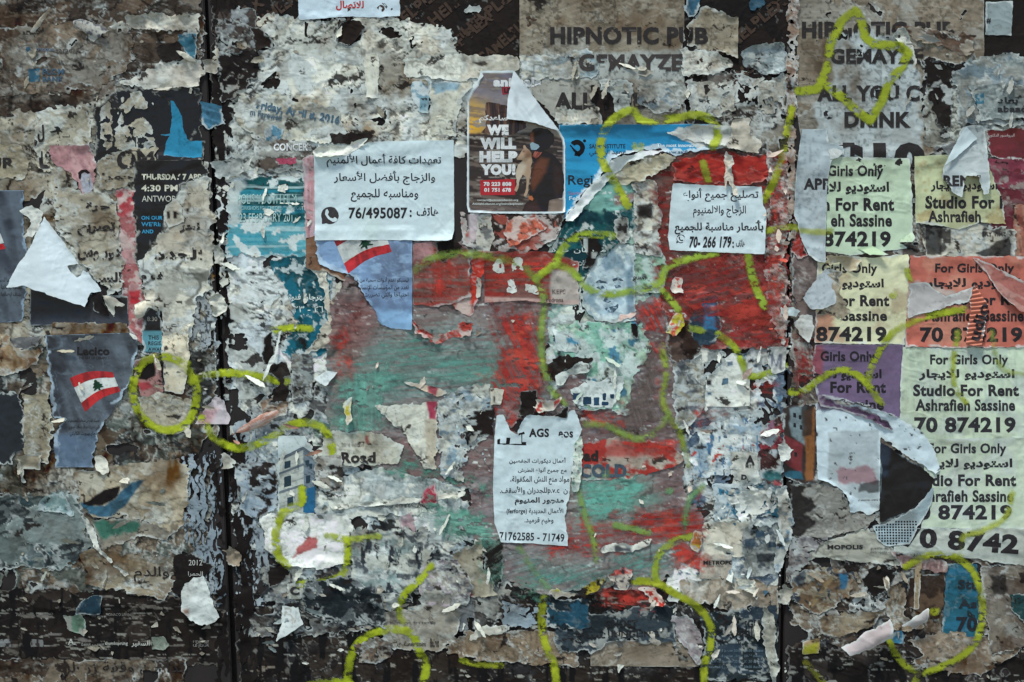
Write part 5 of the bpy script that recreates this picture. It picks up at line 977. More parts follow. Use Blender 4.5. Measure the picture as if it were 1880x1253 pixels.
# ---------------------------------------------------------------- right board: capitals poster and its neighbours
H2 = sheet("torn_poster", "grey poster with torn large black capitals under a yellow green star outline, top right", [(1468, -300), (1806, -300), (1806, 108), (1760, 120), (1700, 110), (1690, 180), (1700, 245), (1720, 300), (1480, 320), (1462, 200)], '#7d776d', torn=6, w=[0, 0, 1, 1, 1, 1, 1, 1, 0, 0], cat="torn poster", plies=1, plycols=['#8a847a'], plysc=80, plyamt=.25, holes=.02, hsc=30, stain=.5, crack=.3, dirt=.5, relief=.4, paint=(area([(1520, 70), (1600, 60), (1655, 65), (1685, 120), (1695, 300), (1490, 330), (1500, 190), (1530, 150)], '#b3b9ba', 4, .9, 8, .06, 40),))
text(H2, "HIPNOTIC PUB", 1472, 40, 1752, 71, '#2a2725', .035, wear=.14, wsc=26); text(H2, "GEMAYZE", 1524, 90, 1695, 118, '#2a2725', .035, wear=.03); text(H2, "ALL YOU C", 1500, 157, 1688, 187, '#2a2725', .035, wear=.05, wsc=20); text(H2, "DRINK", 1550, 206, 1672, 235, '#2a2725', .035, wear=.05, wsc=20); text(H2, "$10", 1528, 262, 1698, 330, '#221f1e', .05)
sheet("torn_paper", "brown curled dark ridge of paper at the right end of the grey capitals", [(1640, 55), (1660, 40), (1700, 55), (1792, 65), (1790, 95), (1770, 105), (1730, 85), (1690, 80)], '#5a4f46', torn=5, plies=1, plycols=['#8a8074'], plysc=20, relief=1.2, wscale=14, curl=2, **PS)
sheet("torn_paper", "white torn triangle standing up above the letters on the right poster", [(1636, 62), (1655, 48), (1672, 75), (1682, 118), (1668, 100), (1645, 72)], '#b3b5b3', torn=3, curl=2, relief=.8, wscale=12, **PS)
sheet("torn_paper", "black ragged hole with white paper fibres, right of the capitals", [(1690, 110), (1730, 115), (1770, 120), (1745, 170), (1750, 210), (1735, 270), (1720, 290), (1730, 240), (1712, 215), (1700, 160)], '#262423', torn=9, plies=1, plycols=['#b1b2b0'], plysc=24, plyamt=.2, rim=1, relief=.3, **PS)
sheet("torn_paper", "blue grey layered wrinkled paper right of the black ragged hole", [(1745, 130), (1800, 105), (1890, 100), (1960, 110), (1960, 230), (1850, 235), (1760, 225)], '#8f999d', torn=7, plies=3, plycols=['#a9b0b2', '#6f7f88', '#8b8983'], plysc=34, relief=.9, wscale=18, stain=.4, **PS)
ABD = sheet("torn_poster", "slate grey poster band with black Arabic name at the right edge", [(1780, 160), (1840, 155), (1990, 165), (1990, 215), (1800, 220)], '#7f8a90', torn=4, cat="torn poster", plies=1, plysc=30, stain=.3)
text(ABD, "أبعاد", 1830, 176, 1882, 194, '#23282b', .02, wear=.05); text(ABD, "abaad", 1830, 195, 1884, 207, '#2a3034', .03, wear=.1); sheet("logo", None, [(1788, 175), (1805, 172), (1806, 192), (1789, 192)], '#3b6d82', parent=ABD, torn=1.5, rim=0, flush=True, paint=(blotch('#8fa0a5', .3, 7, .03),))
RP = sheet("torn_poster", "dark red poster with small white Arabic text at the right edge", [(1812, 240), (1990, 228), (1990, 300), (1816, 292)], '#6a2325', torn=3, cat="torn poster", stain=.2, mat='gloss_paper')
text(RP, "البروفسور الدكتور", 1815, 246, 1862, 253, '#b9a5a0'); 
sheet("torn_poster", "faded maroon poster with grey torn patches at the right edge", [(1800, 292), (1990, 288), (1990, 470), (1870, 480), (1820, 440), (1800, 360)], '#6f3444', torn=5, cat="torn poster", plies=2, plycols=['#a5948f', '#833f52'], plysc=40, plyamt=.35, stain=.3)
sheet("torn_paper", "reddish tan strip standing at the right edge below the maroon poster", [(1858, 376), (1990, 372), (1990, 530), (1862, 520)], '#a07a6c', torn=2, paint=(streak('#8c4b42', 80, 60, 8, .35, .6),), **PS)
SQ = sheet("notice_sheet", "small pale square card with a hash mark at the top right corner", [(1808, 4), (1859, 3), (1857, 66), (1808, 65)], '#8f9899', torn=1, cat="notice sheet", stain=.2, mat='fresh_paper')
text(SQ, "#", 1810, 34, 1819, 44, '#1f2326', .02)
BW = sheet("torn_poster", "shredded black and white photograph below the yellowish studio notice", [(1690, 410), (1735, 408), (1800, 415), (1862, 420), (1862, 500), (1840, 500), (1790, 475), (1700, 472)], '#b3b2ac', torn=4, cat="torn poster", plies=2, plycols=['#29282a', '#c0c0bb'], plysc=22, plyamt=.4, paint=(area([(1698, 415), (1732, 412), (1728, 468), (1700, 468)], '#2a2b2e', 2, .9, 3), area([(1795, 465), (1820, 445), (1850, 440), (1862, 500), (1830, 480)], '#29282a', 2, .9, 5)))
text(BW, "SKY TIME", 1802, 426, 1845, 434, '#2f2f30', .02, wear=.2)
sheet("torn_paper", "mauve grey paper behind the white torn flaps, just right of the right seam", [(1456, 450), (1515, 465), (1520, 560), (1500, 600), (1470, 590), (1452, 540)], '#6f6769', torn=3, relief=.3, **PS)
sheet("torn_paper", "brick red painted paper edge right of the right seam, mid height", [(1455, 380), (1475, 420), (1482, 470), (1470, 480), (1452, 460)], '#8f302c', torn=4, rim=2, **PS)
sheet("torn_paper", "pale brown torn batten edge running down the upper right seam", [(1446, -200), (1468, -200), (1466, 80), (1460, 300), (1462, 440), (1446, 440), (1442, 200)], '#9a8579', torn=4, plies=2, plycols=['#b59e92', '#6d5a50'], plysc=16, seam=False, relief=.8, wscale=14, holes=.15, hsc=14, **PS)
# rental notices
NS = dict(cat="rental notice", group="studio rental notices pasted on the right board", mat='fresh_paper', stain=.14, dirt=.12, relief=.55, wscale=42, var=.08, creases=1.6)
INK = '#26252a'
RA = sheet("notice_sheet", "pale green studio notice, topmost of the rental notices", [(1514, 288), (1600, 290), (1670, 291), (1674, 360), (1676, 438), (1650, 447), (1668, 456), (1560, 470), (1510, 462)], '#bdcbb0', torn=1.2, curl=1, **NS)
for b, x0, y0, x1, y1, bo in [("Girls Only", 1519, 304, 1621, 330, .025), ("استوديو للايجار", 1478, 334, 1632, 358, .02), ("h For Rent", 1510, 364, 1641, 388, .03), ("eh Sassine", 1525, 393, 1637, 417, .025), ("874219", 1510, 425, 1635, 454, .03)]: text(RA, b, x0, y0, x1, y1, INK, bo)
RY = sheet("notice_sheet", "cream yellow studio notice below the topmost green one", [(1500, 480), (1560, 470), (1600, 474), (1668, 466), (1668, 560), (1660, 633), (1495, 630), (1498, 560)], '#d6d1ad', torn=1.5, paint=(area([(1490, 575), (1525, 570), (1545, 632), (1490, 635)], '#a8503c', 10, .7, 8), blotch('#b9a98a', .2, 40, .1)), **NS)
for b, x0, y0, x1, y1, bo in [("Girls Only", 1508, 484, 1610, 507, .025), ("استوديو للايجار", 1475, 512, 1622, 533, .02), ("For Rent", 1530, 542, 1632, 563, .03), ("Sassine", 1545, 570, 1628, 590, .025), ("874219", 1498, 600, 1627, 628, .03)]: text(RY, b, x0, y0, x1, y1, INK, bo)
RU = sheet("notice_sheet", "purple studio notice under the cream yellow one", [(1496, 633), (1658, 633), (1652, 770), (1610, 752), (1560, 740), (1500, 728), (1490, 680)], '#6a5c7a', torn=2.5, w=[0, 0, 1, 1, 1, 1, 1], paint=(streak('#745f80', 3, 120, 14, .35, .5), area([(1490, 633), (1512, 633), (1510, 690), (1490, 690)], '#8a3c3a', 6, .7, 5)), **NS)
for b, x0, y0, x1, y1, bo in [("Girls Only", 1506, 645, 1606, 669, .025), ("استوديو للايجار", 1475, 678, 1618, 700, .02), ("For Rent", 1524, 701, 1626, 722, .03), ("Sassine", 1540, 733, 1622, 753, .025)]: text(RU, b, x0, y0, x1, y1, '#1f1d24', bo)
RG = sheet("notice_sheet", "pale green studio notice with complete telephone number under the red one", [(1657, 637), (1760, 639), (1990, 636), (1990, 812), (1720, 808), (1650, 815), (1652, 720)], '#c6d0b7', torn=1.2, paint=(blotch('#c0c8ba', .3, 40, .1), streak('#a6b3a5', 85, 100, 10, .25, .4)), **NS)
for b, x0, y0, x1, y1, bo in [("For Girls Only", 1707, 651, 1850, 675, .025), ("استوديو للايجار", 1686, 678, 1862, 699, .02), ("Studio For Rent", 1676, 706, 1870, 728, .03), ("Ashrafieh Sassine", 1680, 733, 1863, 755, .025), ("70 874219", 1678, 766, 1864, 795, .03)]: text(RG, b, x0, y0, x1, y1, '#2d3038', bo)
RG2 = sheet("notice_sheet", "wrinkled pale green studio notice partly hidden by white torn paper", [(1690, 806), (1990, 803), (1990, 973), (1690, 970), (1700, 900)], '#c3ccb6', torn=1.2, paint=(blotch('#bfc5ba', .3, 40, .1),), **{**NS, 'relief': .7})
for b, x0, y0, x1, y1, bo in [("For Girls Only", 1704, 814, 1847, 838, .025), ("استوديو للايجار", 1686, 842, 1858, 863, .02), ("Studio For Rent", 1672, 871, 1865, 893, .03), ("Ashrafieh Sassine", 1675, 900, 1860, 922, .025), ("70 874219", 1664, 927, 1857, 955, .03)]: text(RG2, b, x0, y0, x1, y1, '#2d3038', bo)
RR = sheet("notice_sheet", "salmon red studio notice with a pleated torn strip over it", [(1670, 470), (1740, 471), (1990, 470), (1990, 640), (1662, 637), (1664, 560)], '#bb6656', torn=1.5, paint=(blotch('#c7806c', .25, 50, .1), area([(1662, 520), (1700, 518), (1780, 540), (1740, 560), (1664, 585)], '#b3a49c', 3, .85, 5, .1, 16)), **NS)
for b, x0, y0, x1, y1, bo in [("For Girls Only", 1716, 484, 1860, 506, .025), ("استوديو للايجار", 1700, 511, 1872, 532, .02), ("Studio For Rent", 1702, 541, 1892, 561, .03), ("Ashrafieh Sassine", 1697, 569, 1879, 591, .025), ("70 874219", 1688, 601, 1876, 629, .03)]: text(RR, b, x0, y0, x1, y1, INK, bo)
RZ = sheet("notice_sheet", "yellowish stained studio notice beside the topmost green one", [(1678, 288), (1740, 285), (1806, 290), (1838, 360), (1846, 412), (1800, 410), (1760, 420), (1680, 410)], '#c0c29a', torn=2, w=[0, 1, 1, 1, 1, 1, 1, 0], paint=(blotch('#a5966c', .15, 30, .08),), **{**NS, 'stain': .35})
for b, x0, y0, x1, y1, bo in [("استوديو للايجار", 1708, 333, 1830, 353, .02), ("Studio For Rent", 1698, 360, 1890, 384, .03), ("Ashrafieh", 1703, 387, 1800, 409, .025)]: text(RZ, b, x0, y0, x1, y1, INK, bo)
RB = sheet("notice_sheet", "lowest studio notice showing only a very large telephone number", [(1640, 975), (1680, 968), (1990, 972), (1990, 1052), (1880, 1040), (1760, 1022), (1640, 1016)], '#b8bbb2', torn=2, **{**NS, 'stain': .2})
text(RB, "70 87421", 1655, 975, 1892, 1012, INK, .035, rot=4)
PO = sheet("torn_poster", "grey white festival poster strip with small black logo, lower right", [(1500, 1000), (1540, 985), (1590, 968), (1620, 985), (1640, 1010), (1700, 1018), (1690, 1035), (1640, 1040), (1500, 1022), (1478, 1030)], '#a3a49e', torn=3, cat="torn poster", stain=.2)
text(PO, "MOPOLIS", 1518, 1000, 1583, 1008, '#26262a', .035); text(PO, "goethe.de/beirut", 1597, 1004, 1652, 1010, '#4c4e4e'); text(PO, "metropolis.cinema", 1597, 1011, 1650, 1017, '#4c4e4e')
sheet("torn_paper", "flat grey paper panel right of the right seam, above the small black logo", [(1449, 888), (1480, 885), (1512, 890), (1545, 900), (1580, 945), (1612, 942), (1590, 972), (1510, 986), (1448, 984)], '#848585', torn=3, relief=.3, stain=.15, paint=(area([(1445, 890), (1490, 892), (1470, 905), (1500, 930), (1480, 945), (1495, 960), (1470, 984), (1445, 984)], '#262424', 2, .95, 6),), **PS)
sheet("torn_paper", "speckled lilac grey chipped strip right of the seam, under the grey panel", [(1446, 984), (1520, 985), (1500, 1005), (1475, 1040), (1450, 1070), (1442, 1060)], '#85848c', torn=3, holes=.15, hsc=8, hax=1.8, hay=.6, **PS)
# photograph of coloured houses at the seam
CH = sheet("torn_poster", "dark photo of red and grey houses with a teal awning, right of the seam", [(1437, 745), (1500, 740), (1500, 888), (1470, 890), (1436, 870)], '#3a3230', torn=3, cat="torn poster", stain=.1, seam=False, mat='gloss_paper', paint=(area([(1448, 750), (1480, 745), (1478, 820), (1452, 800)], '#7c8b90', 2, .9, 2), area([(1440, 800), (1475, 815), (1472, 868), (1440, 850)], '#7b2f35', 2, .9, 2), area([(1476, 755), (1496, 750), (1494, 880), (1478, 885)], '#8a5a2c', 2, .8, 3), area([(1436, 866), (1470, 866), (1474, 880), (1440, 878)], '#1f5f76', 1.5, .9, 2), area([(1470, 745), (1492, 742), (1490, 800), (1474, 800)], '#2a2524', 2, .85, 2)))
for (a, b) in ((1456, 758), (1466, 762), (1456, 776), (1468, 780), (1448, 822), (1458, 830)): sheet("printed_window", None, [(a, b), (a + 5, b + 1), (a + 5, b + 9), (a, b + 8)], '#2a3238', parent=CH, torn=.3, rim=0, flush=True, g=1, hm=False)
sheet("torn_poster", "crimson and pink house print with awnings left of the seam", [(1395, 790), (1436, 760), (1436, 890), (1400, 885), (1390, 850)], '#4b3437', torn=5, cat="torn poster", plies=2, plycols=['#8c3640', '#b4babd'], plysc=16, plyamt=.35, paint=(area([(1398, 868), (1436, 862), (1436, 884), (1400, 882)], '#276a70', 3, .8, 4), area([(1406, 770), (1420, 765), (1422, 800), (1408, 802)], '#9c6f86', 2, .8, 2)))
# bottom right
BT = sheet("torn_poster", "teal blue notice strip with cut off studio words inside the lower right spray ring", [(1736, 1036), (1794, 1034), (1797, 1174), (1728, 1174)], '#22607a', torn=2, cat="torn poster", stain=.2, paint=(streak('#2c6d8d', 2, 90, 12, .35, .5),))
text(BT, "Studio", 1758, 1064, 1835, 1082, '#1b2a33', .03); text(BT, "Ashrafieh", 1759, 1100, 1880, 1117, '#1b2a33', .025); text(BT, "70 874219", 1755, 1132, 1925, 1160, '#1b2530', .03)
sheet("torn_poster", "dark brown photograph left of the teal blue notice strip", [(1665, 1058), (1735, 1050), (1730, 1120), (1720, 1140), (1660, 1110)], '#38302a', torn=3, cat="torn poster", paint=(blotch('#5d4f40', .35, 30, .06),), stain=.3)
sheet("torn_paper", "dusty pink strip above the dark brown photograph, lower right", [(1636, 1012), (1680, 1022), (1740, 1030), (1738, 1052), (1690, 1045), (1655, 1042)], '#9a7f83', torn=3, **PS)
sheet("torn_paper", "thin tan vertical paper strip crossing the dark brown photograph", [(1680, 1034), (1691, 1034), (1687, 1120), (1676, 1120)], '#9d8c75', torn=1.5, **PS)
sheet("torn_paper", "grey white fringed paper arcs on black, lower right", [(1570, 1090), (1610, 1060), (1640, 1045), (1665, 1060), (1640, 1080), (1630, 1110), (1600, 1125), (1560, 1120)], '#8f9092', torn=7, holes=.15, hsc=16, plies=1, plysc=18, relief=.6, **PS)
sheet("dark_scrap", "black gap of torn poster between shredded papers, lower right", [(1590, 1042), (1650, 1040), (1640, 1070), (1600, 1100), (1585, 1080)], '#232222', torn=6, cat="torn paper", rim=1)
sheet("torn_paper", "tan fringed paper fan left of the dark brown photograph", [(1630, 1075), (1655, 1065), (1662, 1095), (1660, 1130), (1700, 1150), (1640, 1160), (1625, 1120)], '#97897a', torn=5, plies=1, plysc=18, stain=.6, **PS)
sheet("torn_paper", "brown stained paper with fringed left edge under the teal blue notice strip", [(1660, 1175), (1725, 1160), (1860, 1172), (1880, 1190), (1800, 1240), (1730, 1230), (1670, 1225), (1690, 1200)], '#8b8074', torn=6, plies=1, plysc=30, stain=.7, **PS)
sheet("torn_paper", "grey paper right of the teal blue notice strip with black slots", [(1800, 1040), (1870, 1040), (1990, 1050), (1990, 1190), (1880, 1185), (1820, 1200), (1805, 1120)], '#7d7a74', torn=5, plies=2, plycols=['#8f8d88', '#66625c'], plysc=40, stain=.5, paint=(area([(1814, 1055), (1848, 1055), (1846, 1095), (1826, 1092)], '#232120', 3, .9, 5),), **PS)
sheet("torn_paper", "petrol green torn corner at the right edge, near the bottom", [(1855, 1092), (1870, 1088), (1990, 1120), (1990, 1160), (1890, 1155), (1858, 1120)], '#1f4a52', torn=4, rim=3, **PS)
LS = sheet("torn_poster", "torn picture with leaning tan beams on blue, lower left of the right board", [(1450, 1055), (1510, 1040), (1570, 1050), (1560, 1095), (1505, 1130), (1460, 1110)], '#7a6d5c', torn=6, cat="torn poster", plies=2, plycols=['#31475a', '#9c927f'], plysc=20, plyamt=.4, stain=.5, paint=(area([(1484, 1110), (1490, 1116), (1530, 1062), (1524, 1058)], '#a08c6c', 1.5, .9, 2), area([(1540, 1052), (1556, 1056), (1552, 1085), (1540, 1082)], '#2b6a90', 2, .9, 3)))
sheet("torn_paper", "tan caption strip with curly black script, lower right", [(1500, 1135), (1570, 1120), (1620, 1125), (1600, 1150), (1540, 1170), (1500, 1165)], '#9a8f7f', torn=4, plies=1, plysc=26, stain=.5, **PS)
sheet("torn_paper", "small tan square with a yellow green sprayed corner, bottom right", [(1472, 1178), (1505, 1172), (1504, 1200), (1474, 1200)], '#8b7a5e', torn=2, paint=(area([(1474, 1186), (1500, 1182), (1500, 1200), (1474, 1200)], '#8e8f1f', 5, .9, 2),), **PS)
sheet("torn_paper", "blue and white scrap above the black bottom, lower right", [(1612, 1165), (1655, 1158), (1658, 1182), (1625, 1180)], '#2b6a90', torn=2, paint=(area([(1612, 1160), (1645, 1162), (1638, 1172), (1612, 1176)], '#b1b5b3', 2),), **PS)
# ---------------------------------------------------------------- brushed paint on the middle board
RED, TEAL = '#c23a2e', '#76b0a0'
brushed("teal grey brushed paint patch left of centre, under the flag poster's point", [(620, 700), (640, 640), (760, 600), (850, 620), (985, 640), (1000, 700), (950, 740), (800, 740), (720, 770), (610, 800), (590, 760)], '#64988c', '#7d7673', ang=-7, amt=.55)
brushed("teal vertical brushed paint band at the left of the painted area", [(600, 690), (720, 660), (730, 760), (700, 800), (620, 810)], TEAL, '#6f8f86', ang=85, amt=.75, length=110, wid=5)
brushed("red rubbed paint blotch at the left edge of the painted area", [(600, 620), (640, 560), (655, 620), (640, 690), (618, 705), (605, 670)], RED, hi='#d4513c', ang=70, amt=.6)
brushed("small red rubbed blotch above the painted area's left corner", [(640, 540), (680, 530), (690, 580), (650, 590)], '#8d3a34', ang=20, amt=.6)
brushed("teal diagonal band of brushed paint left of the price list", [(560, 770), (640, 760), (700, 800), (800, 850), (905, 890), (905, 935), (850, 900), (760, 880), (640, 860), (580, 830)], '#64a591', '#4f8a7c', ang=20, amt=1.1, chips=.08, cuts=[[(596, 792), (700, 795), (738, 822), (725, 850), (630, 852), (600, 840)]])
brushed("red brushed paint column falling from the white glyph poster", [(900, 560), (1000, 565), (1010, 640), (1005, 720), (960, 740), (930, 700), (945, 640), (920, 600)], RED, '#5f5753', ang=70, amt=.62)
brushed("red splash left of the green neck line, beside the mint paper", [(870, 690), (940, 660), (1000, 690), (1010, 770), (960, 760), (940, 800), (905, 745)], '#c03a2d', hi='#d4513c', ang=30, amt=.5)
brushed("red paint on the glyph poster, centre", [(880, 465), (1000, 465), (1014, 500), (1010, 555), (890, 556)], '#c03a2d', '#6a5651', ang=-3, amt=.55)
brushed("red paint on the tall red strip below the dog poster", [(770, 470), (880, 460), (880, 560), (790, 560)], '#c03a2d', hi='#d4513c', ang=80, amt=.45, length=60)
brushed("red band beside the sketched face, on the grey brown paint", [(1165, 560), (1220, 530), (1235, 590), (1225, 650), (1210, 690), (1190, 640), (1160, 590)], '#c03a2d', '#7a2a27', ang=60, amt=.8)
brushed("grey brown brushed paint trunk under the red band", [(1180, 620), (1215, 620), (1222, 720), (1225, 790), (1150, 820), (1080, 790), (1130, 760), (1160, 700)], '#69605c', '#58504d', ang=70, amt=.97)
brushed("red halo of sprayed paint on the right side of the grey trunk", [(1195, 690), (1222, 680), (1230, 750), (1215, 770), (1195, 740)], '#c03a2d', hi='#d4513c', ang=80, amt=.7, soft=14)
brushed("red paint rim left of the white house strip", [(1060, 745), (1130, 750), (1155, 700), (1150, 770), (1100, 800), (1060, 790)], '#c03a2d', hi='#d4513c', ang=40, amt=.55)
brushed("red paint field right of the price list's top", [(1066, 800), (1120, 790), (1250, 800), (1262, 850), (1200, 845), (1100, 830), (1066, 830)], '#c03a2d', '#6e5551', ang=8, amt=.7)
brushed("teal field of brushed paint right of the price list", [(1062, 880), (1100, 865), (1160, 868), (1195, 900), (1150, 940), (1120, 960), (1075, 960), (1060, 930)], '#6fb3a3', '#76a093', ang=-6, amt=1.15, soft=12)
brushed("dark teal brushed sweep under the price list", [(950, 1030), (1000, 1010), (1100, 1040), (1160, 1000), (1230, 1010), (1220, 1050), (1130, 1060), (1060, 1085), (980, 1080)], '#62998f', '#7a7a76', ang=-20, amt=.75)
brushed("bright red brushed stroke under the price list", [(960, 995), (1080, 975), (1190, 985), (1200, 1010), (1100, 1030), (1000, 1030), (945, 1015)], RED, '#71514d', ang=-6, amt=.6)
brushed("red strokes right of the teal field, lower centre", [(1120, 945), (1250, 920), (1290, 930), (1270, 960), (1180, 968), (1130, 965)], '#c03a2d', '#69605c', ang=10, amt=.5)
brushed("red smear at the lower right of the painted area", [(1220, 960), (1290, 950), (1305, 1000), (1300, 1050), (1240, 1060), (1220, 1020)], '#c03a2d', hi='#d4513c', ang=30, amt=.55, soft=14)
brushed("red brown smear at the foot of the painted area", [(1080, 1080), (1190, 1060), (1215, 1090), (1220, 1120), (1150, 1125), (1090, 1105)], '#c03a2d', '#7b3a35', ang=14, amt=.7)
brushed("green and teal smear between price list and lower spray line", [(880, 1030), (960, 1040), (1010, 1080), (1010, 1105), (930, 1100), (880, 1075)], '#66a08a', ang=20, amt=.7)
brushed("green teal wash left of the price list", [(780, 900), (905, 940), (920, 1000), (880, 1010), (800, 980), (770, 940)], '#66a08d', '#87b5a6', ang=10, amt=.95, soft=14)
brushed("red paint left of the small phone notice", [(1175, 330), (1230, 320), (1228, 460), (1215, 540), (1180, 500), (1205, 420)], '#8f2e2a', '#5e5450', ang=30, amt=.5)
brushed("red paint right of the small phone notice", [(1404, 330), (1448, 300), (1450, 560), (1420, 620), (1400, 560), (1404, 470)], '#c03a2d', hi='#d4513c', ang=75, amt=.55, length=50)
brushed("brown grey and red brushed field below the small phone notice", [(1215, 470), (1400, 472), (1440, 560), (1400, 600), (1300, 560), (1240, 560)], '#8c302b', '#62585a', ang=-18, amt=.6)
brushed("wide red smear from the small phone notice down to the white blank sheet", [(1230, 462), (1410, 470), (1445, 520), (1440, 640), (1390, 650), (1330, 610), (1260, 600), (1225, 540)], '#8f2822', '#5f4644', hi='#c04535', ang=-16, amt=.66, chips=.14)
brushed("long red smear down the left side of the long green sprayed line", [(890, 560), (990, 560), (1000, 640), (1004, 745), (960, 760), (915, 770), (880, 720), (905, 640)], '#a52e26', '#6f5957', hi='#cf4c3a', ang=66, amt=.6, chips=.12)
brushed("red smear across the lower centre between price list and orange scrap", [(1040, 940), (1150, 935), (1290, 900), (1300, 990), (1230, 1020), (1120, 1010), (1040, 1000)], '#a52e26', '#7a6a68', hi='#cf4c3a', ang=-4, amt=.55, chips=.08)
brushed("broken red dabs below the small phone notice", [(1310, 545), (1410, 540), (1420, 600), (1380, 620), (1320, 590)], '#ad3a2e', ang=10, amt=.35, length=30, wid=9)
brushed("red paint along the foot of the white blank sheet", [(1270, 745), (1440, 742), (1440, 690), (1378, 690), (1380, 748), (1300, 770), (1270, 790)], '#c03a2d', hi='#d4513c', ang=2, amt=.75)
brushed("red brown wing of paint between the white shreds and the house strip", [(1245, 790), (1290, 750), (1370, 755), (1320, 780), (1270, 800)], '#7f4a45', '#69605c', ang=-20, amt=.9)
brushed("brick red paint on the torn edge right of the right seam", [(1440, 600), (1500, 590), (1505, 660), (1480, 740), (1445, 745)], '#8d2722', '#7b1f1d', ang=80, amt=.9)
brushed("thin white paint drips on the petrol green print, left of centre", [(640, 1085), (680, 1080), (676, 1160), (656, 1150), (650, 1120)], '#7f95a5', ang=90, amt=.25, length=90, wid=4)
for pl in ([(907, 474), (922, 474), (924, 500), (915, 503), (906, 498)], [(938, 472), (960, 474), (962, 500), (950, 492), (940, 502)], [(932, 515), (942, 510), (950, 535), (940, 540), (930, 536)], [(962, 520), (985, 525), (988, 540), (965, 538)]):
    sheet("printed_glyph", None, pl, '#cdcbc4', parent=WF, torn=3, rim=0, flush=True, holes=.12, hsc=6)

# ---------------------------------------------------------------- yellow green spray lines
Y1, YG = '#aab41d', '#86a04a'
SG = "yellow green sprayed outline"
spray("yellow green sprayed ring beside the flag poster, lower left", [(345, 668), (300, 655), (262, 668), (246, 705), (250, 745), (275, 778), (310, 790), (345, 775), (362, 730), (355, 692), (330, 662)], 17, Y1)
spray("yellow green sprayed bar crossing the left seam", [(352, 700), (380, 690), (420, 685), (470, 690), (525, 703)], 17, Y1)
spray("yellow green sprayed wave running from the ring's foot to the right", [(372, 768), (395, 805), (440, 823), (490, 808), (535, 780), (575, 778), (603, 798), (612, 838)], 17, Y1)
spray("yellow green sprayed hook below the old house photo", [(555, 898), (553, 922), (522, 940), (508, 975), (510, 1015), (528, 1040)], 18, Y1)
spray("short yellow green sprayed bar right of the hook", [(602, 983), (640, 990), (695, 985)], 15, '#a8b048')
spray("yellow green sprayed curve dropping from the short bar", [(638, 992), (638, 1025), (628, 1055), (600, 1066), (550, 1072)], 15, Y1)
spray("yellow green sprayed S curve above the bottom loop, left of centre", [(792, 1038), (770, 1065), (742, 1092), (734, 1125), (748, 1155)], 15, Y1)
spray("yellow green sprayed loop cut by the bottom edge, left of centre", [(637, 1300), (642, 1215), (668, 1172), (715, 1155), (755, 1163), (770, 1195), (782, 1225), (775, 1262), (765, 1300)], 18, Y1)
spray("yellow green sprayed stub at the very bottom edge", [(560, 1258), (600, 1250), (645, 1254)], 12, Y1)
spray("yellow green sprayed dash on brown paper, bottom centre", [(848, 1212), (880, 1220), (920, 1222)], 12, '#9a9f22')
spray("small yellow green sprayed stroke on the petrol print, left of centre", [(502, 608), (530, 602), (570, 604)], 15, Y1)
spray("yellow green sprayed stroke beside the black hole, left of centre", [(470, 690), (495, 697), (528, 700)], 16, Y1)
spray("yellow green sprayed star outline on the grey capitals, top right", [(1465, 168), (1500, 165), (1517, 130), (1525, 80), (1545, 38), (1570, 20), (1582, 40), (1588, 70), (1605, 82), (1650, 85), (1667, 98), (1655, 125), (1632, 150), (1620, 185), (1597, 222), (1580, 210), (1550, 182), (1520, 160)], 19, '#98a11f', smooth=False)
spray("yellow green sprayed line sliding down beside the right seam", [(1453, 200), (1442, 255), (1424, 325), (1402, 368)], 16, '#a9ad20')
spray("yellow green sprayed loop across the bright blue poster", [(1152, 378), (1128, 335), (1107, 300), (1103, 262), (1116, 230), (1140, 210), (1162, 204), (1180, 222), (1225, 220), (1280, 212), (1308, 224), (1318, 248), (1308, 270)], 18, '#a5ae26')
spray("round yellow green sprayed dot on the bright blue poster", disc(1171, 268, 6)[:10], 14, '#a5b03e', smooth=False)
spray("small yellow green dab on red paper above the small phone notice", [(1290, 300), (1296, 320), (1300, 336)], 16, '#8d8d2a')
spray("soft green sprayed arc across the glyph poster", [(762, 498), (790, 476), (840, 466), (900, 472), (950, 485), (984, 512)], 20, YG, k=.75, soft=9)
spray("yellow green sprayed loop around the sketched face", [(984, 512), (1015, 487), (1038, 452), (1072, 432), (1125, 433)], 17, '#9fb02b')
spray("yellow green sprayed swoop under the sketched face's eyes", [(1020, 486), (1050, 498), (1075, 526), (1110, 540), (1165, 534), (1210, 520), (1222, 492), (1265, 475), (1315, 464)], 18, '#97ad38', soft=7)
spray("long green sprayed line falling left of the mint paper", [(986, 512), (998, 550), (994, 610), (996, 665), (1012, 715), (1036, 742)], 19, YG, k=.8, soft=9)
spray("yellow green sprayed line on red paper under the small phone notice", [(1373, 470), (1380, 505), (1390, 535), (1402, 562)], 17, '#8fa634')
spray("green sprayed stroke dropping to the orange scrap, right of centre", [(1215, 535), (1232, 552), (1246, 572)], 15, '#93a838')
spray("short green sprayed dash on the dark brown print, right of centre", [(1266, 603), (1290, 607)], 14, '#8a9a3c')
spray("yellow green sprayed line from blue houses to the right seam", [(1318, 614), (1345, 635), (1362, 665), (1372, 688), (1405, 688), (1440, 672)], 15, '#9fab2c')
spray("green sprayed line down the right side of the red band", [(1214, 636), (1222, 680), (1216, 730), (1228, 765), (1250, 800), (1262, 858)], 17, '#94a33a', k=.8, soft=8)
spray("soft green sprayed swag below the white house strip", [(1076, 778), (1110, 780), (1140, 795), (1172, 806), (1205, 792), (1226, 760)], 18, YG, k=.75, soft=9)
spray("green sprayed line running down the teal field", [(1062, 900), (1075, 950), (1088, 985), (1096, 1028)], 16, '#86a255', k=.8, soft=8)
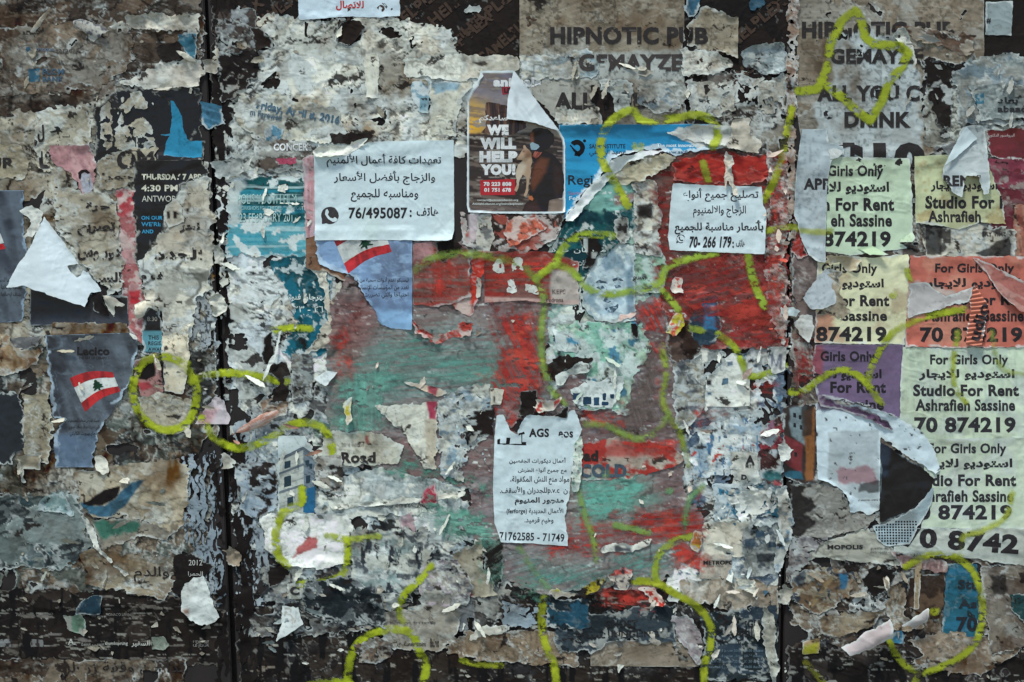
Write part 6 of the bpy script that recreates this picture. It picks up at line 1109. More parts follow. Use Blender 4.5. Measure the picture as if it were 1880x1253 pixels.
spray("round green dot on the teal field", disc(1113, 868, 4)[:8], 12, '#6fa06c', smooth=False, k=.8); spray("round green dot on grey brown paint right of the teal field", disc(1227, 899, 4)[:8], 12, '#6f9b72', smooth=False, k=.8)
spray("short green sprayed bar under the teal field", [(1130, 964), (1160, 970), (1190, 977)], 15, '#7a9e57', k=.85)
spray("green sprayed line bending down right of the dots", [(1290, 893), (1264, 920), (1256, 968)], 17, '#6f9a68', k=.8, soft=8)
spray("yellow green sprayed arc at the lower right of the painted area", [(1268, 985), (1235, 995), (1210, 1018), (1202, 1055), (1210, 1072)], 16, '#9aa832', k=.85)
spray("yellow green sprayed stroke and stem at the foot of the paint, right", [(1160, 1066), (1205, 1070), (1240, 1090), (1278, 1112), (1304, 1148), (1304, 1185), (1292, 1225), (1298, 1300)], 16, '#9da31f')
spray("soft green sprayed diagonal below the price list's left foot", [(952, 1005), (975, 1040), (1005, 1078)], 17, '#74986a', k=.75, soft=9)
spray("yellow green sprayed stem at the bottom centre", [(998, 1098), (994, 1140), (1002, 1185), (1018, 1225), (1024, 1300)], 17, '#a2a81f')
spray("yellow green sprayed curve over the purple notice's left edge", [(1452, 720), (1475, 718), (1500, 700), (1530, 682), (1560, 682), (1588, 702), (1618, 742)], 15, '#a2ab25')
spray("yellow green sprayed bow from the purple notice to the red notice", [(1592, 702), (1602, 668), (1628, 622), (1662, 597), (1705, 580), (1770, 568)], 15, '#a2ab25')
spray("soft yellow green line crossing the word Girls", [(1758, 610), (1750, 660), (1752, 710), (1772, 738)], 14, '#a5ad3d', k=.8, soft=7)
spray("faint yellow green line at the right edge, beside the green notice", [(1820, 610), (1828, 655), (1845, 680), (1885, 688)], 14, '#a4ae55', k=.7, soft=8)
spray("small yellow green dot on the cream notice", disc(1640, 540, 4)[:8], 10, '#b3b54a', smooth=False)
spray("small yellow green dab at the cream notice's right edge", [(1664, 498), (1670, 515)], 12, '#a9b03f')
spray("faint yellow green zigzag on the wrinkled green notice", [(1858, 905), (1845, 950), (1800, 975), (1768, 985), (1762, 1020)], 15, '#b0b54a', k=.75, soft=7)
spray("yellow green sprayed ring around the teal blue notice strip", [(1662, 1040), (1700, 1020), (1745, 1020), (1782, 1045), (1800, 1090), (1802, 1140), (1785, 1185), (1745, 1215), (1698, 1235)], 15, '#999f22')
spray("yellow green sprayed curve under the pale pink roll, lower right", [(1628, 1165), (1640, 1195), (1662, 1222), (1685, 1238), (1668, 1268), (1655, 1300)], 14, '#8d9520')
spray("small yellow green blotch on the dark brown photograph", disc(1714, 1120, 4)[:8], 14, '#8f921c', smooth=False)
spray("yellow green stub low on the right board near the seam", [(1478, 1215), (1495, 1235), (1515, 1258)], 12, '#80841c', k=.7)
spray("yellow green sprayed bar on white paper right of the right seam", [(1405, 425), (1445, 418), (1480, 422), (1525, 425)], 13, '#9ea42a', k=.85)
# ---------------------------------------------------------------- flag poster in the middle, aluminium notice, dog poster
FP = sheet("torn_poster", "pale blue flag poster torn to a point below the aluminium notice", [(576, 425), (757, 425), (757, 606), (716, 603), (699, 594), (690, 575), (672, 545), (650, 510), (625, 498), (588, 486), (580, 470)], '#6f88ab', torn=2.5, w=[0, 0, 0, 1, 1, 1, 1, 1, 1, 1, 1], cat="torn poster", mat='gloss_paper', rim=5, rimcol='#b9cbdb', curl=1, relief=.5, stain=.05, dirt=.1,
           paint=(vgrad(440, 600, '#8ba5c6', '#647a9c', .6), streak('#54637c', 62, 120, 22, .3, .55, soft=.15), area([(670, 450), (750, 445), (750, 520), (690, 520)], '#55627a', 18, .6, 4), blotch('#9db8d6', .2, 26, .06, 1.4, .7, .6), area([(690, 570), (760, 570), (760, 610), (700, 610)], '#8db2d6', 8, .8, 5), veins('#a9bfd6', 36, .9, .2)))
flag(FP, [(610, 434), (703, 408), (719, 460), (640, 503)])
for i, y in enumerate((515, 529, 543)): text(FP, ["ليسيكو تقدم أدوات صحية من منتجاتها", "لعدد من المؤسسات الإنسانية", "احتياجا والتي تضررت"][i], [634, 655, 668][i], y - 6, 750, y + 6, '#20242e', .0)
AL = sheet("notice_sheet", "white Arabic notice with a dark round phone icon, centre left", [(577, 280), (612, 287), (640, 282), (660, 270), (676, 262), (720, 260), (833, 258), (834, 425), (830, 440), (822, 443), (700, 441), (579, 442)], '#cbd6da', torn=1.6, w=[1, 1, 1, 1, 1, .2, .1, .5, .5, .2, .1, .1], cat="notice sheet", mat='fresh_paper', rim=2.5, rimcol='#d8dcdb', curl=.8, relief=.6, wscale=30, creases=1.3, stain=.1, staincol='#8a8a70', dirt=.06, var=.04, lift=[(812, 420, 1, 1, .25, 1)])
text(AL, "تعهدات كافة أعمال الألمنيم", 600, 283, 810, 308, '#232427', .004); text(AL, "والزجاج بأفضل الأسعار", 613, 314, 799, 340, '#232427', .004); text(AL, "ومناسبه للجميع", 644, 347, 768, 371, '#232427', .004); text(AL, "هاتف", 765, 380, 805, 397, '#232427', .006); text(AL, "76/495087", 640, 381, 748, 402, '#232427', .02); text(AL, ":", 752, 386, 756, 399, '#232427', .02)
PH = sheet("phone_icon", None, [(606 + 16 * math.cos(a), 396 + 16 * math.sin(a)) for a in np.linspace(math.radians(115), math.radians(-205), 26)] + [(591, 412)], '#3a3b3f', parent=AL, torn=0, rim=0, flush=True, g=1, stain=0, dirt=0, mat='fresh_paper')
sheet("handset", None, [(598, 386), (601, 384), (604, 390), (602, 394), (606, 400), (611, 402), (615, 399), (620, 403), (618, 407), (611, 408), (603, 403), (597, 394)], '#cdd7da', parent=PH, torn=0, rim=0, flush=True, g=1, hm=False, stain=0, dirt=0, mat='fresh_paper', eps=.3)
sheet("paper_curl", "torn white upper edge rolled down over the aluminium notice", [(576, 279), (590, 272), (612, 268), (630, 270), (655, 260), (676, 255), (668, 268), (640, 284), (612, 289), (580, 288)], '#d0d3d0', cat="paper curl", torn=3, relief=1, wscale=12, curl=2, hm=False)
def Z(*p): return [(840 + x / 4.177, 110 + y / 4.177) for x, y in p]
DP = sheet("poster", "glossy dog rescue poster with white border and a peeled corner, upper centre", Z((75, 310), (110, 235), (150, 190), (183, 88), (430, 86), (550, 240), (790, 560), (815, 600), (826, 660), (826, 1172), (800, 1180), (300, 1182), (85, 1168), (72, 1120)), '#4e4440', torn=.6, cat="poster", mat='gloss_paper', rim=0, curl=.4, relief=.5, wscale=60, stain=.0, dirt=.04, var=.06,
           paint=(vgrad(130, 245, '#6c6a7a', '#8d8078', 1), area(Z((60, 300), (200, 330), (215, 560), (60, 575)), '#c79a3e', 22, .95, 3), area(Z((60, 450), (190, 480), (170, 560), (60, 570)), '#e0a422', 12, .95, 2), area(Z((500, 470), (620, 470), (800, 560), (800, 600), (520, 570)), '#8f7f6a', 8, .8, 3),
                  area(Z((60, 575), (180, 560), (500, 560), (840, 600), (840, 1200), (60, 1200)), '#3b322d', 3, 1, 3, .25, 14, 2.5, .5), streak('#6d625a', 8, 70, 5, .3, .75), blotch('#8b8178', .12, 12, .02, 2.5, .5), area(Z((60, 1090), (840, 1090), (840, 1200), (60, 1200)), '#5b524c', 8, .6, 3), area(Z((700, 1080), (830, 1060), (830, 1180), (690, 1180)), '#8d7a6c', 6, .7, 3), border('#d5dbdd', 3.6)))
def pr(nm, pl, c, **k):
    k.setdefault('paint', ()); return sheet(nm, None, Z(*pl), c, parent=DP, torn=k.pop('torn', .8), rim=0, flush=True, g=1, hm=k.pop('hm', False), stain=0, dirt=.05, mat='gloss_paper', **k)
pr("printed_building", [(213, 332), (245, 322), (300, 340), (372, 352), (440, 420), (525, 485), (528, 520), (470, 552), (420, 585), (180, 560), (213, 520)], '#43312a', paint=(streak('#6d5240', 90, 60, 4, .35, .8), streak('#2b211e', 90, 60, 3, .3, .8, seed=9)), torn=1.2)
pr("printed_woman", [(560, 620), (553, 575), (575, 540), (625, 522), (690, 530), (738, 570), (742, 630), (700, 680), (660, 700), (730, 720), (790, 790), (815, 900), (815, 1000), (800, 1060), (705, 1078), (690, 1166), (490, 1166), (512, 1115), (548, 1075), (556, 990), (562, 880), (580, 790), (570, 730), (590, 700), (565, 690)], '#241c1a', hm=True, paint=(area(Z((590, 800), (640, 748), (695, 765), (680, 860), (630, 940), (580, 1000), (560, 950)), '#6a3f27', 5, .9, 2), area(Z((740, 800), (790, 830), (800, 980), (760, 1050), (740, 980)), '#3d2a22', 5, .8, 2), area(Z((555, 560), (580, 560), (585, 640), (556, 640)), '#7a4a30', 3, .9), area(Z((495, 1166), (530, 1100), (600, 1080), (640, 1166)), '#4a2f22', 5, .7)))
pr("printed_scarf", [(570, 740), (592, 702), (655, 708), (640, 728), (600, 760)], '#7c3b2e', paint=(streak('#b0695a', -50, 20, 3, .35, .8),), eps=.35)
pr("printed_mask", [(554, 650), (575, 636), (622, 652), (634, 668), (605, 690), (566, 690)], '#8fa3ad', eps=.35)
pr("printed_hand", [(543, 1045), (572, 1040), (582, 1065), (575, 1082), (545, 1070)], '#b5653a', eps=.35)
pr("printed_dog", [(445, 745), (470, 735), (492, 700), (505, 685), (503, 658), (518, 652), (528, 678), (548, 688), (566, 722), (572, 770), (562, 850), (548, 950), (540, 1020), (522, 1054), (508, 1045), (524, 985), (532, 905), (500, 880), (475, 930), (468, 985), (452, 1012), (436, 1000), (455, 955), (443, 870), (462, 810), (500, 775), (480, 768), (458, 770)], '#a98b72', eps=.4, paint=(area(Z((445, 870), (470, 800), (500, 780), (530, 800), (500, 880), (460, 960)), '#c4b3a0', 4, .8, 2), area(Z((505, 690), (570, 700), (570, 760), (520, 750)), '#7d5b44', 4, .8), area(Z((440, 738), (462, 735), (462, 752), (440, 752)), '#2a2220', 2, .9), area(Z((500, 700), (512, 700), (512, 710), (500, 710)), '#2a2220', 1.5, .8)))
pr("printed_label", [(172, 925), (442, 915), (442, 1038), (176, 1040)], '#a51f26', torn=.3, eps=.3, hm=True)
RL = pr("printed_label", [(338, 205), (405, 195), (410, 262), (345, 272)], '#8b2a36', torn=.3, eps=.3, hm=True)
def zt(b, x0, y0, x1, y1, c='#d3d6d2', bold=.0, **k):
    (a, b0), (c0, d0) = Z((x0, y0), (x1, y1)); return text(DP, b, a, b0, c0, d0, c, bold, **k)
zt("animals", 275, 138, 640, 210, bold=.045, clip=False); zt("LEB", 358, 220, 430, 255, '#1d2126', .03); zt("ساعدكم", 165, 425, 385, 488, '#d9d8cf', .02)
zt("WE", 225, 500, 392, 582, bold=.06); zt("WILL", 172, 600, 450, 688, bold=.06); zt("HELP", 168, 702, 460, 788, bold=.06); zt("YOU!", 175, 800, 445, 886, bold=.06)
zt("70 223 808", 200, 938, 413, 970, '#d9d8d2', .04, lift_mm=.35); zt("01 751 678", 204, 983, 410, 1015, '#d9d8d2', .04, lift_mm=.35); zt("contact@animalslebanon.org", 152, 1068, 465, 1088, '#c5c7c3', .012, cell=9); zt("AnimalsLebanon.org/beirutexplosion", 113, 1097, 503, 1118, '#c5c7c3', .012, cell=9)
sheet("peeled_corner", None, Z((430, 86), (490, 165), (560, 250), (640, 360), (760, 520), (785, 552), (690, 522), (600, 495), (500, 478), (376, 466), (380, 400), (388, 290)), '#cdd1d4', parent=DP, torn=.6, rim=0, curl=0, relief=.5, wscale=40, stiff=3, mat='fresh_paper', lift=[(986, 188, -.79, .61, .28, 1)], stain=.05, dirt=.05, hm=False, paint=(streak('#b9bfc4', 55, 60, 10, .35, .6), area(Z((440, 290), (470, 280), (455, 440), (438, 440)), '#8d8d90', 4, .5, 5)))
sheet("peeled_corner", None, Z((178, 86), (202, 130), (120, 218), (110, 226), (150, 180)), '#d0d4d5', parent=DP, torn=.5, rim=0, relief=.2, mat='fresh_paper', lift=[(855, 155, .6, .8, .12, 1)], stain=.03, dirt=0, hm=False)
# small phone notice
SN = sheet("notice_sheet", "small white Arabic notice with an outlined phone icon on the red paper", [(1235, 337), (1300, 341), (1398, 343), (1400, 378), (1406, 390), (1402, 467), (1320, 464), (1229, 460), (1226, 440), (1230, 380)], '#cbd6da', torn=.8, cat="notice sheet", mat='fresh_paper', rim=1.2, curl=.6, relief=.5, creases=1.3, stain=.1, dirt=.05, var=.06, lift=[(1388, 400, 1, .1, .3, 1)])
text(SN, "تصليح جميع أنواع", 1253, 346, 1392, 371, '#26262a', .004); text(SN, "الزجاج والالمنيوم", 1272, 378, 1369, 400, '#26262a', .004); text(SN, "بأسعار مناسبة للجميع", 1238, 405, 1400, 431, '#26262a', .010); text(SN, "70- 266 179", 1264, 434, 1341, 456, '#26262a', .03, shear=.12); text(SN, ":", 1344, 444, 1347, 456, '#26262a', .03); text(SN, "هاتف", 1351, 440, 1367, 454, '#26262a', .01)
sheet("phone_icon", None, ring(1249.5, 439, 8, 6.8, 0, 2 * math.pi - .01, 22), '#2c2d31', parent=SN, torn=0, rim=0, flush=True, g=1, hm=False); sheet("phone_icon", None, [(1242, 442), (1243.5, 445), (1245, 446), (1241, 447.5)], '#2c2d31', parent=SN, torn=0, rim=0, flush=True, g=1, hm=False)
sheet("handset", None, [(1245.5, 435), (1247, 434.5), (1248, 437), (1247.5, 438.5), (1249.5, 441), (1251, 441.5), (1252.5, 440.5), (1254, 442), (1252, 444), (1248.5, 442.5), (1246, 439)], '#2c2d31', parent=SN, torn=0, rim=0, flush=True, g=1, hm=False)
sheet("paper_scrap", "white dangling shred hanging over the top of the small phone notice", [(1328, 288), (1332, 280), (1342, 288), (1344, 302), (1338, 310), (1345, 330), (1350, 345), (1353, 360), (1346, 366), (1342, 345), (1335, 332), (1332, 352), (1328, 345), (1330, 310)], '#cbc8c4', cat="paper scrap", torn=2, relief=1.4, wscale=10, curl=2, lift=(1335, 285, 0, 1, .12, 1), hm=False, g=1)
# price sheet below
AG = sheet("notice_sheet", "tall white Arabic price list with a line drawn logo, lower centre", [(912, 763), (922, 760), (938, 790), (950, 797), (958, 775), (968, 762), (1010, 765), (1044, 758), (1056, 750), (1068, 788), (1058, 815), (1048, 870), (1046, 900), (1038, 950), (1043, 1003), (980, 998), (920, 995), (908, 960), (905, 900), (908, 800)], '#c8d3d7', torn=1.8, w=[1, 1, 1, 1, 1, 1, 1, 1, 1, 1, 1, 1, 1, 1, .2, .1, .1, .1, .1, .1], cat="notice sheet", mat='fresh_paper', rim=2.5, curl=1, relief=.6, creases=1.5, stain=.1, dirt=.08, var=.06)
text(AG, "AGS", 971, 787, 1008, 803, '#26262a', .03); text(AG, "Leos", 1016, 787, 1052, 804, '#26262a', .02, wear=.3)
for i, (b, a, y0, c_, y1) in enumerate([("أعمال ديكورات الجفصين", 935, 840, 1039, 852), ("مع جميع أنواع الطرش", 951, 858, 1040, 870), ("مواد منع النش المكفولة،", 937, 874, 1045, 890), ("ن p.v.c للجدران والأسقف.", 918, 893, 1042, 908), ("منجور المنيوم", 945, 913, 1035, 928), ("الأعمال الحديدية (ferforge)", 930, 932, 1034, 945), ("وخيم قرميد.", 963, 950, 1016, 964)]):
    text(AG, b, a, y0, c_, y1, '#232327', .012 if i == 4 else .004)
text(AG, "71762585 - 71749", 917, 978, 1036, 993, '#232327', .012, rot=2)
sheet("drawn_logo", None, [(916, 814), (967, 816), (967, 818), (916, 816)], '#26262a', parent=AG, torn=.2, rim=0, flush=True, g=1, hm=False); sheet("drawn_logo", None, [(930, 804), (937, 804), (936, 815), (929, 815)], '#26262a', parent=AG, torn=.2, rim=0, flush=True, g=1, hm=False); sheet("drawn_logo", None, [(952, 796), (962, 793), (964, 797), (959, 798), (959, 812), (966, 812), (966, 816), (957, 816), (957, 798), (952, 800)], '#26262a', parent=AG, torn=.2, rim=0, flush=True, g=1, hm=False); sheet("drawn_logo", None, [(913, 807), (918, 806), (918, 816), (913, 816)], '#26262a', parent=AG, torn=.2, rim=0, flush=True, g=1, hm=False)
sheet("torn_paper", "speckled whitish torn strip hanging right of the tall price list", [(1056, 812), (1068, 800), (1070, 830), (1066, 870), (1062, 900), (1050, 905), (1048, 880)], '#b9c3be', torn=3, holes=.05, hsc=8, paint=(blotch('#6f9a86', .18, 8, .03),), curl=1.5, **PS)
# ---------------------------------------------------------------- topmost torn sheets and curls
AP = sheet("torn_poster", "tall pale grey sheet with cut off letters, hanging just right of the right seam", [(1472, 238), (1518, 237), (1522, 262), (1546, 270), (1550, 285), (1530, 288), (1524, 300), (1518, 340), (1516, 400), (1514, 484), (1494, 480), (1482, 468), (1470, 440), (1456, 395), (1460, 320)], '#aab2b6', torn=1.8, w=[.4, 1, 1, 1, 1, 1, .3, .2, .2, 1, 1, 1, 1, .3, .3], cat="torn poster", mat='fresh_paper', stain=.15, relief=.7, wscale=26, curl=1, lift=[(1490, 440, -.4, 1, .12, 1)], rim=3, paint=(area([(1450, 418), (1520, 422), (1520, 432), (1455, 430)], '#a4a736', 3, .8, 2),))
text(AP, "APP", 1475, 328, 1523, 349, '#2b2a2d', .03)
sheet("paper_scrap", "crumpled pale scrap at the top right of the hanging pale grey sheet", [(1520, 275), (1535, 272), (1548, 280), (1540, 290), (1524, 292)], '#aab0b5', cat="paper scrap", torn=2, relief=1.2, wscale=8, curl=2, hm=False)
HG = sheet("torn_poster", "white torn sheet hanging over the yellowish studio notice, with a folded corner", [(1766, 236), (1778, 232), (1804, 231), (1810, 262), (1816, 340), (1812, 357), (1804, 358), (1800, 345), (1795, 325), (1770, 322), (1766, 350), (1764, 366), (1745, 352), (1736, 335), (1727, 330), (1730, 305), (1748, 275)], '#b9bfc0', torn=2, cat="torn poster", mat='fresh_paper', stain=.08, relief=.6, curl=1.5, lift=[(1770, 300, .2, 1, .12, 1)], paint=(vgrad(235, 310, '#8f9394', '#b9bfc0', .7),))
text(HG, "RENT", 1730, 323, 1797, 343, '#2b2a2d', .035, lift_mm=.5)
sheet("folded_corner", None, [(1772, 233), (1794, 255), (1765, 280), (1745, 297), (1729, 307), (1738, 290)], '#c5cfd2', parent=HG, torn=.8, rim=0, mat='fresh_paper', relief=.3, lift=[(1780, 240, .3, .6, .12, 1)], stain=.02, dirt=.02, hm=False)
# torn white sheets at the right board
WT = sheet("torn_poster", "large white torn sheet hanging over the purple and green notices", [(1497, 742), (1560, 742), (1600, 752), (1640, 762), (1690, 790), (1714, 822), (1726, 862), (1716, 872), (1700, 858), (1660, 835), (1640, 820), (1616, 800), (1614, 935), (1595, 944), (1560, 940), (1548, 900), (1520, 885), (1500, 880)], '#c6d1d7', torn=3, w=[1, 1, 1, 1, .5, .5, 1, 1, 1, 1, 1, 0, 1, 1, 1, 1, 0, 0], cat="torn poster", mat='fresh_paper', stain=.06, dirt=.08, var=.06, relief=.7, wscale=30, curl=2, rim=4,
           paint=(area([(1520, 795), (1612, 790), (1612, 938), (1545, 900), (1520, 880)], '#a7aeb0', 2, .9, 3), area([(1500, 735), (1560, 742), (1560, 755), (1500, 752)], '#62526f', 3, .85, 3), area([(1530, 862), (1605, 858), (1605, 885), (1540, 890)], '#8c5560', 3, .7, 7), blotch('#4a5056', .02, 9, .01), area([(1578, 888), (1612, 885), (1612, 902), (1575, 905)], '#36383b', 2, .85, 4)))
text(WT, "of palestinian cinema", 1575, 916, 1611, 921, '#3a3a3c', rot=-2, cell=9); 
sheet("torn_paper", "purple torn crescent lying over the top of the large white torn sheet", [(1500, 724), (1540, 740), (1590, 752), (1625, 772), (1640, 790), (1634, 790), (1605, 775), (1560, 757), (1505, 745)], '#5b4b6d', torn=2.5, rim=3, curl=1, **PS)
sheet("dark_poster", "black curved poster window framed by the large white torn sheet", [(1616, 812), (1632, 822), (1664, 842), (1700, 866), (1714, 880), (1706, 908), (1680, 935), (1650, 948), (1613, 962)], '#1c1b1c', torn=1.5, cat="torn poster", mat='gloss_paper', rim=1.5, rimcol='#8fa0a8', relief=.25, stain=0, dirt=.1, paint=(area([(1614, 800), (1636, 822), (1628, 870), (1614, 880)], '#26364a', 3, .9, 3),))
DT = sheet("torn_paper", "small dotted paper fan under the black curved poster window", [(1602, 966), (1640, 956), (1680, 932), (1712, 896), (1708, 925), (1690, 960), (1668, 1000), (1625, 1002), (1608, 990)], '#98a6ac', torn=2, rim=3, mat='fresh_paper', **PS)
for j in range(9):
    for i in range(15):
        x, y = 1608 + i * 5.2, 958 + j * 5.0
        if polydist([(1604, 968), (1640, 958), (1676, 938), (1690, 944), (1684, 962), (1664, 998), (1626, 1000), (1610, 988)], np.array([[x]]), np.array([[y]]))[0][0, 0] > 1 and (i + j * 15) < 400:
            if 'DOTS' not in globals(): DOTS = []
            DOTS.append((x, y))
def dots_f(U, V, f):
    dd = np.full(U.shape, 9.0)
    for x, y in DOTS: dd = np.minimum(dd, np.hypot(U - x, V - y))
    return np.minimum(f, 1.75 - dd)
sheet("printed_dots", None, [(1600, 930), (1700, 930), (1700, 1005), (1600, 1005)], '#202426', parent=DT, torn=0, rim=0, flush=True, g=1, hm=False, addf=dots_f)
sheet("paper_flap", "grey white leaf shaped flap standing off right of the right seam", [(1472, 548), (1498, 510), (1514, 492), (1530, 505), (1538, 530), (1532, 560), (1510, 568), (1485, 568)], '#b4b8bc', cat="paper flap", torn=2, mat='fresh_paper', relief=.6, lift=[(1532, 520, -1, .4, .14, 1)], hm=False, stain=.12)
sheet("paper_flap", "smaller grey white flap below the leaf shaped flap by the right seam", [(1455, 592), (1470, 580), (1492, 578), (1494, 600), (1484, 630), (1472, 622)], '#aeb2b6', cat="paper flap", torn=2.5, relief=.7, lift=[(1490, 590, -.5, 1, .16, 1)], hm=False)
sheet("paper_scrap", "pale blue white ragged scrap on the right seam, mid height", [(1430, 568), (1450, 562), (1470, 572), (1460, 582), (1436, 580)], '#a9bcc8', cat="paper scrap", torn=3, relief=1, wscale=8, seam=False, hm=False, curl=2)
sheet("paper_flap", "green triangular torn corner hanging from the topmost studio notice", [(1574, 456), (1600, 452), (1628, 468), (1622, 470), (1595, 469)], '#b5c7a3', cat="paper flap", torn=1.2, mat='fresh_paper', lift=[(1600, 454, .3, 1, .5, 1)], hm=False, stain=.05)
sheet("paper_flap", "pale green lower corner peeling from the topmost studio notice", [(1646, 445), (1674, 425), (1678, 438), (1672, 446)], '#c3d3b2', cat="paper flap", torn=.8, mat='fresh_paper', lift=[(1650, 430, .6, 1, .3, 1)], hm=False, stain=.03)
sheet("paper_curl", "cream curl peeling at the top of the cream yellow notice", [(1515, 470), (1560, 470), (1582, 476), (1570, 498), (1556, 500), (1540, 482), (1520, 490)], '#b8ad98', cat="paper curl", torn=2.5, relief=1, wscale=12, curl=2, hm=False)
sheet("torn_paper", "creased brownish torn area at the left of the cream yellow notice", [(1516, 488), (1545, 500), (1540, 540), (1562, 570), (1545, 590), (1520, 575), (1500, 580), (1498, 560)], '#a59a8b', torn=4, relief=1, wscale=14, crack=.6, rim=3, **PS)
sheet("paper_flap", "faded pink red flap peeling across the salmon notice at the right edge", [(1785, 474), (1815, 484), (1845, 500), (1900, 528), (1900, 580), (1868, 572), (1850, 555), (1830, 535), (1808, 500)], '#a1625a', cat="paper flap", torn=1.5, mat='fresh_paper', relief=.9, wscale=20, lift=[(1800, 500, .6, .5, .10, 1)], hm=False, paint=(streak('#b98a80', 35, 60, 10, .4, .7),), stain=.15)
PL = sheet("paper_flap", "pleated salmon strip with half a word hanging over the salmon notice", [(1776, 540), (1787, 523), (1800, 540), (1812, 558), (1806, 600), (1800, 637), (1771, 632), (1774, 600), (1780, 570)], '#c4745e', cat="paper flap", torn=1.2, mat='fresh_paper', relief=.3, pleat=(.15, 1, 7.5, 4.0), lift=[(1790, 525, 0, 1, .05, 1)], stain=.05, g=1, curl=0)
text(PL, "udio", 1760, 580, 1830, 602, '#26222a', .03, rot=-72, lift_mm=1.2, cell=3)
sheet("torn_paper", "torn grey white wedge across the words of the salmon notice", [(1670, 520), (1700, 520), (1735, 545), (1784, 528), (1778, 555), (1740, 562), (1700, 575), (1666, 585), (1664, 560)], '#ada5a3', torn=3, rim=3, stain=.2, relief=.6, mat='fresh_paper', **PS)
# bottom right rolls
sheet("paper_curl", "pale pink paper roll curling off the shredded posters, lower right", [(1540, 1184), (1590, 1155), (1628, 1133), (1634, 1150), (1630, 1168), (1590, 1190), (1555, 1200)], '#c0aead', cat="paper curl", torn=2, mat='fresh_paper', roll=((1550, 1190), (1634, 1148), 25, 27), relief=.4, hm=False, stain=.1)
sheet("paper_curl", "small white folded curl right of the pale pink roll", [(1647, 1148), (1675, 1130), (1700, 1114), (1701, 1130), (1690, 1145), (1680, 1155), (1665, 1146)], '#b9b0ae', cat="paper curl", torn=1.5, mat='fresh_paper', roll=((1650, 1146), (1700, 1124), 16, 18), relief=.4, hm=False, stain=.1)
# scraps on the middle board
sheet("paper_scrap", "white folded scrap hanging at the left edge of the grey brown paint", [(578, 695), (600, 680), (620, 684), (600, 709), (590, 704)], '#c4c9c9', cat="paper scrap", torn=1.5, mat='fresh_paper', lift=[(605, 682, -.3, 1, .3, 1)], hm=False, stain=.05)
sheet("paper_scrap", "long white sliver hanging from the yellow green stroke, left of centre", [(512, 610), (518, 605), (510, 650), (496, 680), (486, 698), (492, 672), (504, 650)], '#c1c8cb', cat="paper scrap", torn=1.5, lift=[(514, 608, -.3, 1, .15, 1)], hm=False, g=1)
sheet("paper_scrap", "yellow and white twisted scrap on the teal brushed paint", [(628, 740), (642, 730), (648, 728), (646, 755), (648, 770), (638, 782), (636, 765)], '#b2a83a', cat="paper scrap", torn=2, relief=1, wscale=8, lift=[(640, 730, .2, 1, .2, 1)], hm=False, g=1, paint=(area([(640, 725), (650, 725), (640, 745), (632, 745)], '#bfc3bd', 3, .9), area([(634, 765), (650, 760), (645, 785), (634, 785)], '#b8a894', 3, .9)))
sheet("paper_curl", "salmon and white striped curl across the left seam, below the spray bar", [(428, 798), (450, 780), (480, 760), (512, 752), (515, 762), (490, 780), (455, 792)], '#b5867a', cat="paper curl", torn=2, roll=((435, 793), (508, 758), 11, 12), relief=.6, seam=False, paint=(streak('#cbb8b0', -28, 30, 3, .4, .8),), hm=False)
sheet("torn_paper", "rusty torn fan of paper just above the salmon striped curl", [(480, 740), (520, 718), (530, 740), (525, 760), (495, 770), (478, 760)], '#9a8272', torn=4, plies=1, plysc=14, relief=.9, wscale=10, curl=1.5, **PS)
sheet("paper_scrap", "large white curled scrap with grey stains, lower left of the middle board", [(519, 1112), (548, 1114), (552, 1130), (558, 1145), (540, 1158), (510, 1174), (518, 1145)], '#c3c6c4', cat="paper scrap", torn=2, mat='fresh_paper', relief=.7, lift=[(545, 1115, -.5, 1, .22, 1)], hm=False, paint=(blotch('#8d8579', .12, 14, .04, k=.7),))
sheet("paper_scrap", "orange yellow torn scrap in the small gap right of the price list's foot", [(1265, 1000), (1275, 972), (1288, 975), (1290, 1000), (1280, 1015), (1268, 1008)], '#c27a45', cat="paper scrap", torn=2, relief=.9, wscale=8, curl=2, hm=False, paint=(area([(1264, 998), (1285, 1000), (1278, 1015), (1264, 1008)], '#c0a828', 2, .9), blotch('#c9b7ab', .3, 10, .03)))
sheet("paper_scrap", "yellow and red ragged scrap where the green stroke meets the red band", [(1225, 600), (1240, 575), (1252, 578), (1254, 600), (1240, 618), (1222, 612)], '#a9a234', cat="paper scrap", torn=3, relief=.9, wscale=8, curl=2, hm=False, paint=(blotch('#b0423a', .3, 9, .03), blotch('#c6bdb0', .2, 9, .03, seed=9)))
sheet("paper_scrap", "white red edged torn spike right of the mint green patch", [(1226, 530), (1240, 510), (1252, 512), (1250, 530), (1262, 545), (1250, 538), (1235, 540)], '#c7bdb8', cat="paper scrap", torn=3, relief=.8, wscale=8, curl=2, hm=False, paint=(blotch('#b04a40', .2, 8, .02),))
sheet("paper_scrap", "pink and white ragged strip below the sketched face", [(1140, 578), (1165, 570), (1172, 575), (1160, 585), (1130, 590)], '#c2a6a2', cat="paper scrap", torn=2.5, relief=.8, curl=1.5, hm=False)
sheet("torn_paper", "black slot shaped tear below the sketched face", [(1158, 596), (1168, 592), (1172, 610), (1170, 624), (1160, 614)], '#211f1e', torn=2, rim=1, **PS)
sheet("torn_paper", "black diamond tear at the top of the tall price list", [(1018, 764), (1040, 745), (1050, 740), (1042, 756), (1040, 768)], '#1f1d1c', torn=1.5, rim=1, **PS)
sheet("paper_scrap", "white and red crumpled bundle above the tall price list", [(976, 735), (1010, 735), (1030, 730), (1020, 755), (990, 760), (978, 750)], '#bbb5ae', cat="paper scrap", torn=3, relief=1.2, wscale=10, curl=2, paint=(blotch('#a8403a', .3, 10, .03),), hm=False)
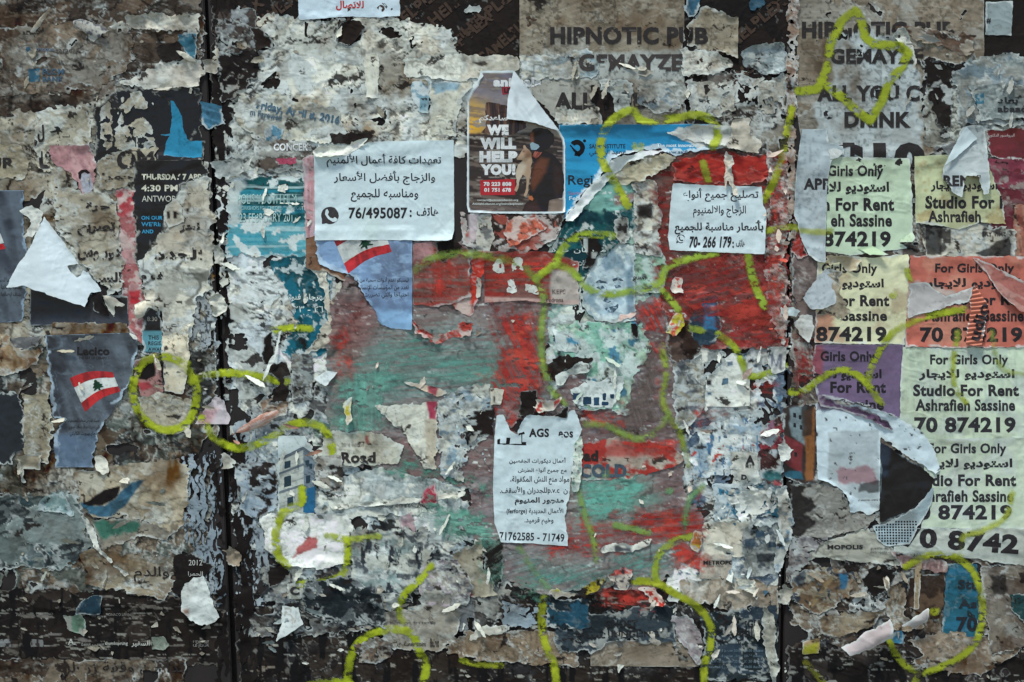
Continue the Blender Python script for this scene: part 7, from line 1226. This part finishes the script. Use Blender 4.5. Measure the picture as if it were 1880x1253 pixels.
sheet("torn_paper", "black gap with a small pale print left of the crumpled bundle", [(955, 720), (985, 715), (990, 740), (972, 765), (952, 765)], '#242120', torn=3, rim=1, **PS)
sheet("paper_flap", "jagged white arrowhead torn from the painted paper, centre left", [(742, 702), (775, 705), (803, 712), (828, 722), (803, 728), (770, 716)], '#b8b1a8', cat="paper flap", torn=2.5, relief=.7, curl=2, hm=False, paint=(area([(785, 705), (805, 712), (800, 728), (786, 720)], '#962f4c', 2, .9),))
sheet("torn_paper", "white torn spread with brown edges under the arrowhead, centre left", [(690, 746), (740, 742), (790, 738), (803, 740), (800, 860), (780, 862), (745, 800), (710, 770)], '#c0c2bc', torn=4, plies=1, plysc=24, paint=(area([(782, 735), (802, 738), (800, 770), (788, 770)], '#a02a4e', 2, .95, 2), area([(780, 770), (802, 770), (802, 860), (785, 850)], '#b1a28c', 3, .7)), relief=.7, **PS)
sheet("torn_paper", "white and blue flaking paper column left of the price list", [(803, 735), (845, 710), (900, 700), (905, 740), (895, 800), (860, 830), (848, 880), (806, 880)], '#b7bdbb', torn=6, plies=3, plycols=['#cdd3d4', '#7f98a8', '#9da09c'], plysc=22, holes=.06, hsc=14, relief=.7, crack=.3, **PS)
sheet("torn_paper", "black torn gap beside the flaking paper column", [(848, 775), (890, 745), (908, 750), (906, 800), (880, 800), (860, 815)], '#292524', torn=5, plies=1, plycols=['#b1b6b5'], plyamt=.25, plysc=14, rim=2, **PS)
sheet("torn_paper", "white black lettered fragment right of the flaking paper column", [(897, 712), (925, 715), (920, 745), (898, 746)], '#bfc0bb', torn=2, paint=(area([(906, 728), (909, 728), (909, 738), (906, 738)], '#26241f', .8), area([(880, 700), (900, 700), (900, 748), (880, 748)], '#26241f', 2, .9, 3)), **PS)
sheet("torn_paper", "white ragged scar lifting below the price list's right foot", [(1100, 1004), (1130, 996), (1165, 998), (1195, 988), (1190, 1002), (1160, 1014), (1105, 1014)], '#c0c3c2', torn=3, relief=.9, wscale=10, curl=2, paint=(area([(1130, 1004), (1160, 1004), (1158, 1014), (1130, 1012)], '#2f4152', 2, .9, 3),), **PS)
sheet("torn_paper", "red and white lifting tongue at the foot of the painted area", [(1118, 1055), (1145, 1042), (1165, 1042), (1160, 1060), (1150, 1085), (1128, 1080)], '#a9a39f', torn=4, relief=1, wscale=10, curl=2, paint=(area([(1115, 1042), (1165, 1040), (1165, 1052), (1120, 1058)], '#a8332b', 2, .9, 3), blotch('#3a3f45', .2, 9, .02)), **PS)
sheet("torn_paper", "yellow and black jagged torn edge at the foot of the painted area", [(1070, 1080), (1095, 1065), (1115, 1052), (1112, 1068), (1090, 1085), (1072, 1095)], '#8f8a22', torn=3, paint=(blotch('#2a2724', .35, 8, .02),), curl=1.5, **PS)
sheet("torn_paper", "white red smeared torn band right of the painted foot", [(1172, 1080), (1200, 1078), (1225, 1110), (1215, 1112), (1195, 1105)], '#c0aaa4', torn=3, paint=(blotch('#a8332b', .3, 10, .03),), curl=1.5, **PS)
sheet("torn_paper", "yellow tipped torn fragments left of the painted foot", [(1008, 1075), (1035, 1082), (1060, 1090), (1050, 1098), (1020, 1100), (1005, 1090)], '#a9a39a', torn=4, paint=(area([(1008, 1072), (1038, 1078), (1030, 1086), (1008, 1084)], '#a8a024', 2, .9, 3),), curl=1.5, relief=.8, **PS)
sheet("paper_scrap", "white pennant scrap on the lower right card's corner", [(1332, 1062), (1342, 1048), (1345, 1052), (1342, 1068)], '#c9cccb', cat="paper scrap", torn=1, lift=[(1342, 1050, -.3, 1, .3, 1)], hm=False)
sheet("torn_paper", "white torn papers right of the lower right card", [(1348, 1060), (1385, 1065), (1390, 1100), (1378, 1090), (1360, 1080)], '#b9b9b5', torn=4, relief=1, wscale=10, curl=2, **PS)
sheet("torn_paper", "large draped whitish rag on the left side of the right seam, bottom", [(1400, 1110), (1418, 1130), (1425, 1170), (1440, 1220), (1455, 1300), (1430, 1300), (1410, 1220), (1398, 1170)], '#a7aaa6', torn=4, relief=1.3, wscale=14, curl=2, plies=1, plysc=16, **PS)
sheet("torn_paper", "white ragged strip hanging over the left edge of the right seam, lower", [(1425, 900), (1442, 890), (1456, 960), (1450, 1000), (1440, 1010), (1432, 1060), (1420, 1050), (1428, 970)], '#b5bcbf', torn=4, relief=1.1, wscale=12, curl=2, seam=False, plies=1, plycols=['#6d8ba3'], plyamt=.25, plysc=14, **PS)
sheet("torn_paper", "white and lilac lettered scrap on the right seam, mid height", [(1408, 640), (1440, 635), (1445, 660), (1442, 680), (1415, 690)], '#b4b8bc', torn=3, paint=(area([(1414, 652), (1418, 648), (1424, 668), (1430, 650), (1436, 650), (1434, 678), (1430, 678), (1430, 664), (1425, 676), (1420, 664), (1416, 676)], '#5d6478', 1, .9),), curl=1.5, **PS)
sheet("torn_paper", "pale ragged roll on the left seam, upper", [(388, 300), (405, 298), (425, 290), (445, 288), (452, 310), (440, 325), (420, 330), (395, 325)], '#a9b0b4', torn=4, seam=False, relief=1.3, wscale=12, curl=2, plies=1, plysc=14, **PS)
sheet("torn_paper", "white crumpled tongue lapping over the left seam beside the beige Arabic rows", [(392, 452), (405, 448), (412, 470), (408, 490), (396, 485)], '#b9b9b6', torn=3, seam=False, relief=1.2, wscale=10, curl=2, **PS)
sheet("torn_paper", "grey dark strip of stained paper right of the upper left seam", [(396, 20), (470, 10), (475, 90), (460, 110), (430, 95), (400, 140)], '#4b4a4a', torn=6, plies=2, plycols=['#8f9193', '#2b2a2a'], plysc=22, plyamt=.4, holes=.1, **PS)
sheet("torn_paper", "black torn void with pale flecks right of the left seam, upper", [(398, 100), (470, 90), (480, 130), (440, 175), (405, 195)], '#242222', torn=7, plies=1, plycols=['#a3a29d'], plyamt=.15, plysc=14, rim=2, **PS)
sheet("paper_scrap", "small pale blue white scrap floating on the dark top poster", [(846, 15), (870, 8), (895, 12), (880, 24), (855, 26)], '#a3abb0', cat="paper scrap", torn=4, relief=.7)
sheet("dark_scrap", "dark torn hole in the pale paper beneath the top Arabic sheet", [(620, 46), (634, 38), (662, 40), (670, 52), (652, 78), (640, 84), (620, 78)], '#2a2421', cat="torn paper", torn=3, rim=1.5, relief=.1)
sheet("dark_scrap", "dark torn hole right of the left seam in the pale paper", [(460, 50), (480, 52), (502, 76), (498, 90), (470, 95)], '#2a2421', cat="torn paper", torn=3, rim=1.5, relief=.1)
sheet("torn_paper", "black vertical tear with white fibres left of the petrol green print", [(482, 620), (500, 608), (506, 640), (498, 670), (484, 680)], '#231f1e', torn=4, rim=2, **PS)
sheet("torn_paper", "black band of torn poster beside the yellow green stroke, left of centre", [(482, 670), (530, 665), (533, 690), (500, 720), (490, 745), (532, 735), (530, 715)], '#2a2827', torn=4, rim=2, relief=.2, **PS)
sheet("torn_paper", "grey speckled vertical paper panel left of the teal brushed band", [(534, 650), (572, 650), (574, 735), (538, 745)], '#6d7272', torn=3, plies=2, plycols=['#8f9492', '#3d4146'], plysc=16, **PS)
sheet("torn_paper", "black zebra shredded print right of the left seam, lower", [(432, 850), (505, 848), (510, 935), (470, 950), (440, 940)], '#2d2d2f', torn=5, plies=2, plycols=['#aab2b8', '#93a0ab'], plysc=16, plyamt=.5, relief=.4, **PS)
sheet("torn_paper", "white flecked grey patch under the old house photo", [(578, 838), (628, 835), (630, 900), (600, 905), (580, 890)], '#8b8782', torn=4, plies=2, plycols=['#2d2b2b', '#b1afa9'], plysc=18, **PS)
sheet("dark_scrap", "dark corner of torn poster under the red smear sheet's left foot", [(490, 1035), (515, 1038), (540, 1050), (515, 1070), (494, 1080)], '#252323', cat="torn paper", torn=3, rim=1)
sheet("torn_paper", "dark blue shredded poster below the short bar's curve", [(560, 1065), (650, 1060), (700, 1095), (706, 1150), (630, 1150), (560, 1120)], '#22323d', torn=6, plies=2, plycols=['#5d676b', '#1c252b'], plysc=26, plyamt=.3, relief=.4, **PS)
sheet("torn_paper", "small grey brown torn photo pieces inside the bottom spray loop", [(650, 1185), (690, 1170), (720, 1180), (722, 1205), (690, 1220), (660, 1215)], '#6a6158', torn=5, plies=2, plycols=['#2a2725', '#8f867a'], plysc=16, **PS)
sheet("torn_paper", "white and grey chip edge running above the brown rust stained paper", [(860, 1165), (885, 1150), (912, 1145), (935, 1150), (930, 1160), (890, 1165), (865, 1178)], '#b3b4b0', torn=3, curl=2.5, relief=.9, wscale=10, **PS)

# ---------------------------------------------------------------- small loose flakes, each its own object
rnd = random.Random(11)
FLK = [  # region, number, colours, words
    ((20, 30, 360, 180), 12, ['#9d978c', '#b1ada6', '#77716a'], "small dirty grey paper flake on the brown stained poster, upper left"),
    ((20, 210, 200, 340), 8, ['#b3ada0', '#9a9384'], "small beige paper flake on the cracked paper, left"),
    ((260, 560, 390, 740), 9, ['#c3c3be', '#a59f94'], "small cream paper flake between graffiti ring and left seam"),
    ((10, 870, 320, 1070), 14, ['#9a968c', '#6d7a7c', '#b5b3ac'], "small grey paper flake on the smeared posters, lower left"),
    ((20, 1090, 400, 1210), 16, ['#8a867e', '#6c6a66', '#a9a7a1'], "tiny grey paper flake on the black bottom poster, left"),
    ((440, 60, 840, 250), 12, ['#c4c4bd', '#b0aea5', '#8d897f'], "small pale paper flake on the upper middle poster"),
    ((410, 300, 560, 640), 12, ['#cfd2d0', '#b7b9b5'], "small white paper flake on the worn teal film poster's side"),
    ((440, 800, 640, 1060), 12, ['#c9cdcd', '#a5a8a6', '#7d8488'], "small whitish paper flake near the old house photo"),
    ((640, 950, 900, 1110), 14, ['#c9cdca', '#adb1ae', '#6f7a80'], "small whitish paper flake below the serif caption, lower centre"),
    ((440, 1080, 930, 1250), 20, ['#8d8b85', '#6d6c68', '#aaa9a4', '#b9bcbb'], "small grey paper flake on the dark stained bottom paper, left of centre"),
    ((640, 570, 1000, 730), 8, ['#b8aea8', '#8f8580'], "tiny pale chip on the grey brown brushed paint"),
    ((1060, 850, 1290, 1080), 8, ['#cfcfcb', '#c3b5ae'], "tiny white chip on the painted area right of the price list"),
    ((1230, 640, 1440, 900), 16, ['#c5cbcd', '#aab0b2', '#587a96'], "small white paper flake left of the right seam, two thirds height"),
    ((1300, 890, 1430, 1090), 14, ['#c8cdcf', '#5d86a6', '#a6a9a8'], "small white or blue paper flake beside the lower right seam"),
    ((1400, 300, 1448, 640), 14, ['#c9b8b2', '#b5443c', '#a89a94'], "small pinkish scab flake along the right seam's red edge"),
    ((980, 100, 1350, 230), 10, ['#b5b4ae', '#8f8c86'], "small grey paper flake under the big capitals, top centre"),
    ((1690, 100, 1880, 235), 10, ['#a3a9ab', '#7d868a'], "small blue grey paper flake at the upper right edge"),
    ((1460, 1030, 1660, 1240), 16, ['#97928a', '#7a746b', '#a8a6a1'], "small tan paper flake on the shredded posters, lower right"),
    ((1680, 1190, 1880, 1250), 6, ['#8a857d', '#6f6d69'], "tiny grey flake on the black bottom right corner"),
    ((1090, 1110, 1440, 1240), 12, ['#9b9a96', '#b7b9b8', '#6f7478'], "small grey paper flake on the dark blue theatre posters' surroundings"),
    ((780, 700, 910, 880), 8, ['#c9cdca', '#9fb0ba'], "small flaking white chip on the paper column left of the price list"),
]
for (a, b, c_, d_), n, cols, words in FLK:
    for k in range(n):
        x, y = rnd.uniform(a, c_), rnd.uniform(b, d_); r = rnd.choice([4, 5, 6, 7, 9, 13]); e = rnd.uniform(.22, .75); th = rnd.uniform(0, math.pi)
        m = rnd.randint(3, 5); pl = []
        for i in range(m):
            q = 2 * math.pi * i / m; rr = r * rnd.uniform(.55, 1.25); px, py = rr * math.cos(q), rr * e * math.sin(q)
            pl.append((x + px * math.cos(th) - py * math.sin(th), y + px * math.sin(th) + py * math.cos(th)))
        dx, dy = rnd.uniform(-1, 1), rnd.uniform(.1, 1)
        sheet("paper_flake", words, pl, rnd.choice(cols), cat="paper flake", group=words.replace("small ", "").replace("tiny ", "").replace("paper flake", "paper flakes"), torn=1.5, rim=0, relief=.5, wscale=8, curl=1, stiff=1, stain=.2, g=1,
              lift=[(x, y, dx, dy, rnd.choice([0, .08, .15, .3]), 1)], hm=False, seam=True)

for pl, c_, lb in (([(372, 112), (392, 108), (404, 122), (398, 136), (378, 132)], '#9b9a96', "grey scrap bridging the left seam near the top, below the dark grey strip"),
                   ([(388, 548), (402, 540), (418, 552), (414, 572), (396, 578)], '#b9bbb8', "pale scrap bridging the left seam beside the petrol green print"),
                   ([(400, 838), (412, 832), (432, 842), (428, 858), (408, 862)], '#a9aaa6', "grey scrap bridging the left seam above the blue chipped paint"),
                   ([(410, 1010), (424, 1002), (446, 1016), (440, 1036), (420, 1040)], '#8f8478', "brown scrap bridging the lower left seam"),
                   ([(1424, 820), (1440, 812), (1456, 826), (1450, 842), (1432, 846)], '#b4b9bb', "pale scrap bridging the right seam beside the dark house photo"),
                   ([(1426, 1080), (1440, 1072), (1452, 1090), (1446, 1108), (1430, 1104)], '#a3a19b', "pale scrap bridging the lower right seam")):
    sheet("paper_scrap", lb, pl, c_, cat="paper scrap", torn=4, seam=False, relief=1.2, wscale=9, curl=2, hm=False, stain=.3)
CRL = [  # region, number, colours, words: shreds that stand off the wall
    ((200, 30, 380, 180), 4, ['#b5b3ad', '#c4c2bc'], "curling white paper shred below the brown top left poster"),
    ((20, 620, 240, 900), 6, ['#aca698', '#bdbab2'], "curling cream paper shred around the slate flag poster"),
    ((270, 560, 400, 820), 6, ['#c3c1ba', '#b0ab9f'], "curling pale paper shred beside the left graffiti ring"),
    ((60, 900, 330, 1080), 7, ['#a5a39b', '#8f9796'], "curling grey paper shred on the eye shaped tear's surroundings"),
    ((400, 280, 570, 560), 8, ['#d0d2d0', '#bfc2c0'], "curling white paper shred around the worn teal film poster"),
    ((430, 700, 640, 860), 8, ['#c6c9c8', '#a9a7a0', '#b98d7f'], "curling paper shred right of the left seam, below the spray bar"),
    ((540, 860, 900, 1080), 10, ['#ccd0ce', '#b5b9b7'], "curling whitish paper shred under the teal diagonal band"),
    ((450, 1080, 920, 1200), 10, ['#b9bab6', '#a3a19b', '#8b98a0'], "curling paper shred on the dark lower posters, left of centre"),
    ((1005, 640, 1180, 760), 5, ['#c9cfcd', '#b5c4bd'], "curling white shred in the mint green paper"),
    ((1230, 620, 1430, 800), 7, ['#c9cdcf', '#c0a9a3'], "curling white shred around the blank white sheet"),
    ((1300, 880, 1440, 1120), 10, ['#ccd2d5', '#b1bac0'], "curling white shred beside the blue printed scrap"),
    ((1405, 280, 1450, 640), 7, ['#cdbcb6', '#bfa39c', '#c65447'], "curling pinkish shred along the red side of the right seam"),
    ((1080, 1060, 1430, 1200), 9, ['#b3b2ad', '#c2bbb6'], "curling shred between red foot of paint and theatre posters"),
    ((1460, 1040, 1700, 1220), 9, ['#a9a49b', '#bcb8b2', '#948b7f'], "curling tan shred on the shredded lower right posters"),
    ((1010, 110, 1250, 225), 6, ['#bfbeb8', '#a9a69f'], "curling grey shred under the big capitals"),
    ((1640, 60, 1860, 240), 6, ['#b1b3b2', '#97999a'], "curling grey shred right of the star outline"),
]
for (a, b, c_, d_), n, cols, words in CRL:
    for k in range(n):
        x, y = rnd.uniform(a, c_), rnd.uniform(b, d_); L = rnd.uniform(8, 22); wd = rnd.uniform(2.5, 6); th = rnd.choice([rnd.uniform(-.5, .5), rnd.uniform(.9, 2.2)])
        cx, sx = math.cos(th), math.sin(th)
        loc = [(-L, -wd * .3), (-L * .2, -wd), (L * .6, -wd * .7), (L, 0), (L * .5, wd * .8), (-L * .4, wd * .5)]
        pl = [(x + p * cx - q * sx, y + p * sx + q * cx) for p, q in loc]
        s_ = rnd.choice([-1, 1])
        sheet("paper_shred", words, pl, rnd.choice(cols), cat="paper shred", group=words.replace("shred", "shreds"), torn=2.0, rim=0, relief=.4, wscale=8, curl=.5, stiff=2, stain=.15, g=1, hm=False, seam=False, wear_amt=.3, ink_amt=0, creases=.4,
              lift=[(x + s_ * sx * wd, y - s_ * cx * wd, -s_ * sx, s_ * cx, rnd.uniform(.2, .7), 1.0), (x - cx * L * .5, y - sx * L * .5, cx, sx, rnd.uniform(.02, .25), 1.0)])
